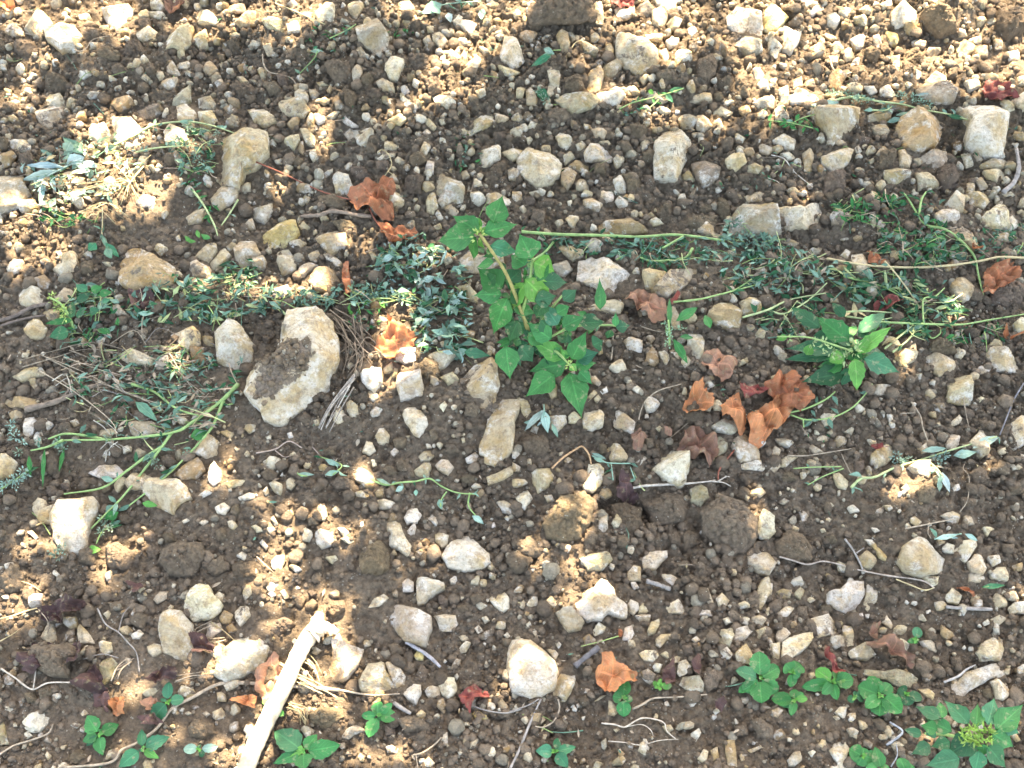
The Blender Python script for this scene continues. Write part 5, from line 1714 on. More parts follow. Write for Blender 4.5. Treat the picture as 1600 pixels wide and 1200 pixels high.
rosette('seedling', 'compact dark seedling with rounded leaves in front of the speckled flat stone', 590, 1118, tl('N', [(762, 778, 80), (852, 795, 55), (882, 880, 90), (658, 872, 55), (700, 1008, 88), (785, 905, 38), (720, 850, 40)]), group=SG, shape='round', col='g')
rosette('seedling', 'pale seedling half hidden behind the sunlit stick', 423, 1103, tl('N', [(60, 760, 70), (175, 872, 55), (40, 850, 55)]), col='lt', group=SG, shape='round')
rosette('seedling', 'four-leaved seedling standing alone on fine soil at the near edge', 867, 1174, tl('O', [(148, 1092, 90), (288, 1008, 62), (402, 1068, 65), (352, 1198, 88), (262, 1110, 20)]), col='bl', group=SG, shape='ovate')
rosette('seedling', 'bright seedling of three stacked round leaves by the torn orange leaf', 974, 1091, tl('O', [(706, 645, 92), (628, 752, 75), (700, 882, 92), (755, 775, 50)]), group=SG, shape='round')
rosette('seedling', 'tiny bright green four-leaved seedling near the grey flat stone', 1031, 1071, tl('O', [(876, 665, 38), (925, 638, 32), (1002, 688, 46), (920, 716, 34), (890, 700, 26)]), col='lt', group=SG, shape='round')
rosette('seedling', 'lone seedling with one upright bluish leaf by the twisted brown leaf', 1431, 1000, tl('P', [(938, 315, 62, 'bl'), (872, 412, 32), (925, 425, 28)]), group=SG, shape='round')
SR = 'seedlings crowded in a row near the corner weed'
rosette('row_seedling', 'broad seedling that starts the crowded seedling row, leaves stacked high', 1187, 1060, [(1187, 1017, 32), (1150, 1047, 24, 'bl'), (1153, 1082, 17), (1190, 1099, 34), (1160, 1080, 24), (1218, 1042, 26), (1216, 1082, 28)], group=SR, shape='round', h=20)
rosette('row_seedling', 'small round-leaved seedling behind the crowded start of the row', 1238, 1050, [(1227, 1037, 24), (1253, 1038, 24), (1235, 1074, 18), (1250, 1058, 16)], group=SR, shape='round')
rosette('row_seedling', 'low seedling with tiny bright leaves in front of the crowded start', 1242, 1093, [(1214, 1098, 20), (1236, 1118, 13), (1262, 1091, 12, 'lt'), (1240, 1076, 14), (1205, 1092, 22), (1256, 1082, 12)], group=SR, shape='round')
rosette('row_seedling', 'yellow-green seedling under the short red leaf', 1302, 1065, [(1274, 1046, 24, 'lt'), (1253, 1074, 20), (1285, 1084, 18), (1308, 1094, 18), (1334, 1062, 26), (1316, 1050, 24, 'lt'), (1320, 1068, 18)], group=SR, shape='round')
rosette('row_seedling', 'widest seedling of the row in front of the long thin slab', 1376, 1086, [(1340, 1072, 32), (1374, 1119, 36), (1410, 1113, 32), (1392, 1068, 22), (1357, 1056, 24), (1352, 1106, 20), (1368, 1070, 20)], group=SR, shape='round', h=18)
rosette('row_seedling', 'small dark seedling that ends the row beside the corner weed', 1416, 1085, [(1405, 1073, 18), (1420, 1103, 20), (1442, 1092, 17), (1400, 1090, 16)], group=SR, shape='round', col='dk')
rosette('row_seedling', 'stunted seedling tucked behind the widest one of the row', 1336, 1090, [(1324, 1094, 12, 'dk'), (1350, 1086, 18), (1338, 1080, 12)], group=SR, shape='round', col='dk')
rosette('edge_seedling', 'round-leaved seedling cut by the near edge, beside the bone-shaped stone', 1348, 1181, [(1327, 1170, 26), (1368, 1186, 24), (1350, 1168, 18), (1340, 1196, 24)], group='plants at the near edge', shape='round')
rosette('edge_seedling', 'seedling with one tall pointed leaf at the near edge', 1378, 1204, [(1367, 1166, 22, 'g'), (1388, 1196, 20), (1350, 1205, 26)], group='plants at the near edge', shape='ovate', h=20)
rosette('edge_seedling', 'seedling with a rounded upright leaf beside the corner weed', 1415, 1207, [(1406, 1183, 22, 'g'), (1428, 1196, 18)], group='plants at the near edge', shape='round', h=16)

# corner weed
t, org = plant('corner_weed', 'large dark green weed with pointed leaves and a spiky yellow-green flower head in the corner', 'weed', 1516, 1160)
px_tube(t, org, 'stem', [(1520, 1170, -8), (1516, 1160, 40), (1513, 1148, 90)], .005, .004, 'st')
px_tube(t, org, 'branch', [(1518, 1165, 20), (1490, 1150, 60), (1445, 1146, 62)], .003, .0015, 'st')
for x0, y0, x1, y1, w in [(1080, 890, 915, 808, 82), (1150, 972, 978, 890, 84), (1255, 925, 1098, 768, 105), (1300, 945, 1312, 790, 78), (1372, 930, 1418, 755, 112), (1420, 965, 1603, 795, 125), (1400, 985, 1540, 1070, 125), (1295, 1008, 1100, 1132, 135), (1370, 1060, 1492, 1205, 115), (960, 990, 853, 960, 55), (1015, 1055, 893, 1115, 82), (1140, 1035, 1015, 1068, 78), (1200, 1140, 978, 1185, 125), (1320, 1090, 1290, 1245, 95), (1090, 890, 1075, 785, 60), (1060, 960, 950, 930, 80), (1480, 930, 1570, 985, 90), (1350, 1050, 1340, 1130, 70), (1045, 960, 985, 1000, 70), (1440, 880, 1490, 820, 60)]:
    px_leaf(t, org, 1200 + x0 / 4, 900 + y0 / 4, 1200 + x1 / 4, 900 + y1 / 4, w / 4 * 1.12, 92, 84 + RNG.uniform(-10, 10), RNG.choice(['bl', 'g', 'bl', 'dk']), 'rhomb' if w > 60 else 'ovate', curl=RNG.uniform(.08, .25))
b_ = Bag()
for _ in range(150):
    p0 = plane(1500 + RNG.uniform(0, 52), 1136 + RNG.uniform(0, 26), .1 + RNG.uniform(0, .012)); d = norm(RNG.normal(size=3) + [0, 0, 1.2])
    V, F, uv = leaf(p0, p0 + d * .008, .003, RNG.normal(size=3), 'lance', nu=4, nv=3); b_.add(V, F, np.array([.20, .34, .07]) * RNG.uniform(.6, 1.4), luv=uv)
obj('flower_head', b_.mesh('flower_head', M['leaf'], origin=org), parent=t, kind='stuff')

# broad-leaved weed on the right
t, org = plant('broad_leaved_weed', 'bushy broad-leaved green weed with a thin flower stalk beside the brown leaf heap', 'weed', 1330, 545)
px_tube(t, org, 'stem', [(1332, 552, -6), (1332, 540, 40), (1330, 530, 80)], .0045, .003, 'stp')
for x0, y0, x1, y1, w, z0, z1, c_ in [(505, 930, 290, 770, 130, 80, 75, 'g'), (330, 850, 138, 715, 85, 70, 55, 'dk'), (560, 880, 742, 745, 85, 75, 60, 'bl'), (560, 1010, 768, 838, 92, 80, 95, 'lt'), (598, 1040, 832, 1128, 125, 75, 55, 'bl'), (540, 1040, 560, 1240, 110, 70, 45, 'lt'), (450, 985, 98, 970, 120, 55, 35, 'dk'), (440, 1020, 105, 1042, 80, 40, 25, 'dk'), (480, 1070, 300, 1095, 120, 45, 30, 'g'), (480, 1130, 205, 1185, 130, 35, 20, 'dk'), (480, 780, 400, 690, 62, 60, 65, 'dk'), (240, 1020, 270, 950, 62, 62, 66, 'lt'), (560, 1000, 640, 900, 60, 85, 90, 'lt'), (520, 960, 440, 880, 90, 70, 60, 'dk'), (380, 900, 280, 900, 80, 50, 40, 'dk'), (560, 900, 640, 860, 60, 60, 55, 'dk'), (600, 1000, 720, 1000, 90, 60, 50, 'dk'), (520, 1100, 460, 1210, 80, 40, 25, 'dk'), (470, 1020, 380, 1060, 90, 60, 55, 'lt')]:
    px_leaf(t, org, 1200 + x0 / 4, 300 + y0 / 4, 1200 + x1 / 4, 300 + y1 / 4, w / 4 * 1.08, z0, z1, c_, 'ovate' if w < 120 else 'rhomb', curl=RNG.uniform(.08, .25), serr=.08)
for _ in range(26):
    a = RNG.uniform(0, 6.28); l_ = RNG.uniform(20, 40); x0, y0 = 1326 + RNG.normal() * 12, 545 + RNG.normal() * 10
    px_leaf(t, org, x0, y0, x0 + math.cos(a) * l_ * 1.1, y0 + math.sin(a) * l_ * .8, l_ * RNG.uniform(.4, .55), RNG.uniform(30, 65), RNG.uniform(15, 55), RNG.choice(['dk', 'g', 'bl', 'dk']), 'ovate', curl=RNG.uniform(.05, .3), serr=.08)
px_tube(t, org, 'flower_stalk', [(1332, 549, 75), (1300, 538, 90), (1262, 527, 85), (1214, 526, 70)], .0016, .001, 'st')
px_leaf(t, org, 1230, 526, 1212, 531, 11, 72, 66, 'lt')
b_ = Bag()
for cx, cy, n, r_, z in ((1335, 548, 30, .010, 90), (1287, 538, 14, .007, 85), (1298, 550, 16, .008, 75), (1270, 534, 8, .005, 85), (1232, 530, 6, .004, 72), (1322, 562, 14, .01, 80)):
    p0 = plane(cx, cy, z / 1000)
    for _ in range(n):
        d = norm(RNG.normal(size=3) + [0, 0, .8]); q = p0 + d * r_ * RNG.uniform(.2, 1)
        V, F, uv = leaf(q, q + d * .007, .0035, RNG.normal(size=3), 'ovate', nu=4, nv=3); b_.add(V, F, np.array([.27, .38, .17]) * RNG.uniform(.7, 1.2), luv=uv)
obj('flower_bud', b_.mesh('flower_bud', M['leaf'], origin=org), parent=t, kind='stuff')

# narrow-leaved little weed, middle right
t, org = plant('narrow_leaved_weed', 'small weed with narrow dark leaves and mealy buds beside the rough ochre stone', 'weed', 1045, 530)
px_tube(t, org, 'stem', [(1046, 548, -4), (1046, 520, 25), (1044, 500, 30)], .002, .0013, 'st')
for x0, y0, x1, y1, w in [(985, 840, 984, 658, 32), (1028, 805, 1162, 718, 60), (1240, 850, 1205, 765, 50), (1010, 920, 1098, 1072, 52), (1050, 905, 1136, 910, 36), (985, 900, 960, 840, 26)]:
    px_leaf(t, org, 800 + x0 / 4, 300 + y0 / 4, 800 + x1 / 4, 300 + y1 / 4, w / 4 * 1.1, 24, 28, 'g', 'lance')
def buds(root, org, name, spots_, col, n=14, r_=.007, sz=.005, z=.012, m='wilted'):
    b_ = Bag()
    for cx, cy in spots_:
        p0 = at(cx, cy, z)
        for _ in range(n):
            d = norm(RNG.normal(size=3) + [0, 0, .7]); q = p0 + d * r_ * RNG.uniform(.1, 1) * [1, 1, .6]
            V, F, uv = leaf(q, q + d * sz * RNG.uniform(.6, 1.3), sz * .55, RNG.normal(size=3), 'ovate', nu=4, nv=3); b_.add(V, F, np.array(col) * RNG.uniform(.7, 1.25), luv=uv)
    return obj(name, b_.mesh(name, M[m], origin=org), parent=root, kind='stuff')
buds(t, org, 'flower_bud', [(1040, 508), (1046, 516), (1048, 528), (1044, 538), (1064, 513)], (.24, .40, .24), 18, .007, .004, .028)

# leafy stem with yellow buds, left
t, org = plant('budding_weed', 'low weed with a spike of yellow-green buds at the end of two dark sticks', 'weed', 113, 505)
px_tube(t, org, 'stem', [(118, 520, 2), (108, 495, 22), (95, 475, 34), (78, 465, 38)], .0022, .0014, 'st')
for x0, y0, x1, y1, w, c_ in [(450, 800, 280, 822, 42, 'g'), (430, 870, 308, 905, 85, 'dk'), (485, 790, 532, 715, 42, 'dk'), (545, 620, 472, 578, 55, 'bl'), (445, 790, 455, 680, 45, 'dk'), (480, 690, 570, 625, 50, 'dk'), (560, 750, 620, 735, 50, 'dk'), (570, 620, 640, 590, 50, 'g'), (620, 640, 700, 625, 50, 'g'), (640, 690, 690, 670, 40, 'bl')]:
    px_leaf(t, org, x0 / 4, 300 + y0 / 4, x1 / 4, 300 + y1 / 4, w / 4 * 1.1, 24, 24, c_, 'ovate')
buds(t, org, 'flower_bud', [(80, 465), (86, 471), (92, 478), (99, 486), (103, 494)], (.30, .42, .12), 22, .008, .005, .03, 'leaf')

# ---------------------------------------------------------------- cut weeds lying wilted on the ground
def cut(name, label, stems, leaves=0, lcol='wd', lsz=(9, 17), col='st', buds_=None, bcol=(.20, .28, .19), r0=.0022, r1=.0010, spread=9, group='cut weeds lying wilted on the soil', lshape='lance', z0=.012, traced=(), twist=1.2):
    c0 = stems[0][len(stems[0]) // 2]
    t, org = plant(name, label, 'cut weed', c0[0], c0[1], group)
    tot = []
    for i, s in enumerate(stems):
        o, P = px_tube(t, org, 'stem' if i == 0 else 'side_stem', s, r0 * (1 if i == 0 else .75), r1, col, z0=z0)
        tot.append(P)
    P = np.concatenate(tot)
    for k in range(leaves):
        q = P[RNG.randint(len(P))]; d = norm(np.array([RNG.normal(), RNG.normal() * .9, RNG.uniform(-.25, .25)])); L = RNG.uniform(*lsz) * PXM * 1.25
        e = q + d * L; e[2] = max(e[2], float(G(e[0], e[1])) + .004)
        V, F, uv = leaf(q, e, L * RNG.uniform(.28, .45), RNG.normal(size=3) * .6 + [0, 0, 1], lshape, curl=RNG.uniform(-.3, .5), fold=RNG.uniform(.2, .9), twist=RNG.normal() * twist, ruffle=.12)
        kc = np.array(GRN[lcol if RNG.rand() < .75 else RNG.choice(['wl', 'dk', 'wd'])]) * RNG.uniform(.75, 1.25)
        obj('leaf', mesh('leaf', V - org, F, M['wilted'], kc, {'luv': uv}), parent=t)
    for x0, y0, x1, y1, w, c_ in traced:
        px_leaf(t, org, x0, y0, x1, y1, w, 14, 12, c_, 'lance', curl=RNG.uniform(-.2, .4), m='wilted', twist=RNG.normal() * .5, ruffle=.1)
    if buds_: buds(t, org, 'seed_head', buds_, bcol, 20, .008, .0048, .013)
    return t
def along(a, b, n): return [(a[0] + (b[0] - a[0]) * i / (n - 1) + RNG.normal() * 3, a[1] + (b[1] - a[1]) * i / (n - 1) + RNG.normal() * 3) for i in range(n)]

cut('cut_weed', 'long straight green stem lying crosswise behind the white-edged stone, leaves beneath', [[(815, 362), (870, 366), (950, 368), (1000, 370), (1060, 367), (1132, 376)], [(865, 378), (850, 395), (830, 408)], [(1068, 369), (1035, 388)]], 26, 'dk', col='st', r0=.0026, r1=.002)
cut('cut_weed', 'short bent green stem on dark leafy litter beside the slanting buff slab', [[(1082, 388), (1072, 402), (1050, 406), (1020, 408), (1000, 402)]], 16, 'dk', r0=.0024, r1=.0014)
cut('cut_weed', 'thin stem running right from the brown crumpled leaf to green leaves', [[(1050, 472), (1090, 468), (1128, 459), (1182, 445)], [(1128, 460), (1150, 452), (1175, 436)]], 8, 'dk', r0=.0018)
cut('cut_weed', 'pale green stem with side shoots leading into the broad-leaved weed', [[(1160, 496), (1200, 484), (1235, 468), (1290, 458)], [(1200, 484), (1225, 490), (1262, 470), (1292, 442)]], 10, 'dk', col='stp')
cut('cut_weed', 'long straw-coloured stem turning green, crossing behind the bent stalks', [[(1292, 404), (1350, 414), (1420, 418), (1480, 415), (1530, 408), (1562, 402), (1604, 403)]], 14, 'dk', col='straw', r0=.0018, r1=.002)
cut('cut_weed', 'arching green stem bending down beside the round dark clod', [[(1450, 354), (1475, 358), (1500, 375), (1522, 400), (1528, 425), (1536, 461)], [(1455, 355), (1440, 345), (1420, 312), (1412, 302)], [(1436, 335), (1440, 312), (1447, 300)]], 22, 'dk', r0=.0024, r1=.0015)
cut('cut_weed', 'thin dry pale stalk leaning over the bent green stalks', [[(1382, 408, 30), (1400, 428, 26), (1420, 455, 20), (1438, 482, 14)]], 4, 'wd', col='straw', r0=.0015)
cut('cut_weed', 'green stem with two kinks lying behind the broad-leaved weed', [[(1318, 431), (1350, 440), (1380, 448), (1412, 466)], [(1380, 448), (1395, 452), (1415, 464)]], 16, 'dk')
cut('cut_weed', 'long thin green stem stretching to the edge from the broad-leaved weed', [[(1370, 503, 26), (1440, 506, 22), (1500, 507, 18), (1545, 500, 14), (1600, 491, 10)], [(1443, 506, 20), (1443, 468, 24), (1460, 464, 22), (1476, 450, 20)], [(1442, 507), (1455, 528), (1468, 522), (1470, 515)]], 18, 'dk', r0=.0020)
cut('cut_weed', 'fan of pale straw leaves beside the broad-leaved weed', [[(1322, 488, 16), (1350, 486, 16), (1400, 489, 12)], [(1320, 494, 16), (1370, 500, 16), (1400, 495)], [(1382, 545, 14), (1410, 522, 18), (1430, 505, 18)], [(1395, 550, 12), (1420, 530, 16), (1434, 508, 16)]], 10, 'straw', col='stp', r0=.0022, lsz=(14, 26))
cut('cut_weed', 'pair of thin curved green stems reaching in front of the broad-leaved weed', [[(1232, 645), (1260, 638), (1290, 624), (1305, 612)], [(1235, 648), (1262, 656), (1300, 652), (1330, 638), (1350, 618), (1363, 600)], [(1255, 655), (1256, 668)]], 9, 'wd', r0=.0018)
cut('cut_weed', 'largest cut stem, green and forked, its tip resting on the creased smooth stone', [[(372, 600), (345, 627), (300, 660), (268, 676), (180, 686), (98, 688)], [(350, 622), (335, 660), (322, 680), (300, 704), (255, 748), (194, 796)], [(268, 676), (250, 702), (222, 738), (190, 778), (142, 826)], [(255, 697), (230, 712), (195, 738), (160, 762), (100, 772)], [(98, 688), (75, 698), (48, 704)], [(172, 688), (130, 680), (100, 678), (75, 686)], [(205, 600), (240, 612), (275, 638), (312, 650)]], 34, 'wd', (9, 18), buds_=[(92, 692), (98, 702), (170, 685), (238, 718), (243, 724), (293, 708), (30, 706)], r0=.0032, r1=.0013,
    traced=[(212, 628, 245, 656, 16, 'wd'), (298, 682, 326, 676, 20, 'g'), (185, 800, 162, 812, 16, 'g'), (222, 786, 246, 790, 11, 'lt'), (70, 702, 66, 762, 8, 'g'), (45, 712, 48, 744, 8, 'g'), (84, 700, 105, 690, 8, 'wd'), (135, 860, 158, 858, 16, 'lt'), (165, 800, 180, 790, 14, 'wd'), (100, 700, 92, 738, 7, 'g'), (260, 640, 285, 615, 9, 'wd')])
cut('cut_weed', 'mealy grey-green sprig scattered by the far end of the creased stone', [[(150, 850), (160, 830), (176, 822)]], 3, 'wd', buds_=[(160, 812), (166, 818), (172, 826), (158, 832), (84, 862), (92, 868), (96, 856)], r0=.001)
cut('cut_weed', 'mealy bluish bud cluster at the edge in front of the creased stone', [[(2, 764), (20, 752), (44, 736)]], 2, 'wl', buds_=[(4, 762), (12, 756), (20, 750), (30, 745), (38, 738), (26, 756), (42, 744), (16, 664), (20, 672), (24, 682), (34, 690), (60, 690)], bcol=(.22, .34, .27), r0=.001)
cut('cut_weed', 'sunlit cut weed with pale green stems and grey leaves before the leaf-draped stone', [[(178, 227), (210, 212), (240, 196), (290, 190), (330, 196), (372, 210)], [(212, 238), (245, 231), (300, 227)]], 22, 'wl', (8, 16), buds_=[(292, 196), (298, 204), (290, 228), (300, 224), (316, 206), (340, 210), (120, 225), (130, 232)], col='stp')
cut('cut_weed', 'bundle of large wilted silver-blue leaves lying in the far corner', [[(60, 300), (72, 278), (100, 262), (130, 250)]], 8, 'sv', (12, 24), buds_=[(80, 285), (92, 278), (100, 290), (60, 292)], col='sv', traced=[(100, 262, 36, 256, 12, 'sv'), (104, 256, 132, 245, 22, 'sv'), (90, 266, 32, 282, 14, 'sv'), (130, 240, 100, 216, 20, 'wl'), (70, 280, 62, 322, 9, 'sv'), (110, 222, 102, 240, 18, 'wl'), (150, 262, 128, 250, 14, 'sv'), (110, 270, 150, 266, 9, 'sv')])
cut('cut_weed', 'wilted grey leaves draped over the large buff stone', [[(372, 210), (378, 240), (386, 262)]], 12, 'wl', (8, 15), buds_=[(385, 232), (390, 244), (384, 266), (310, 250), (306, 240)], col='wl', r0=.001)
cut('cut_weed', 'long wilted stem with a fluffy grey-green clump over the far stones', [[(1300, 158), (1330, 152), (1370, 158), (1410, 163), (1440, 171), (1480, 178), (1512, 187)], [(1360, 172), (1385, 172), (1395, 164)]], 16, 'wl', (9, 18), buds_=along((1298, 146), (1352, 156), 9) + along((1408, 148), (1448, 160), 6), traced=[(1310, 160, 1266, 166, 13, 'sv'), (1425, 150, 1470, 146, 8, 'sv'), (1408, 184, 1385, 192, 9, 'wl'), (1400, 180, 1430, 176, 8, 'wl'), (1480, 180, 1508, 186, 8, 'dk')], col='stp', bcol=(.22, .34, .24))
cut('cut_weed', 'wilted silvery sprig with limp folded leaves on bare soil', [[(1330, 762), (1345, 748), (1368, 745), (1400, 730), (1440, 718), (1480, 705), (1558, 682)], [(1450, 720), (1466, 735), (1478, 752)]], 16, 'wl', (9, 18), buds_=[(1405, 722), (1416, 718), (1400, 712), (1462, 716), (1474, 712), (1470, 722)], col='stp', traced=[(1520, 700, 1562, 681, 14, 'sv'), (1490, 712, 1528, 706, 16, 'sv'), (1472, 738, 1484, 770, 12, 'sv'), (1468, 750, 1468, 768, 8, 'wl'), (1440, 705, 1480, 700, 10, 'wl')], bcol=(.2, .31, .25))
cut('cut_weed', 'trailing wilted shoot with small drooping grey-blue leaves', [[(585, 752), (605, 758), (625, 754), (650, 752), (672, 748), (690, 760), (715, 770), (745, 772)], [(734, 770), (732, 790), (745, 808)], [(698, 768), (690, 780), (688, 792)]], 12, 'wl', (6, 12), col='st', traced=[(588, 748, 612, 758, 7, 'wl'), (630, 760, 618, 768, 9, 'sv'), (738, 806, 756, 818, 11, 'sv'), (650, 765, 650, 775, 8, 'wl'), (686, 780, 690, 796, 10, 'wl')], r0=.0016)
cut('cut_weed', 'limp grey shoot curling around a small pale stone', [[(462, 735), (468, 742), (480, 744)], [(500, 714), (520, 720), (534, 728), (520, 742)]], 5, 'wl', (7, 14), traced=[(508, 718, 532, 728, 9, 'wl'), (508, 742, 530, 736, 9, 'wl'), (466, 740, 492, 742, 6, 'wl')], r0=.0010)
cut('cut_weed', 'hanging pale blue-green leaves in front of the green weed', [[(850, 632), (850, 648), (846, 660)]], 2, 'sv', (8, 12), traced=[(850, 640, 820, 672, 12, 'sv'), (850, 642, 856, 676, 16, 'sv'), (862, 662, 872, 684, 8, 'wl'), (838, 660, 818, 660, 8, 'wl')], r0=.001, col='wl')
cut('cut_weed', 'tangled thin wilted stems around the dark purple leaf', [[(925, 712), (945, 722), (965, 724), (985, 724)], [(955, 725), (958, 750)], [(985, 730), (992, 750)]], 8, 'wd', (6, 11), col='wl', r0=.001, traced=[(925, 708, 948, 718, 7, 'wl'), (928, 716, 946, 722, 7, 'wl')])
cut('cut_weed', 'small silvery leaf pair lying by the faceted cream stone', [[(1460, 842), (1480, 838), (1502, 834)]], 2, 'sv', traced=[(1460, 843, 1500, 834, 9, 'sv'), (1508, 834, 1528, 845, 8, 'sv')], r0=.0008, col='wl')
cut('cut_weed', 'single bluish leaf near the edge in front of the stone cluster', [[(1536, 918), (1545, 916)]], 0, 'wl', traced=[(1534, 917, 1572, 914, 9, 'bl')], r0=.0006)
cut('cut_weed', 'blue-green wilted leaf curled beside the long upright stones at the back', [[(846, 88), (858, 80), (876, 78)]], 3, 'bl', traced=[(862, 84, 830, 104, 12, 'bl'), (850, 76, 866, 84, 10, 'wl'), (842, 140, 856, 152, 14, 'bl'), (840, 142, 850, 158, 10, 'bl')], buds_=[(842, 142), (848, 150), (852, 156)], r0=.0008)
cut('cut_weed', 'bluish wilted leaves by the sunlit stones at the far edge', [[(655, 20), (690, 8), (720, 4), (752, 2)]], 8, 'wl', (10, 18), traced=[(690, 6, 660, 20, 20, 'wl'), (700, 20, 704, 35, 12, 'sv'), (752, 30, 756, 14, 12, 'wl'), (670, 8, 690, 22, 14, 'wl')], r0=.001, col='wl')
cut('cut_weed', 'slender wilted shoot with bluish leaves behind the dusty block', [[(515, 60), (540, 48), (556, 38)], [(468, 115), (490, 92), (496, 80)]], 8, 'wd', (8, 14), r0=.001, traced=[(485, 80, 506, 80, 7, 'wl'), (490, 78, 496, 72, 6, 'bl')])
cut('cut_weed', 'low green shoot among pebbles beyond the tall notched stone', [[(968, 170), (990, 160), (1030, 150), (1068, 138)], [(1010, 172), (1025, 160), (1034, 148)]], 12, 'g', (7, 12), r0=.0012, traced=[(1045, 142, 1070, 138, 9, 'bl'), (1040, 146, 1052, 160, 9, 'bl'), (1012, 142, 1022, 146, 9, 'lt')])
cut('cut_weed', 'grass-like green blades left of the down-pointing triangular stone', [[(1232, 196), (1250, 186), (1275, 178)], [(1200, 188), (1235, 192), (1270, 200)]], 22, 'g', (8, 16), r0=.0010)
cut('cut_weed', 'small green sprig with thread-like stems on bare soil before the pointed orange leaf', [[(1240, 732), (1270, 730), (1315, 729)], [(1262, 758), (1285, 745), (1318, 732)]], 6, 'wd', (5, 9), r0=.0009)
cut('cut_weed', 'pale bent stem rising from a green tuft near the lime-tinted stone', [[(302, 298), (318, 320), (335, 352), (340, 368)], [(372, 312), (358, 335), (346, 352)]], 8, 'g', (8, 14), col='stp', r0=.0022, traced=[(318, 374, 324, 366, 16, 'g'), (300, 380, 288, 368, 7, 'lt'), (306, 378, 290, 376, 6, 'lt'), (312, 372, 306, 358, 7, 'lt')])
cut('cut_weed', 'drooping blue-green leaves hanging behind the rough brown stone', [[(160, 325), (160, 350), (160, 375), (172, 385)]], 3, 'wd', (8, 14), col='straw', traced=[(150, 380, 138, 392, 16, 'bl'), (165, 380, 186, 402, 12, 'bl'), (165, 388, 175, 404, 14, 'wd'), (158, 365, 170, 392, 7, 'wd')], r0=.0009)
cut('cut_weed', 'grey leaf and pale stalk crossing the greyish broad stone', [[(1150, 345), (1165, 342), (1175, 352), (1190, 370), (1204, 388)]], 6, 'wl', (9, 16), col='wl', r0=.0018, buds_=[(1155, 347), (1160, 355), (1164, 364), (1168, 372)])

# ---- leafy litter: masses of chopped leaves that nobody could count
def poly_pts(poly, n):
    poly = np.array(poly, float); lo, hi = poly.min(0), poly.max(0); out = []
    while len(out) < n:
        p = RNG.uniform(lo, hi); c_ = False; j = len(poly) - 1
        for i in range(len(poly)):
            if (poly[i, 1] > p[1]) != (poly[j, 1] > p[1]) and p[0] < (poly[j, 0] - poly[i, 0]) * (p[1] - poly[i, 1]) / (poly[j, 1] - poly[i, 1]) + poly[i, 0]: c_ = not c_
            j = i
        if c_: out.append(p)
    return np.array(out)
def litter(label, regions, name='leaf_litter', m='wilted'):
    b_ = Bag()
    for poly, n, cols, sz, zmax, ar in regions:
        for p in poly_pts(poly, int(n * (1.35 if n > 100 else 1.1))):
            if vnoise(p[0] / 15, p[1] / 9, 8) < .38: continue
            q = at(p[0], p[1], .002 + zmax * RNG.rand() ** 1.7); d = norm(np.array([RNG.normal(), RNG.normal() * .8, RNG.normal() * .25])); L = (sz[0] + (sz[1] * 1.4 - sz[0]) * RNG.rand() ** 1.6) * PXM
            k = np.array(GRN[cols[RNG.randint(len(cols))]]) * RNG.uniform(.65, 1.3)
            V, F, uv = leaf(q - d * L / 2, q + d * L / 2, L * ar * RNG.uniform(.7, 1.3), RNG.normal(size=3) * .55 + [0, 0, 1], 'lance', curl=RNG.uniform(-.4, .6), fold=RNG.uniform(.1, 1), twist=RNG.normal() * 1.2, ruffle=.15, nu=6, nv=3)
            b_.add(V, F, k, luv=uv)
            if RNG.rand() < .16 and n > 60:      # thin broken stems among the leaves
                e = norm(np.array([RNG.normal() * 1.5, RNG.normal() * .7, RNG.normal() * .1])); s_ = RNG.uniform(15, 60) * PXM
                V, F = tube(catmull([q - e * s_ / 2, q + RNG.normal(0, .003, 3), q + e * s_ / 2], 3), RNG.uniform(.0005, .0012), .0004, 4)
                b_.add(V, F, np.array(GRN[['st', 'wd', 'stp', 'dry'][RNG.randint(4)]]) * RNG.uniform(.6, 1.1), luv=np.zeros((len(V), 3)))
    obj(name, b_.mesh(name, M[m]), kind='stuff', label=label)
litter('wilted grey-green leaf litter in a mound beside the green weed', [
    ([(600, 372), (660, 362), (720, 400), (735, 470), (745, 520), (720, 560), (660, 545), (640, 500), (590, 450), (575, 420)], 520, ['wl', 'wd', 'wl', 'sv', 'dk'], (7, 20), .022, .4),
    ([(450, 450), (600, 442), (640, 460), (620, 475), (520, 480), (450, 475)], 260, ['wd', 'wl', 'wd'], (5, 12), .018, .4)])
litter('chopped green leaves and stems in a band behind the tapering cream stones', [
    ([(230, 430), (330, 425), (440, 455), (450, 490), (330, 500), (225, 505), (190, 480)], 380, ['dk', 'wd', 'wd', 'wl', 'stp'], (7, 20), .02, .3),
    ([(350, 412), (400, 405), (402, 450), (355, 452)], 70, ['dk', 'wd'], (7, 16), .016, .35),
    ([(130, 440), (180, 455), (190, 520), (130, 545), (90, 520), (100, 470)], 150, ['wl', 'wd', 'dk', 'g'], (6, 16), .018, .4)])
litter('dull green chopped leaves and hay in front of the cream stones', [
    ([(90, 540), (260, 540), (380, 560), (375, 620), (300, 690), (160, 680), (110, 620)], 560, ['wd', 'wl', 'dk', 'dry', 'dry', 'wd'], (6, 17), .018, .3)])
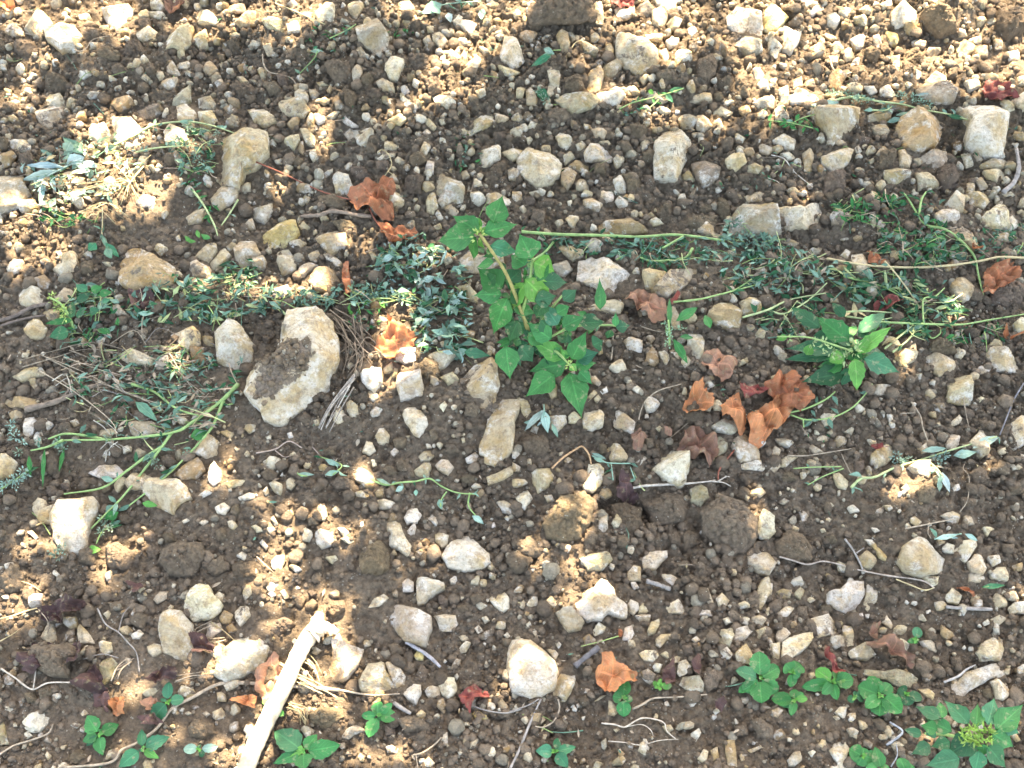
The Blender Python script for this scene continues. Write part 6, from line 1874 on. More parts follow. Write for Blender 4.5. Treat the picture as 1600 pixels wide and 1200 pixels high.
litter('green chopped weeds strewn in the tangle behind the broad-leaved weed', [
    ([(1120, 385), (1200, 378), (1290, 400), (1310, 440), (1230, 460), (1130, 440)], 360, ['wl', 'wd', 'wd', 'wl', 'dk', 'dry'], (6, 18), .02, .3),
    ([(1290, 420), (1400, 425), (1480, 440), (1510, 480), (1460, 530), (1390, 520), (1330, 470)], 460, ['dk', 'wd', 'wd', 'dk', 'stp'], (6, 20), .02, .26),
    ([(1380, 345), (1450, 335), (1500, 360), (1510, 400), (1440, 415), (1370, 400)], 300, ['dk', 'dk', 'g', 'wd'], (7, 18), .022, .35),
    ([(1140, 340), (1200, 345), (1220, 385), (1160, 400), (1120, 380)], 120, ['wl', 'wd'], (7, 16), .018, .4),
    ([(860, 370), (1000, 372), (1110, 372), (1120, 415), (1040, 420), (960, 400), (880, 395)], 300, ['dk', 'wd', 'wd', 'wl'], (6, 17), .015, .28),
    ([(1300, 320), (1380, 300), (1420, 320), (1380, 345), (1310, 350)], 130, ['dk', 'g'], (7, 16), .018, .35),
    ([(1180, 480), (1260, 460), (1300, 500), (1240, 530), (1180, 520)], 120, ['dk', 'wd', 'dk'], (6, 14), .015, .35),
    ([(1470, 520), (1560, 500), (1570, 530), (1500, 540)], 70, ['dk', 'g'], (6, 14), .014, .35),
    ([(1500, 360), (1600, 350), (1600, 400), (1520, 395)], 90, ['dk', 'wd'], (6, 14), .014, .3)])
litter('faded leaf litter under the sunlit wilted clump in the far corner', [
    ([(30, 250), (120, 220), (200, 200), (220, 260), (160, 330), (60, 330)], 330, ['wl', 'straw', 'sv', 'sv', 'wl', 'dry'], (6, 19), .018, .4),
    ([(260, 200), (330, 200), (335, 270), (270, 270)], 130, ['wd', 'wl', 'dk'], (6, 14), .015, .4),
    ([(280, 270), (330, 270), (340, 330), (290, 330)], 40, ['wd', 'g'], (6, 12), .012, .3),
    ([(50, 325), (140, 320), (150, 350), (70, 355)], 110, ['dk', 'g'], (6, 12), .012, .35)])
litter('small green scraps scattered between the stones', [
    ([(480, 25), (560, 30), (520, 90), (470, 80)], 36, ['g', 'dk', 'wd'], (6, 12), .01, .35),
    ([(595, 40), (650, 45), (640, 58), (600, 55)], 26, ['g', 'dk'], (5, 11), .01, .35),
    ([(710, 215), (760, 200), (750, 270), (700, 270)], 40, ['g', 'dk', 'wd'], (5, 12), .01, .35),
    ([(960, 160), (1010, 155), (1000, 180), (960, 180)], 34, ['g', 'wd'], (5, 10), .01, .35),
    ([(1090, 270), (1220, 255), (1240, 290), (1130, 300)], 34, ['wd', 'dk', 'dry'], (5, 11), .01, .3),
    ([(1320, 120), (1340, 110), (1350, 180), (1330, 190)], 16, ['wd', 'dk'], (5, 10), .01, .35),
    ([(750, 60), (820, 58), (830, 75), (760, 80)], 16, ['wd'], (5, 10), .01, .35),
    ([(430, 640), (600, 560), (700, 560), (560, 700)], 30, ['wd', 'wl', 'dry'], (5, 12), .01, .3),
    ([(540, 470), (600, 470), (590, 520), (545, 510)], 60, ['g', 'lt', 'wd'], (5, 12), .015, .35),
    ([(1090, 600), (1280, 600), (1300, 690), (1100, 700)], 26, ['wd', 'dk', 'g'], (5, 12), .01, .3),
    ([(1140, 160), (1600, 170), (1600, 330), (1180, 330)], 110, ['wd', 'dk', 'dry'], (4, 11), .01, .3),
    ([(600, 110), (1150, 100), (1150, 340), (600, 330)], 90, ['wd', 'dk', 'dry', 'dry'], (4, 9), .01, .3),
    ([(0, 0), (600, 0), (600, 250), (0, 250)], 120, ['wd', 'dk', 'dry', 'dry'], (4, 10), .01, .3),
    ([(0, 560), (1600, 560), (1600, 1200), (0, 1200)], 170, ['dry', 'dry', 'wd', 'dry', 'straw'], (4, 11), .009, .25)])

# ---------------------------------------------------------------- dead vine leaves
DC = {'rust': (.27, .100, .045), 'or': (.38, .155, .065), 'br': (.21, .115, .075), 'pk': (.33, .170, .100), 'pu': (.060, .034, .030), 'rd': (.17, .044, .034), 'dk': (.100, .054, .044)}
def dead(label, T, poly, col, z=.013, hgt=.012, seed=None, name='dead_leaf', freq=34, stalk=None):
    t_ = ord(T) - 65 if T else 0; ox, oy, q = ((t_ % 4) * 400, (t_ // 4) * 300, 4.) if T else (0, 0, 1.)
    p = np.array(poly, float) / q + [ox, oy]
    a, c = poly_area_centroid(p)
    W = at(p[:, 0], p[:, 1], z + hgt * .4); cw = at(c[0], c[1], z + hgt * .4)
    sd = int(c[0] * 3 + c[1]) % 9999
    if (W[:, 0] * np.roll(W[:, 1], -1) - np.roll(W[:, 0], -1) * W[:, 1]).sum() < 0: W = W[::-1]
    N, Rn = 54, 12
    nxt = np.roll(W, -1, 0); L = np.linalg.norm(nxt - W, axis=1); cum = np.r_[0, np.cumsum(L)]; s = np.arange(N) / N * cum[-1]
    k = np.clip(np.searchsorted(cum, s, side='right') - 1, 0, len(W) - 1); B = W[k] + (nxt - W)[k] * ((s - cum[k]) / L[k])[:, None]
    rad = math.sqrt(max((W[:, 0].max() - W[:, 0].min()) * (W[:, 1].max() - W[:, 1].min()), 1e-6)) / 2
    ang = np.arange(N)
    hgt = hgt * 1.25
    B[:, :2] += ((B[:, :2] - cw[:2]) * (.24 * (vnoise(ang * .33, ang * 0, sd) - .35) + .12 * (vnoise(ang * .9, ang * 0, sd + 3) - .5) + .04 * (ang % 2))[:, None])
    V = [];
    for j in range(Rn):
        tt = 1 - j / Rn; V.append(cw + (B - cw) * tt)
    V = np.concatenate(V + [cw[None]])
    tt = np.r_[np.repeat(1 - np.arange(Rn) / Rn, N), 0]
    rid = np.abs(fbm(V[:, 0] * freq + 7, V[:, 1] * freq, sd, 3, .55)) * 2
    V[:, 2] = V[:, 2] + hgt * (2.4 * (rid - .3) + .9 * (tt ** 2) * (vnoise(V[:, 0] * 22, V[:, 1] * 22, sd + 5) - .35))
    fa = vnoise(np.array([sd * .7]), np.array([.5]), 4)[0] * math.pi; ax_ = (V[:, 0] - cw[0]) * math.cos(fa) + (V[:, 1] - cw[1]) * math.sin(fa)
    V[:, 2] += hgt * .8 * ((ax_ / rad) ** 2 - .25) * (1 if sd % 2 else -1)
    g_ = G(V[:, 0], V[:, 1]); V[:, 2] = np.maximum(V[:, 2], g_ + .0065 + .003 * vnoise(V[:, 0] * 90, V[:, 1] * 90, sd))
    i = np.arange(N); i2 = (i + 1) % N; Fs = []
    for r_ in range(Rn - 1):
        a0, b0 = r_ * N, (r_ + 1) * N; Fs += [np.stack([a0 + i, a0 + i2, b0 + i2], 1), np.stack([a0 + i, b0 + i2, b0 + i], 1)]
    Fs.append(np.stack([(Rn - 1) * N + i, (Rn - 1) * N + i2, np.full(N, Rn * N)], 1))
    th = np.r_[np.tile(np.arange(N) / N * 5 % 1, Rn), 0]            # five main veins
    uv = np.stack([tt * .9, (np.abs(th - .5) * 2 - .0) * tt * 1.2, 0 * tt], 1)
    kc = np.array(DC[col])[None] * (.8 + .5 * vnoise(V[:, 0] * 60, V[:, 1] * 60, sd))[:, None]
    org = np.array([cw[0], cw[1], float(G(cw[0], cw[1]))])
    root = obj(name, None, org, label=label, cat='dead leaf', group='dead vine leaves on the ground')
    me = mesh('blade', V - org, np.concatenate(Fs), M['dead'], kc, {'luv': uv})
    bl = obj('blade', me, parent=root)
    if stalk:
        P = px_path(stalk, .012, per=5); V2, F2 = tube(P, .0013, .0010); obj('leaf_stalk', mesh('leaf_stalk', V2 - org, F2, M['wood'], GRN['rd']), parent=root)
    return root
dead('big rust-brown vine leaf lying folded beside the thin red stalk', 'F', [(570, 0), (600, -50), (700, -75), (850, -50), (880, 60), (850, 150), (760, 130), (620, 100)], 'rust', stalk=[(400, 253), (440, 270), (490, 294), (520, 305), (548, 312)])
dead('split rust-red vine leaf in front of the big rust-brown one', 'F', [(770, 215), (850, 205), (900, 210), (990, 215), (1005, 270), (940, 290), (850, 320), (800, 270)], 'rust', stalk=[(577, 325), (585, 342), (594, 354)])
dead('orange vine leaf lit by a sun fleck beside sunlit pebbles', 'F', [(750, 960), (840, 800), (900, 830), (1020, 890), (960, 960), (870, 1040), (820, 1050)], 'or', hgt=.015)
dead('brown crumpled vine leaf leaning on the long white-edged stone', 'G', [(725, 690), (740, 610), (800, 585), (870, 630), (970, 670), (975, 750), (890, 792), (820, 760)], 'pk', hgt=.016, z=.014)
dead('small bright red leaf scrap beneath the slanting buff slab', 'G', [(985, 655), (1030, 625), (1045, 650), (1000, 690)], 'rd')
dead('folded pinkish-brown vine leaf on bare soil behind the leaf heap', 'G', [(1180, 1070), (1220, 985), (1300, 985), (1402, 1060), (1370, 1130), (1320, 1172), (1250, 1110)], 'pk')
dead('orange-brown leaf at the near end of the leaf heap, rounded', 'K', [(1070, 140), (1130, 20), (1180, 0), (1240, 60), (1248, 130), (1180, 200), (1100, 180)], 'or')
dead('orange leaf folded lengthwise in the middle of the leaf heap', 'K', [(1300, 110), (1420, 40), (1455, 130), (1460, 250), (1440, 300), (1400, 240), (1330, 200)], 'or', hgt=.016, z=.014)
dead('long pointed orange leaf at the front of the leaf heap', None, [(1170, 640), (1200, 633), (1235, 600), (1250, 594), (1246, 625), (1215, 668), (1183, 696), (1175, 680)], 'or', hgt=.016, z=.016)
dead('shadowed brown leaf at the back of the leaf heap', None, [(1195, 600), (1215, 588), (1265, 594), (1268, 625), (1245, 640), (1215, 632)], 'rust')
dead('reddish leaf strip between the leaf heap and the green weed', None, [(1150, 606), (1185, 600), (1200, 612), (1165, 622)], 'rd')
dead('curled brown leaf cupped open in front of the leaf heap', 'K', [(1048, 385), (1100, 285), (1140, 248), (1200, 270), (1272, 350), (1285, 420), (1250, 500), (1190, 440), (1080, 430)], 'br', hgt=.022, z=.016, stalk=[(1150, 700), (1125, 732), (1122, 750)])
dead('brown flat leaf scrap standing between two small white stones', 'K', [(750, 290), (800, 268), (838, 340), (800, 402), (760, 390)], 'br')
dead('tiny brown leaf scrap near the curled brown leaf', 'K', [(950, 260), (1000, 262), (1002, 310), (960, 302)], 'br')
dead('torn orange leaf beside a dark charred stick', 'O', [(530, 620), (570, 500), (620, 488), (650, 550), (775, 590), (760, 650), (680, 680), (640, 732), (580, 722), (535, 665)], 'or', hgt=.015)
dead('dark red three-lobed leaf scrap by the narrow yellow pebble', 'N', [(1275, 740), (1360, 670), (1440, 720), (1450, 755), (1370, 765), (1340, 845), (1300, 800)], 'rd')
dead('purple-red leaf under the rough brown stone', 'E', [(800, 610), (930, 600), (955, 650), (900, 745), (840, 720)], 'dk')
dead('red-brown leaf draped on the round dark clod', 'H', [(1345, 540), (1400, 455), (1480, 440), (1562, 470), (1560, 540), (1440, 590), (1400, 640), (1350, 620)], 'rust', z=.02)
dead('dark red leaf at the edge of the sunlit far corner', 'D', [(1350, 530), (1400, 490), (1500, 508), (1575, 580), (1440, 622), (1360, 590)], 'rd')
dead('dark purple curled leaf hanging into a crack beside the pale twig', 'K', [(650, 700), (670, 600), (690, 520), (735, 512), (745, 620), (792, 700), (735, 765), (665, 720)], 'pu', hgt=.018, z=.012)
dead('twisted brown leaf with a curled tip in front of the ridged stones', 'P', [(640, 420), (720, 378), (800, 400), (850, 460), (922, 500), (910, 562), (830, 520), (740, 480), (670, 462)], 'br', hgt=.016)
dead('small brown leaf curl joined to the twisted brown leaf', 'P', [(640, 395), (655, 295), (685, 300), (705, 350), (690, 395)], 'br', hgt=.014)
dead('short bright red leaf strip over the yellow-green seedling', 'P', [(328, 470), (372, 465), (415, 520), (432, 585), (485, 598), (400, 605), (380, 540)], 'rd', z=.018)
dead('purplish leather-like leaf under stones in the near corner heap', 'M', [(450, 660), (520, 580), (610, 560), (620, 640), (662, 720), (560, 720), (480, 700)], 'pu', hgt=.016)
dead('brown-purple leaf standing on edge in the near corner heap', 'M', [(560, 720), (650, 690), (690, 780), (660, 860), (600, 850), (570, 790)], 'dk', hgt=.018)
dead('wide purple leaf with a sunlit rim before the smeared upright stone', 'M', [(900, 640), (1000, 580), (1100, 565), (1115, 620), (1020, 672), (930, 660)], 'pu', hgt=.016)
dead('orange sunlit leaf fragment in the near corner heap', 'M', [(680, 755), (760, 745), (790, 790), (770, 850), (700, 860)], 'or', hgt=.014)
dead('pink-orange leaf fragment beside the bluish seedling', 'M', [(880, 790), (940, 752), (992, 780), (930, 842)], 'pk', hgt=.01)
dead('purple leaf tucked under the smeared upright stone', 'M', [(1190, 370), (1280, 375), (1335, 440), (1250, 505), (1200, 455)], 'pu', hgt=.014)
dead('dark leathery leaf spread over earth near the corner', 'M', [(120, 540), (200, 420), (330, 420), (480, 405), (530, 495), (430, 545), (300, 520), (200, 600)], 'pu', hgt=.016, z=.014)
dead('blackish leaf behind the dark leathery one', 'M', [(250, 200), (420, 130), (540, 180), (480, 240), (330, 290), (260, 270)], 'pu', hgt=.014)
dead('dark red leaf on the soil behind the bluish seedling', 'M', [(850, 870), (960, 850), (1005, 910), (900, 932)], 'dk', hgt=.01)
dead('orange ragged leaf between the half-sunlit stone and the thick stick', 'M', [(1440, 785), (1540, 735), (1605, 760), (1600, 830), (1510, 800)], 'or')
dead('brown leaf pressed under the thick pale stick', 'N', [(20, 560), (110, 480), (150, 560), (180, 720), (60, 790), (0, 700)], 'pk', hgt=.012)
dead('bright red leaf at the far edge behind pale stones', 'C', [(620, -20), (780, -20), (750, 28), (650, 32)], 'rd')
dead('brown leaf at the far edge beside a split stone', 'A', [(1035, -10), (1150, -10), (1130, 50), (1060, 75), (1030, 40)], 'br')
dead('orange sunlit leaf at the far corner edge', 'A', [(-20, 15), (90, 10), (70, 50), (0, 62)], 'or')
dead('brown leaf tangled in the green weeds by the straw stem', 'H', [(630, 352), (690, 358), (722, 430), (670, 452), (640, 422)], 'rust')
dead('dark red leaf under the tangled green stems', 'H', [(660, 690), (780, 645), (825, 700), (760, 730), (680, 722)], 'rd')
dead('orange leaf under the broad-leaved weed, cut by its shadow', 'H', [(40, 1165), (130, 1155), (205, 1175), (150, 1210), (50, 1205)], 'rust')
dead('red-brown leaf strip near the edge beside a white stone', 'H', [(1460, 870), (1540, 872), (1600, 895), (1560, 912), (1470, 902)], 'rust')
dead('small red leaf bit at the foot of the long pale stone', 'H', [(1272, 325), (1330, 330), (1322, 372), (1270, 362)], 'rust')
dead('upright curled rust leaf beside the brown-faced stone', 'F', [(540, 430), (572, 420), (592, 600), (560, 612), (535, 530)], 'rust', hgt=.014)
dead('tiny red leaf scrap beside pebbles behind the torn orange leaf', 'O', [(664, 322), (690, 320), (692, 362), (670, 366)], 'rust')
dead('purple leaf scrap lying on bare soil in front of the white twig', 'O', [(1265, 780), (1310, 760), (1335, 800), (1300, 860), (1275, 820)], 'pu', hgt=.008)
dead('slim purple-brown leaf beside a white stone before the grey flat slab', 'O', [(1130, 510), (1160, 500), (1185, 560), (1165, 615), (1140, 600)], 'dk')
dead('brown leaf pair under the grey flat stones', 'O', [(940, 590), (1000, 540), (1030, 600), (1020, 660), (960, 690)], 'dk')
dead('small brown leaf near the cluster of pale stones', 'P', [(1185, 62), (1240, 60), (1310, 105), (1280, 120), (1220, 95)], 'rust', hgt=.01)
dead('dark crimson leaf piece beside the two-part tan stone', 'L', [(655, 372), (720, 362), (742, 400), (700, 402)], 'rd', hgt=.01)
dead('crimson leaf in the hollow behind the pale ragged stone', 'M', [(800, 40), (870, 35), (920, 75), (870, 105), (820, 90)], 'dk', hgt=.01)

# ---------------------------------------------------------------- sticks, dry stalks, roots
def twig(label, pts, r0, r1, col='gy', name='twig', z0=.008, knot=.18, sides=7, parts=(), group='twigs and roots on the ground', cat='twig', wob=.0015):
    c0 = pts[len(pts) // 2]; o, org = plant(name, label, cat, c0[0], c0[1], group)
    px_tube(o, org, 'shoot', pts, r0, r1, col, 'wood', z0, sides, knot, wob=wob)
    for q in parts: px_tube(o, org, 'side_shoot', q, r1 * .9, r1 * .5, col, 'wood', z0, 5, knot, wob=wob)
    return o
# thick pale stick: shaft plus a broken knob at its end
o, org = plant('stick', 'thick pale peeled stick with a flared broken end, glaring in the sun', 'stick', 450, 1090)
P = px_path([(372, 1240, 16), (392, 1180, 18), (415, 1130, 20), (440, 1080, 22), (465, 1025, 22), (482, 995, 22), (494, 980, 22)], per=6)
V, F = tube(P, .0115, .0105, 14, .06); k = len(P) * 14
obj('shaft', mesh('shaft', V - org, F, M['peeled_wood'], (.46, .37, .25)), parent=o)
P = px_path([(488, 992, 22), (498, 984, 22), (510, 980, 22), (528, 988, 20)], per=4); V, F = tube(P, .013, .004, 10, .2); obj('broken_end', mesh('broken_end', V - org, F, M['wood'], (.60, .50, .37)), parent=o)
P = px_path([(490, 990, 22), (494, 978, 22), (498, 966, 20), (501, 958, 18)], per=4); V, F = tube(P, .0125, .006, 10, .2); obj('splinter', mesh('splinter', V - org, F, M['wood'], (.45, .33, .2)), parent=o)
twig('bent woody root running from the half-sunlit stone down to the corner seedlings', [(530, 1078), (470, 1073), (400, 1068), (345, 1068), (300, 1090), (268, 1108), (245, 1138), (215, 1160), (190, 1172), (170, 1192), (90, 1200)], .0026, .0016, 'dry', parts=[[(530, 1078), (580, 1086), (625, 1084)]])
twig('pair of dark woody sticks poking in beside the budding weed', [(-20, 505), (20, 495), (50, 480), (80, 474)], .0035, .0026, (.14, .105, .08), parts=[[(-20, 516), (30, 500), (72, 492)]])
twig('dark root crossing the hay behind the forked cut stem', [(40, 640), (80, 630), (110, 618), (140, 605), (160, 600)], .005, .0025, (.16, .12, .085), parts=[[(100, 620), (112, 602), (104, 592)]])
twig('brown twig lying behind the split rust leaf', [(470, 338), (500, 336), (520, 330), (560, 336), (580, 338)], .0032, .0038, (.20, .145, .10))
twig('thin tan root looping through the far soil clods', [(410, 340 - 255), (412, 100), (420, 112), (440, 117), (455, 122), (465, 135)], .0012, .0008, 'dry')
twig('thin pale root arching across the far pebbles', [(40, 52), (105, 68), (122, 80), (135, 75), (145, 62), (170, 56)], .0011, .0007, 'dry')
twig('fine dry twig lying through the sunlit stones at the far edge', [(430, 5), (460, 17), (485, 28), (508, 38)], .0014, .0010, 'straw')
twig('thin looping root on pebbles before the split white stone', [(590, 240), (596, 234), (606, 240), (612, 256), (606, 268), (600, 276)], .0009, .0007, 'straw', parts=[[(606, 268), (620, 276)]])
twig('straight pale twig lying beside the dark purple leaf', [(984, 763), (1010, 759), (1045, 757), (1080, 755), (1118, 751)], .0022, .0013, (.42, .36, .28), parts=[[(1112, 752), (1130, 754), (1142, 760)], [(1122, 752), (1134, 745), (1140, 745)]])
twig('short grey stick on soil behind the small pale stones', [(1010, 908), (1030, 914), (1048, 921)], .0034, .0028, 'gy', sides=8)
twig('grey weathered stick at the foot of the tilted white-ended stone', [(634, 1003), (655, 1015), (672, 1027), (688, 1042)], .0026, .0020, (.26, .24, .23), sides=8)
twig('dark charred stick piece behind the torn orange leaf', [(898, 1041), (915, 1027), (936, 1011)], .0042, .0036, (.11, .10, .095), sides=8)
twig('small grey stick stub by the compact seedling', [(616, 1099), (630, 1108), (642, 1115)], .0028, .0024, 'gy')
twig('straight thin twig reaching in from the near edge toward the round whitish stone', [(795, 1205), (812, 1170), (828, 1130), (845, 1092)], .0018, .0013, 'gy', parts=[[(842, 1092), (825, 1102), (795, 1112)]])
twig('curved pale root in front of the narrow leaning cream stone', [(872, 1092), (874, 1108), (866, 1126), (850, 1136), (836, 1135)], .0014, .0009, 'dry')
twig('white branching rootlets spread on bare soil', [(940, 1130), (960, 1132), (976, 1136), (990, 1128), (1004, 1122), (1024, 1124), (1038, 1130), (1042, 1142), (1056, 1155)], .0012, .0008, (.42, .35, .26), parts=[[(976, 1136), (1002, 1132), (1016, 1140), (1021, 1150)], [(950, 1158), (975, 1160), (1002, 1164), (1030, 1157), (1060, 1155)]])
twig('brown rootlet lying beyond the white branching ones', [(988, 1108), (1005, 1100), (1022, 1091), (1060, 1089), (1105, 1085)], .0016, .0009, 'dry')
twig('long thin weathered twig in front of the speckled ground, passing the faceted stone', [(1218, 870), (1240, 876), (1262, 882), (1285, 877), (1312, 882), (1340, 890), (1385, 899), (1440, 907), (1460, 919)], .0014, .0010, (.32, .26, .20))
twig('grey twig crossing another beside the faceted cream stone', [(1320, 842), (1332, 858), (1344, 880), (1348, 890)], .0016, .0012, 'gy', parts=[[(1338, 864), (1350, 856)]])
twig('fine dry twig behind the faceted cream stone', [(1414, 826), (1445, 820), (1475, 814), (1490, 812)], .0011, .0008, 'dry', parts=[[(1452, 816), (1450, 832), (1455, 842)], [(1500, 800), (1512, 780), (1514, 745), (1505, 732), (1510, 720)]])
twig('dark wiry twig entering at the edge above the wilted silvery sprig', [(1600, 598), (1584, 625), (1572, 655), (1562, 680)], .0011, .0009, (.16, .15, .15))
twig('thin brown root on bare soil below the bushy weed', [(1424, 628), (1438, 650), (1442, 668), (1450, 690)], .0012, .0009, 'dry', parts=[[(1505, 620), (1510, 650), (1514, 668)], [(1408, 646), (1430, 645)]])
twig('thin straw lying across soil behind the kinked wilted sprig', [(1230, 712), (1260, 712), (1300, 706), (1330, 701)], .0010, .0007, 'dry', parts=[[(1315, 710), (1322, 725), (1332, 742), (1350, 747)]])
twig('grey curved root in the gap beside the big white-and-brown stone', [(1568, 300), (1584, 285), (1592, 262), (1588, 232)], .0045, .0030, (.25, .22, .19))
twig('thin brown looping root over the sunlit stones', [(1296, 88), (1302, 108), (1318, 116), (1334, 112)], .0018, .0012, 'dry', parts=[[(1318, 116), (1340, 128)]])
twig('fine root curling over soil by the mottled white stone', [(1205, 242), (1225, 248), (1238, 265), (1252, 278), (1270, 292)], .0010, .0007, (.42, .36, .28), parts=[[(1200, 278), (1215, 284), (1232, 300)]])
twig('thin yellow twig before the bluish shoot at the back', [(893, 75), (900, 66), (912, 62)], .0010, .0007, 'straw')
twig('thin root leading to the near stones in the corner heap', [(2, 1045), (25, 1060), (50, 1077), (75, 1067), (112, 1066)], .0012, .0010, (.40, .34, .26), parts=[[(52, 1077), (56, 1045), (58, 1010)]])
twig('curved thin root at the near corner by the angular pale stone', [(-10, 1185), (20, 1166), (50, 1156), (75, 1146), (83, 1132)], .0014, .0010, 'dry')
twig('branching dark rootlets behind the smeared upright stone', [(152, 950), (165, 975), (185, 988), (200, 1004), (213, 1020), (218, 1050)], .0010, .0008, 'gy', parts=[[(185, 988), (192, 962), (202, 948)], [(185, 1028), (160, 1022), (130, 1030)]])
twig('light fallen straw over the rounded cream stone', [(316, 920), (325, 930), (335, 938), (318, 970)], .0011, .0008, 'straw', parts=[[(330, 972), (350, 986), (368, 1002)]])
twig('pale rootlets lit by the sun at the left edge', [(-5, 968), (20, 962), (50, 952), (95, 942)], .0012, .0008, 'straw', parts=[[(18, 904), (45, 912), (65, 924)], [(0, 1002), (18, 992), (28, 985)]])
twig('root arching over soil behind the trailing wilted shoot', [(400, 708), (430, 702), (445, 692), (455, 690), (472, 700)], .0013, .0009, (.32, .24, .18), parts=[[(430, 704), (444, 714), (455, 712)], [(488, 698), (500, 712)]])
twig('arched orange tendril over the grooved ochre stones', [(862, 732), (880, 715), (900, 702), (910, 698), (920, 710), (924, 726)], .0016, .0012, (.40, .24, .12))
twig('grey straight twig beside the white-faced small stones', [(998, 656), (1002, 640), (1010, 625), (1030, 610), (1065, 600)], .0010, .0007, 'dry', parts=[[(1046, 685), (1062, 672), (1078, 658)]])
twig('brown rootlet near the tall weed base', [(958, 524), (957, 545), (955, 562)], .0010, .0008, 'dry', parts=[[(1002, 510), (1020, 516), (1042, 520)]])
twig('curling straw on the near bare soil', [(645, 1180), (660, 1176), (678, 1164), (690, 1152)], .0011, .0008, 'dry', parts=[[(650, 1180), (653, 1200)]])
twig('thin dark twig leading away from the dark red leaf scrap', [(736, 1102), (760, 1110), (790, 1114), (815, 1108)], .0010, .0008, 'gy')
twig('slender twig pointing at the smooth cream wedge', [(1550, 952), (1500, 950), (1478, 948)], .0026, .0022, 'gy', parts=[[(1505, 950), (1520, 953)]])
twig('kinked white twig touching the long curved stone', [(1475, 1066), (1498, 1056), (1510, 1046), (1524, 1039)], .0016, .0010, (.32, .29, .25))
twig('grey bent twig lying in front of the corner weed', [(1385, 1164), (1400, 1154), (1410, 1142), (1390, 1128)], .0018, .0012, (.30, .30, .29), parts=[[(1392, 1198), (1402, 1180), (1400, 1160)]])
twig('thin straw stretched before the ridged pale stone', [(1400, 905), (1425, 915), (1445, 922), (1460, 918)], .0011, .0008, 'straw')
# dry stalk bundles
def hay(label, stems, col, r=.0011, n=10, jit=8, loose=0, box=None):
    c0 = stems[0][len(stems[0]) // 2]; o, org = plant('dry_stalks', label, 'dry stalk', c0[0], c0[1], 'dry stalks on the ground'); b_ = Bag()
    for s in stems:
        for _ in range(n):
            j = RNG.normal(0, jit, 2); P = px_path([(x + j[0] + RNG.normal() * jit * .35, y + j[1] + RNG.normal() * jit * .35, 6 + RNG.uniform(0, 16)) for x, y in s], per=4)
            V, F = tube(P, r * RNG.uniform(.6, 1.2), r * .5, 4, .1); b_.add(V, F, np.array(GRN[col] if isinstance(col, str) else col) * RNG.uniform(.6, 1.35))
    if box:
        for _ in range(loose):
            x, y = RNG.uniform(box[0], box[2]), RNG.uniform(box[1], box[3]); a = RNG.uniform(-.6, .9); L = RNG.uniform(20, 70); k_ = RNG.normal() * 12
            P = px_path([(x, y, RNG.uniform(4, 18)), (x + L / 2 * math.cos(a) + k_ * .3, y + L / 2 * math.sin(a) + k_, RNG.uniform(6, 20)), (x + L * math.cos(a), y + L * math.sin(a), RNG.uniform(4, 16))], per=4)
            V, F = tube(P, r * RNG.uniform(.4, 1.0), r * .4, 4, .1); b_.add(V, F, np.array(GRN[['dry', 'gy', 'straw'][RNG.randint(3)]]) * RNG.uniform(.55, 1.2))
    obj('stalk', b_.mesh('stalk', M['wood'], origin=org), parent=o, kind='stuff')
hay('two grey dry stalks pointing toward the near bare soil', [[(556, 588), (535, 612), (515, 640), (500, 670)], [(548, 600), (530, 630), (510, 668)]], (.36, .31, .25), .0014, 3, 2)
hay('brown fibrous stalks beside the largest soil-covered stone', [[(530, 505), (550, 530), (560, 560), (548, 590)], [(560, 510), (562, 545), (552, 585)], [(520, 500), (545, 515), (575, 545)], [(595, 560), (570, 545), (550, 560)]], (.26, .19, .125), .0010, 5, 11)
hay('heap of dry hay and thin grey stems in front of the tapering stones', [[(40, 560), (90, 545), (150, 535), (220, 545), (300, 558)], [(70, 560), (130, 590), (200, 620), (250, 640)], [(100, 555), (160, 575), (230, 600), (300, 612)], [(180, 540), (215, 520), (235, 540)], [(60, 590), (120, 620), (170, 660), (180, 690)], [(255, 555), (280, 590), (310, 620)]], 'dry', .0008, 2, 6, loose=26, box=(80, 530, 330, 680))
hay('tangle of fine grey rootlets on soil at the far side of the creased stone', [[(80, 600), (100, 590), (108, 610)], [(160, 700), (175, 690), (195, 700)], [(165, 715), (168, 700), (180, 692)], [(150, 655), (165, 665), (178, 678)]], (.40, .36, .28), .0009, 2, 3)
hay('dry fibres caught between the stones in the near corner', [[(180, 1060), (190, 1040), (205, 1030)], [(60, 950), (75, 970), (70, 985)], [(270, 1060), (300, 1055), (320, 1050)], [(330, 975), (305, 990), (325, 1002), (350, 1000)]], 'dry', .0009, 3, 4)
hay('thin dry grass in the sunlit patch of the far corner', [[(180, 240), (200, 260), (220, 300)], [(130, 330), (160, 320), (190, 340)], [(230, 250), (200, 280), (190, 310)], [(120, 300), (160, 290), (210, 285)]], 'straw', .0009, 4, 7)
hay('straw under the thick pale stick', [[(440, 1040), (470, 1060), (500, 1075), (520, 1085)], [(460, 1020), (490, 1040), (500, 1060)], [(450, 1100), (470, 1110), (480, 1130)]], 'straw', .0010, 5, 6)

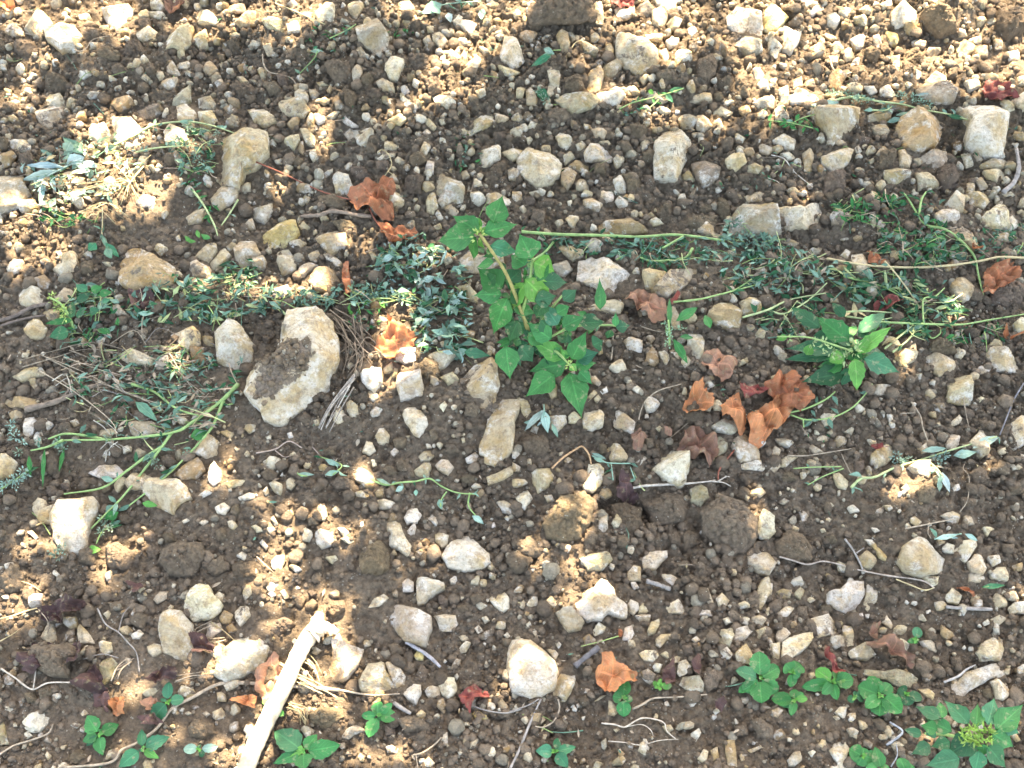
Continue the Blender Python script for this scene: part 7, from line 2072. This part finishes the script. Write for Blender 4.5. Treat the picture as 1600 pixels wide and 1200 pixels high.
# ---------------------------------------------------------------- unseen vine, its leaves laid out to leave gaps for the sun patches
SUNP = [(30, 12, 34, 14), (150, 22, 70, 26), (182, 32, 26, 30), (95, 40, 40, 24), (45, 120, 13, 14), (28, 160, 28, 14), (60, 92, 14, 9), (85, 78, 20, 6), (330, 45, 40, 13), (385, 28, 22, 11), (432, 38, 44, 22), (462, 18, 34, 14), (440, 65, 16, 14),
        (178, 208, 58, 28), (165, 245, 38, 30), (165, 285, 38, 38), (200, 320, 48, 34), (42, 365, 46, 34), (62, 400, 42, 26), (18, 430, 14, 22), (230, 298, 36, 22), (120, 300, 28, 22), (100, 345, 40, 18), (285, 235, 16, 8),
        (500, 192, 18, 24), (506, 218, 12, 16), (440, 288, 15, 14), (618, 190, 17, 8), (688, 122, 30, 26), (700, 152, 36, 12), (660, 165, 18, 12), (718, 98, 26, 14), (755, 58, 30, 26), (782, 38, 28, 20), (745, 20, 20, 14), (655, 25, 12, 8), (610, 22, 12, 10), (700, 105, 16, 20),
        (815, 12, 22, 18), (980, 25, 42, 22), (1040, 28, 80, 34), (1060, 62, 50, 30), (1030, 85, 22, 12), (1120, 50, 60, 34), (1000, 85, 16, 14), (1050, 90, 20, 14), (955, 152, 26, 7), (1032, 180, 16, 9), (935, 55, 8, 8), (1172, 190, 24, 7), (1125, 200, 14, 6), (1185, 135, 22, 20), (925, 60, 14, 9), (905, 110, 6, 10),
        (1200, 30, 60, 60), (1260, 40, 70, 60), (1330, 50, 70, 60), (1400, 45, 70, 50), (1470, 60, 60, 60), (1540, 60, 70, 60), (1590, 60, 50, 70), (1230, 95, 40, 36), (1290, 105, 50, 26), (1400, 110, 40, 30), (1460, 115, 60, 26), (1540, 120, 60, 30), (1240, 152, 34, 10), (1250, 150, 30, 12), (1335, 172, 8, 10), (1440, 138, 30, 10), (1180, 92, 30, 26), (1260, 125, 40, 14),
        (355, 455, 40, 13), (440, 455, 26, 11), (572, 370, 24, 13), (678, 400, 18, 11), (618, 522, 32, 24), (632, 486, 14, 13), (598, 585, 30, 24), (645, 578, 26, 18), (585, 612, 10, 10), (272, 572, 13, 20), (1255, 315, 8, 5), (1480, 500, 20, 20), (1412, 562, 10, 16), (1330, 585, 11, 18), (500, 450, 10, 6),
        (48, 862, 26, 20), (180, 868, 16, 14), (205, 852, 22, 12), (112, 842, 22, 18), (340, 748, 11, 20), (355, 708, 9, 9), (322, 765, 12, 8), (405, 800, 16, 14), (430, 838, 22, 26), (445, 875, 26, 22), (450, 812, 16, 14), (530, 835, 20, 16), (512, 808, 10, 10), (562, 748, 16, 11), (664, 858, 14, 14), (680, 880, 18, 9), (580, 835, 8, 8),
        (914, 792, 11, 34), (917, 850, 13, 26), (870, 818, 12, 9), (828, 862, 16, 18), (893, 882, 16, 16), (898, 905, 22, 10), (893, 945, 16, 14), (928, 932, 26, 17), (826, 1054, 36, 15), (880, 957, 14, 10), (1178, 788, 6, 16), (1250, 793, 16, 10), (1412, 775, 24, 16), (1442, 770, 14, 15), (1412, 757, 8, 8), (1546, 744, 9, 11), (1262, 775, 8, 8), (1442, 735, 14, 6), (1318, 905, 3, 3),
        (28, 960, 32, 26), (50, 930, 14, 20), (150, 915, 12, 8), (195, 1078, 16, 12), (235, 1070, 14, 8), (310, 1052, 22, 18), (375, 1025, 24, 18), (350, 1040, 16, 22), (352, 1012, 10, 8), (425, 925, 24, 32), (430, 985, 20, 12), (492, 985, 24, 16), (478, 1010, 18, 20), (455, 1050, 26, 24), (438, 1080, 22, 22), (420, 1120, 20, 24), (400, 1160, 22, 28), (375, 1195, 34, 24), (520, 948, 17, 16), (542, 975, 12, 16), (530, 1045, 22, 17), (500, 1092, 30, 14), (480, 1065, 22, 12), (505, 1112, 28, 8), (573, 1178, 22, 14), (775, 1084, 10, 8), (640, 1195, 26, 8), (592, 1090, 10, 8), (345, 1175, 22, 20), (232, 1192, 16, 12), (180, 1168, 12, 8), (1445, 1155, 6, 8), (1588, 935, 12, 12), (485, 935, 12, 8), (402, 905, 10, 10), (288, 1150, 10, 6), (1450, 1165, 8, 6)]
SP = np.array([(a, b, c, d) for a, b, c, d in SUNP], float)
t = obj('shade_vine', None, (-.15, 2.75, 0), label='unseen grape vine beyond the far edge, leaves arranged to throw the dappled shade', cat='vine')
org = np.array([-.15, 2.75, 0])
V, F = tube(catmull([(-.15, 2.75, -.05), (-.12, 2.73, .5), (-.18, 2.76, .8), (-.14, 2.72, 1.15)], 6), .035, .026, 10, .12); obj('trunk', mesh('trunk', V - org, F, M['wood'], (.14, .10, .07)), parent=t)
for k in range(9):
    a = (k - 4) * .42; q = [(-.14, 2.72, 1.15), (-.14 + a * .35, 2.72 - .1, 1.30), (-.14 + a * .8, 2.4 - .2 * (k % 2), 1.50), (-.14 + a, 1.9 - .12 * (k % 3), 1.56)]
    V, F = tube(catmull(q, 6), .010, .004, 6, .1); obj('cane', mesh('cane', V - org, F, M['wood'], (.20, .13, .08)), parent=t)
def sun_dist(x, y):
    qx, qy = project(np.stack([x, y, G(x, y)], -1)); d = np.full(len(x), 1e9)
    for a, b, c, e in SP:
        if not (a > 1150 and b < 160): c, e = c * .78, e * .78
        rr = np.hypot((qx - a) / c, (qy - b) / e); d = np.minimum(d, (rr - 1) * min(c, e) * PXM)
    return d
bag = Bag()
LOBE = np.array([.45, .85, .62, 1.0, .66, 1.0, .62, .85, .45, .30])
def canopy(step, rad, zlo, zhi, lim, jit=.5, maxd=9, thin=0, only=False):
    gx, gy = np.meshgrid(np.arange(-1.45, 1.45, step), np.arange(.05, 1.95, step)); gx = gx.ravel() + RNG.uniform(-jit, jit, gx.size) * step; gy = gy.ravel() + RNG.uniform(-jit, jit, gy.size) * step
    d = sun_dist(gx, gy); k = (d > rad * lim) & (d < maxd)
    if thin: k = (d < rad) & (RNG.rand(len(d)) < thin)
    if only: k &= (gx > .35) & (gy > 1.25)
    gx, gy = gx[k], gy[k]; n = len(gx)
    z = RNG.uniform(zlo, zhi, n); C = np.stack([gx, gy, 0 * gx], 1) + SUND * (z / SUND[2])[:, None]
    nr = norm(SUND + RNG.normal(0, .28, (n, 3))); ax = norm(np.cross(nr, RNG.normal(size=(n, 3)))); bx = np.cross(nr, ax)
    a = np.linspace(0, 2 * math.pi, 10, endpoint=False); r_ = rad * RNG.uniform(.85, 1.2, (n, 1)) * LOBE[None] * 1.15
    ring = C[:, None] + (ax[:, None] * np.cos(a)[None, :, None] + bx[:, None] * np.sin(a)[None, :, None]) * r_[..., None] + nr[:, None] * (rad * .12 * np.cos(a * 2)[None, :, None])
    V = np.concatenate([C[:, None], ring], 1).reshape(-1, 3)
    tri = np.array([[0, 1 + i, 1 + (i + 1) % 10] for i in range(10)]); F = (tri[None] + (np.arange(n) * 11)[:, None, None]).reshape(-1, 3)
    bag.add(V, F, np.repeat(np.array([[.045, .10, .03]]) * RNG.uniform(.7, 1.3, (n, 1)), 11, 0), luv=np.zeros((len(V), 3)))
canopy(.052, .060, 1.32, 1.62, 1.0)
canopy(.045, .055, 1.3, 1.65, .95)
canopy(.026, .028, 1.28, 1.45, .85, maxd=.16)
canopy(.015, .015, 1.26, 1.36, .75, maxd=.07)
canopy(.026, .0125, 1.26, 1.5, 0, thin=.18)        # small leaves added in the gaps to break up the sun patches
canopy(.022, .013, 1.3, 1.5, 0, thin=.30, only=True)  # more small leaves added to thin the sun at the far right
obj('shade_foliage', bag.mesh('shade_foliage', M['leaf'], origin=org), parent=t, kind='stuff')
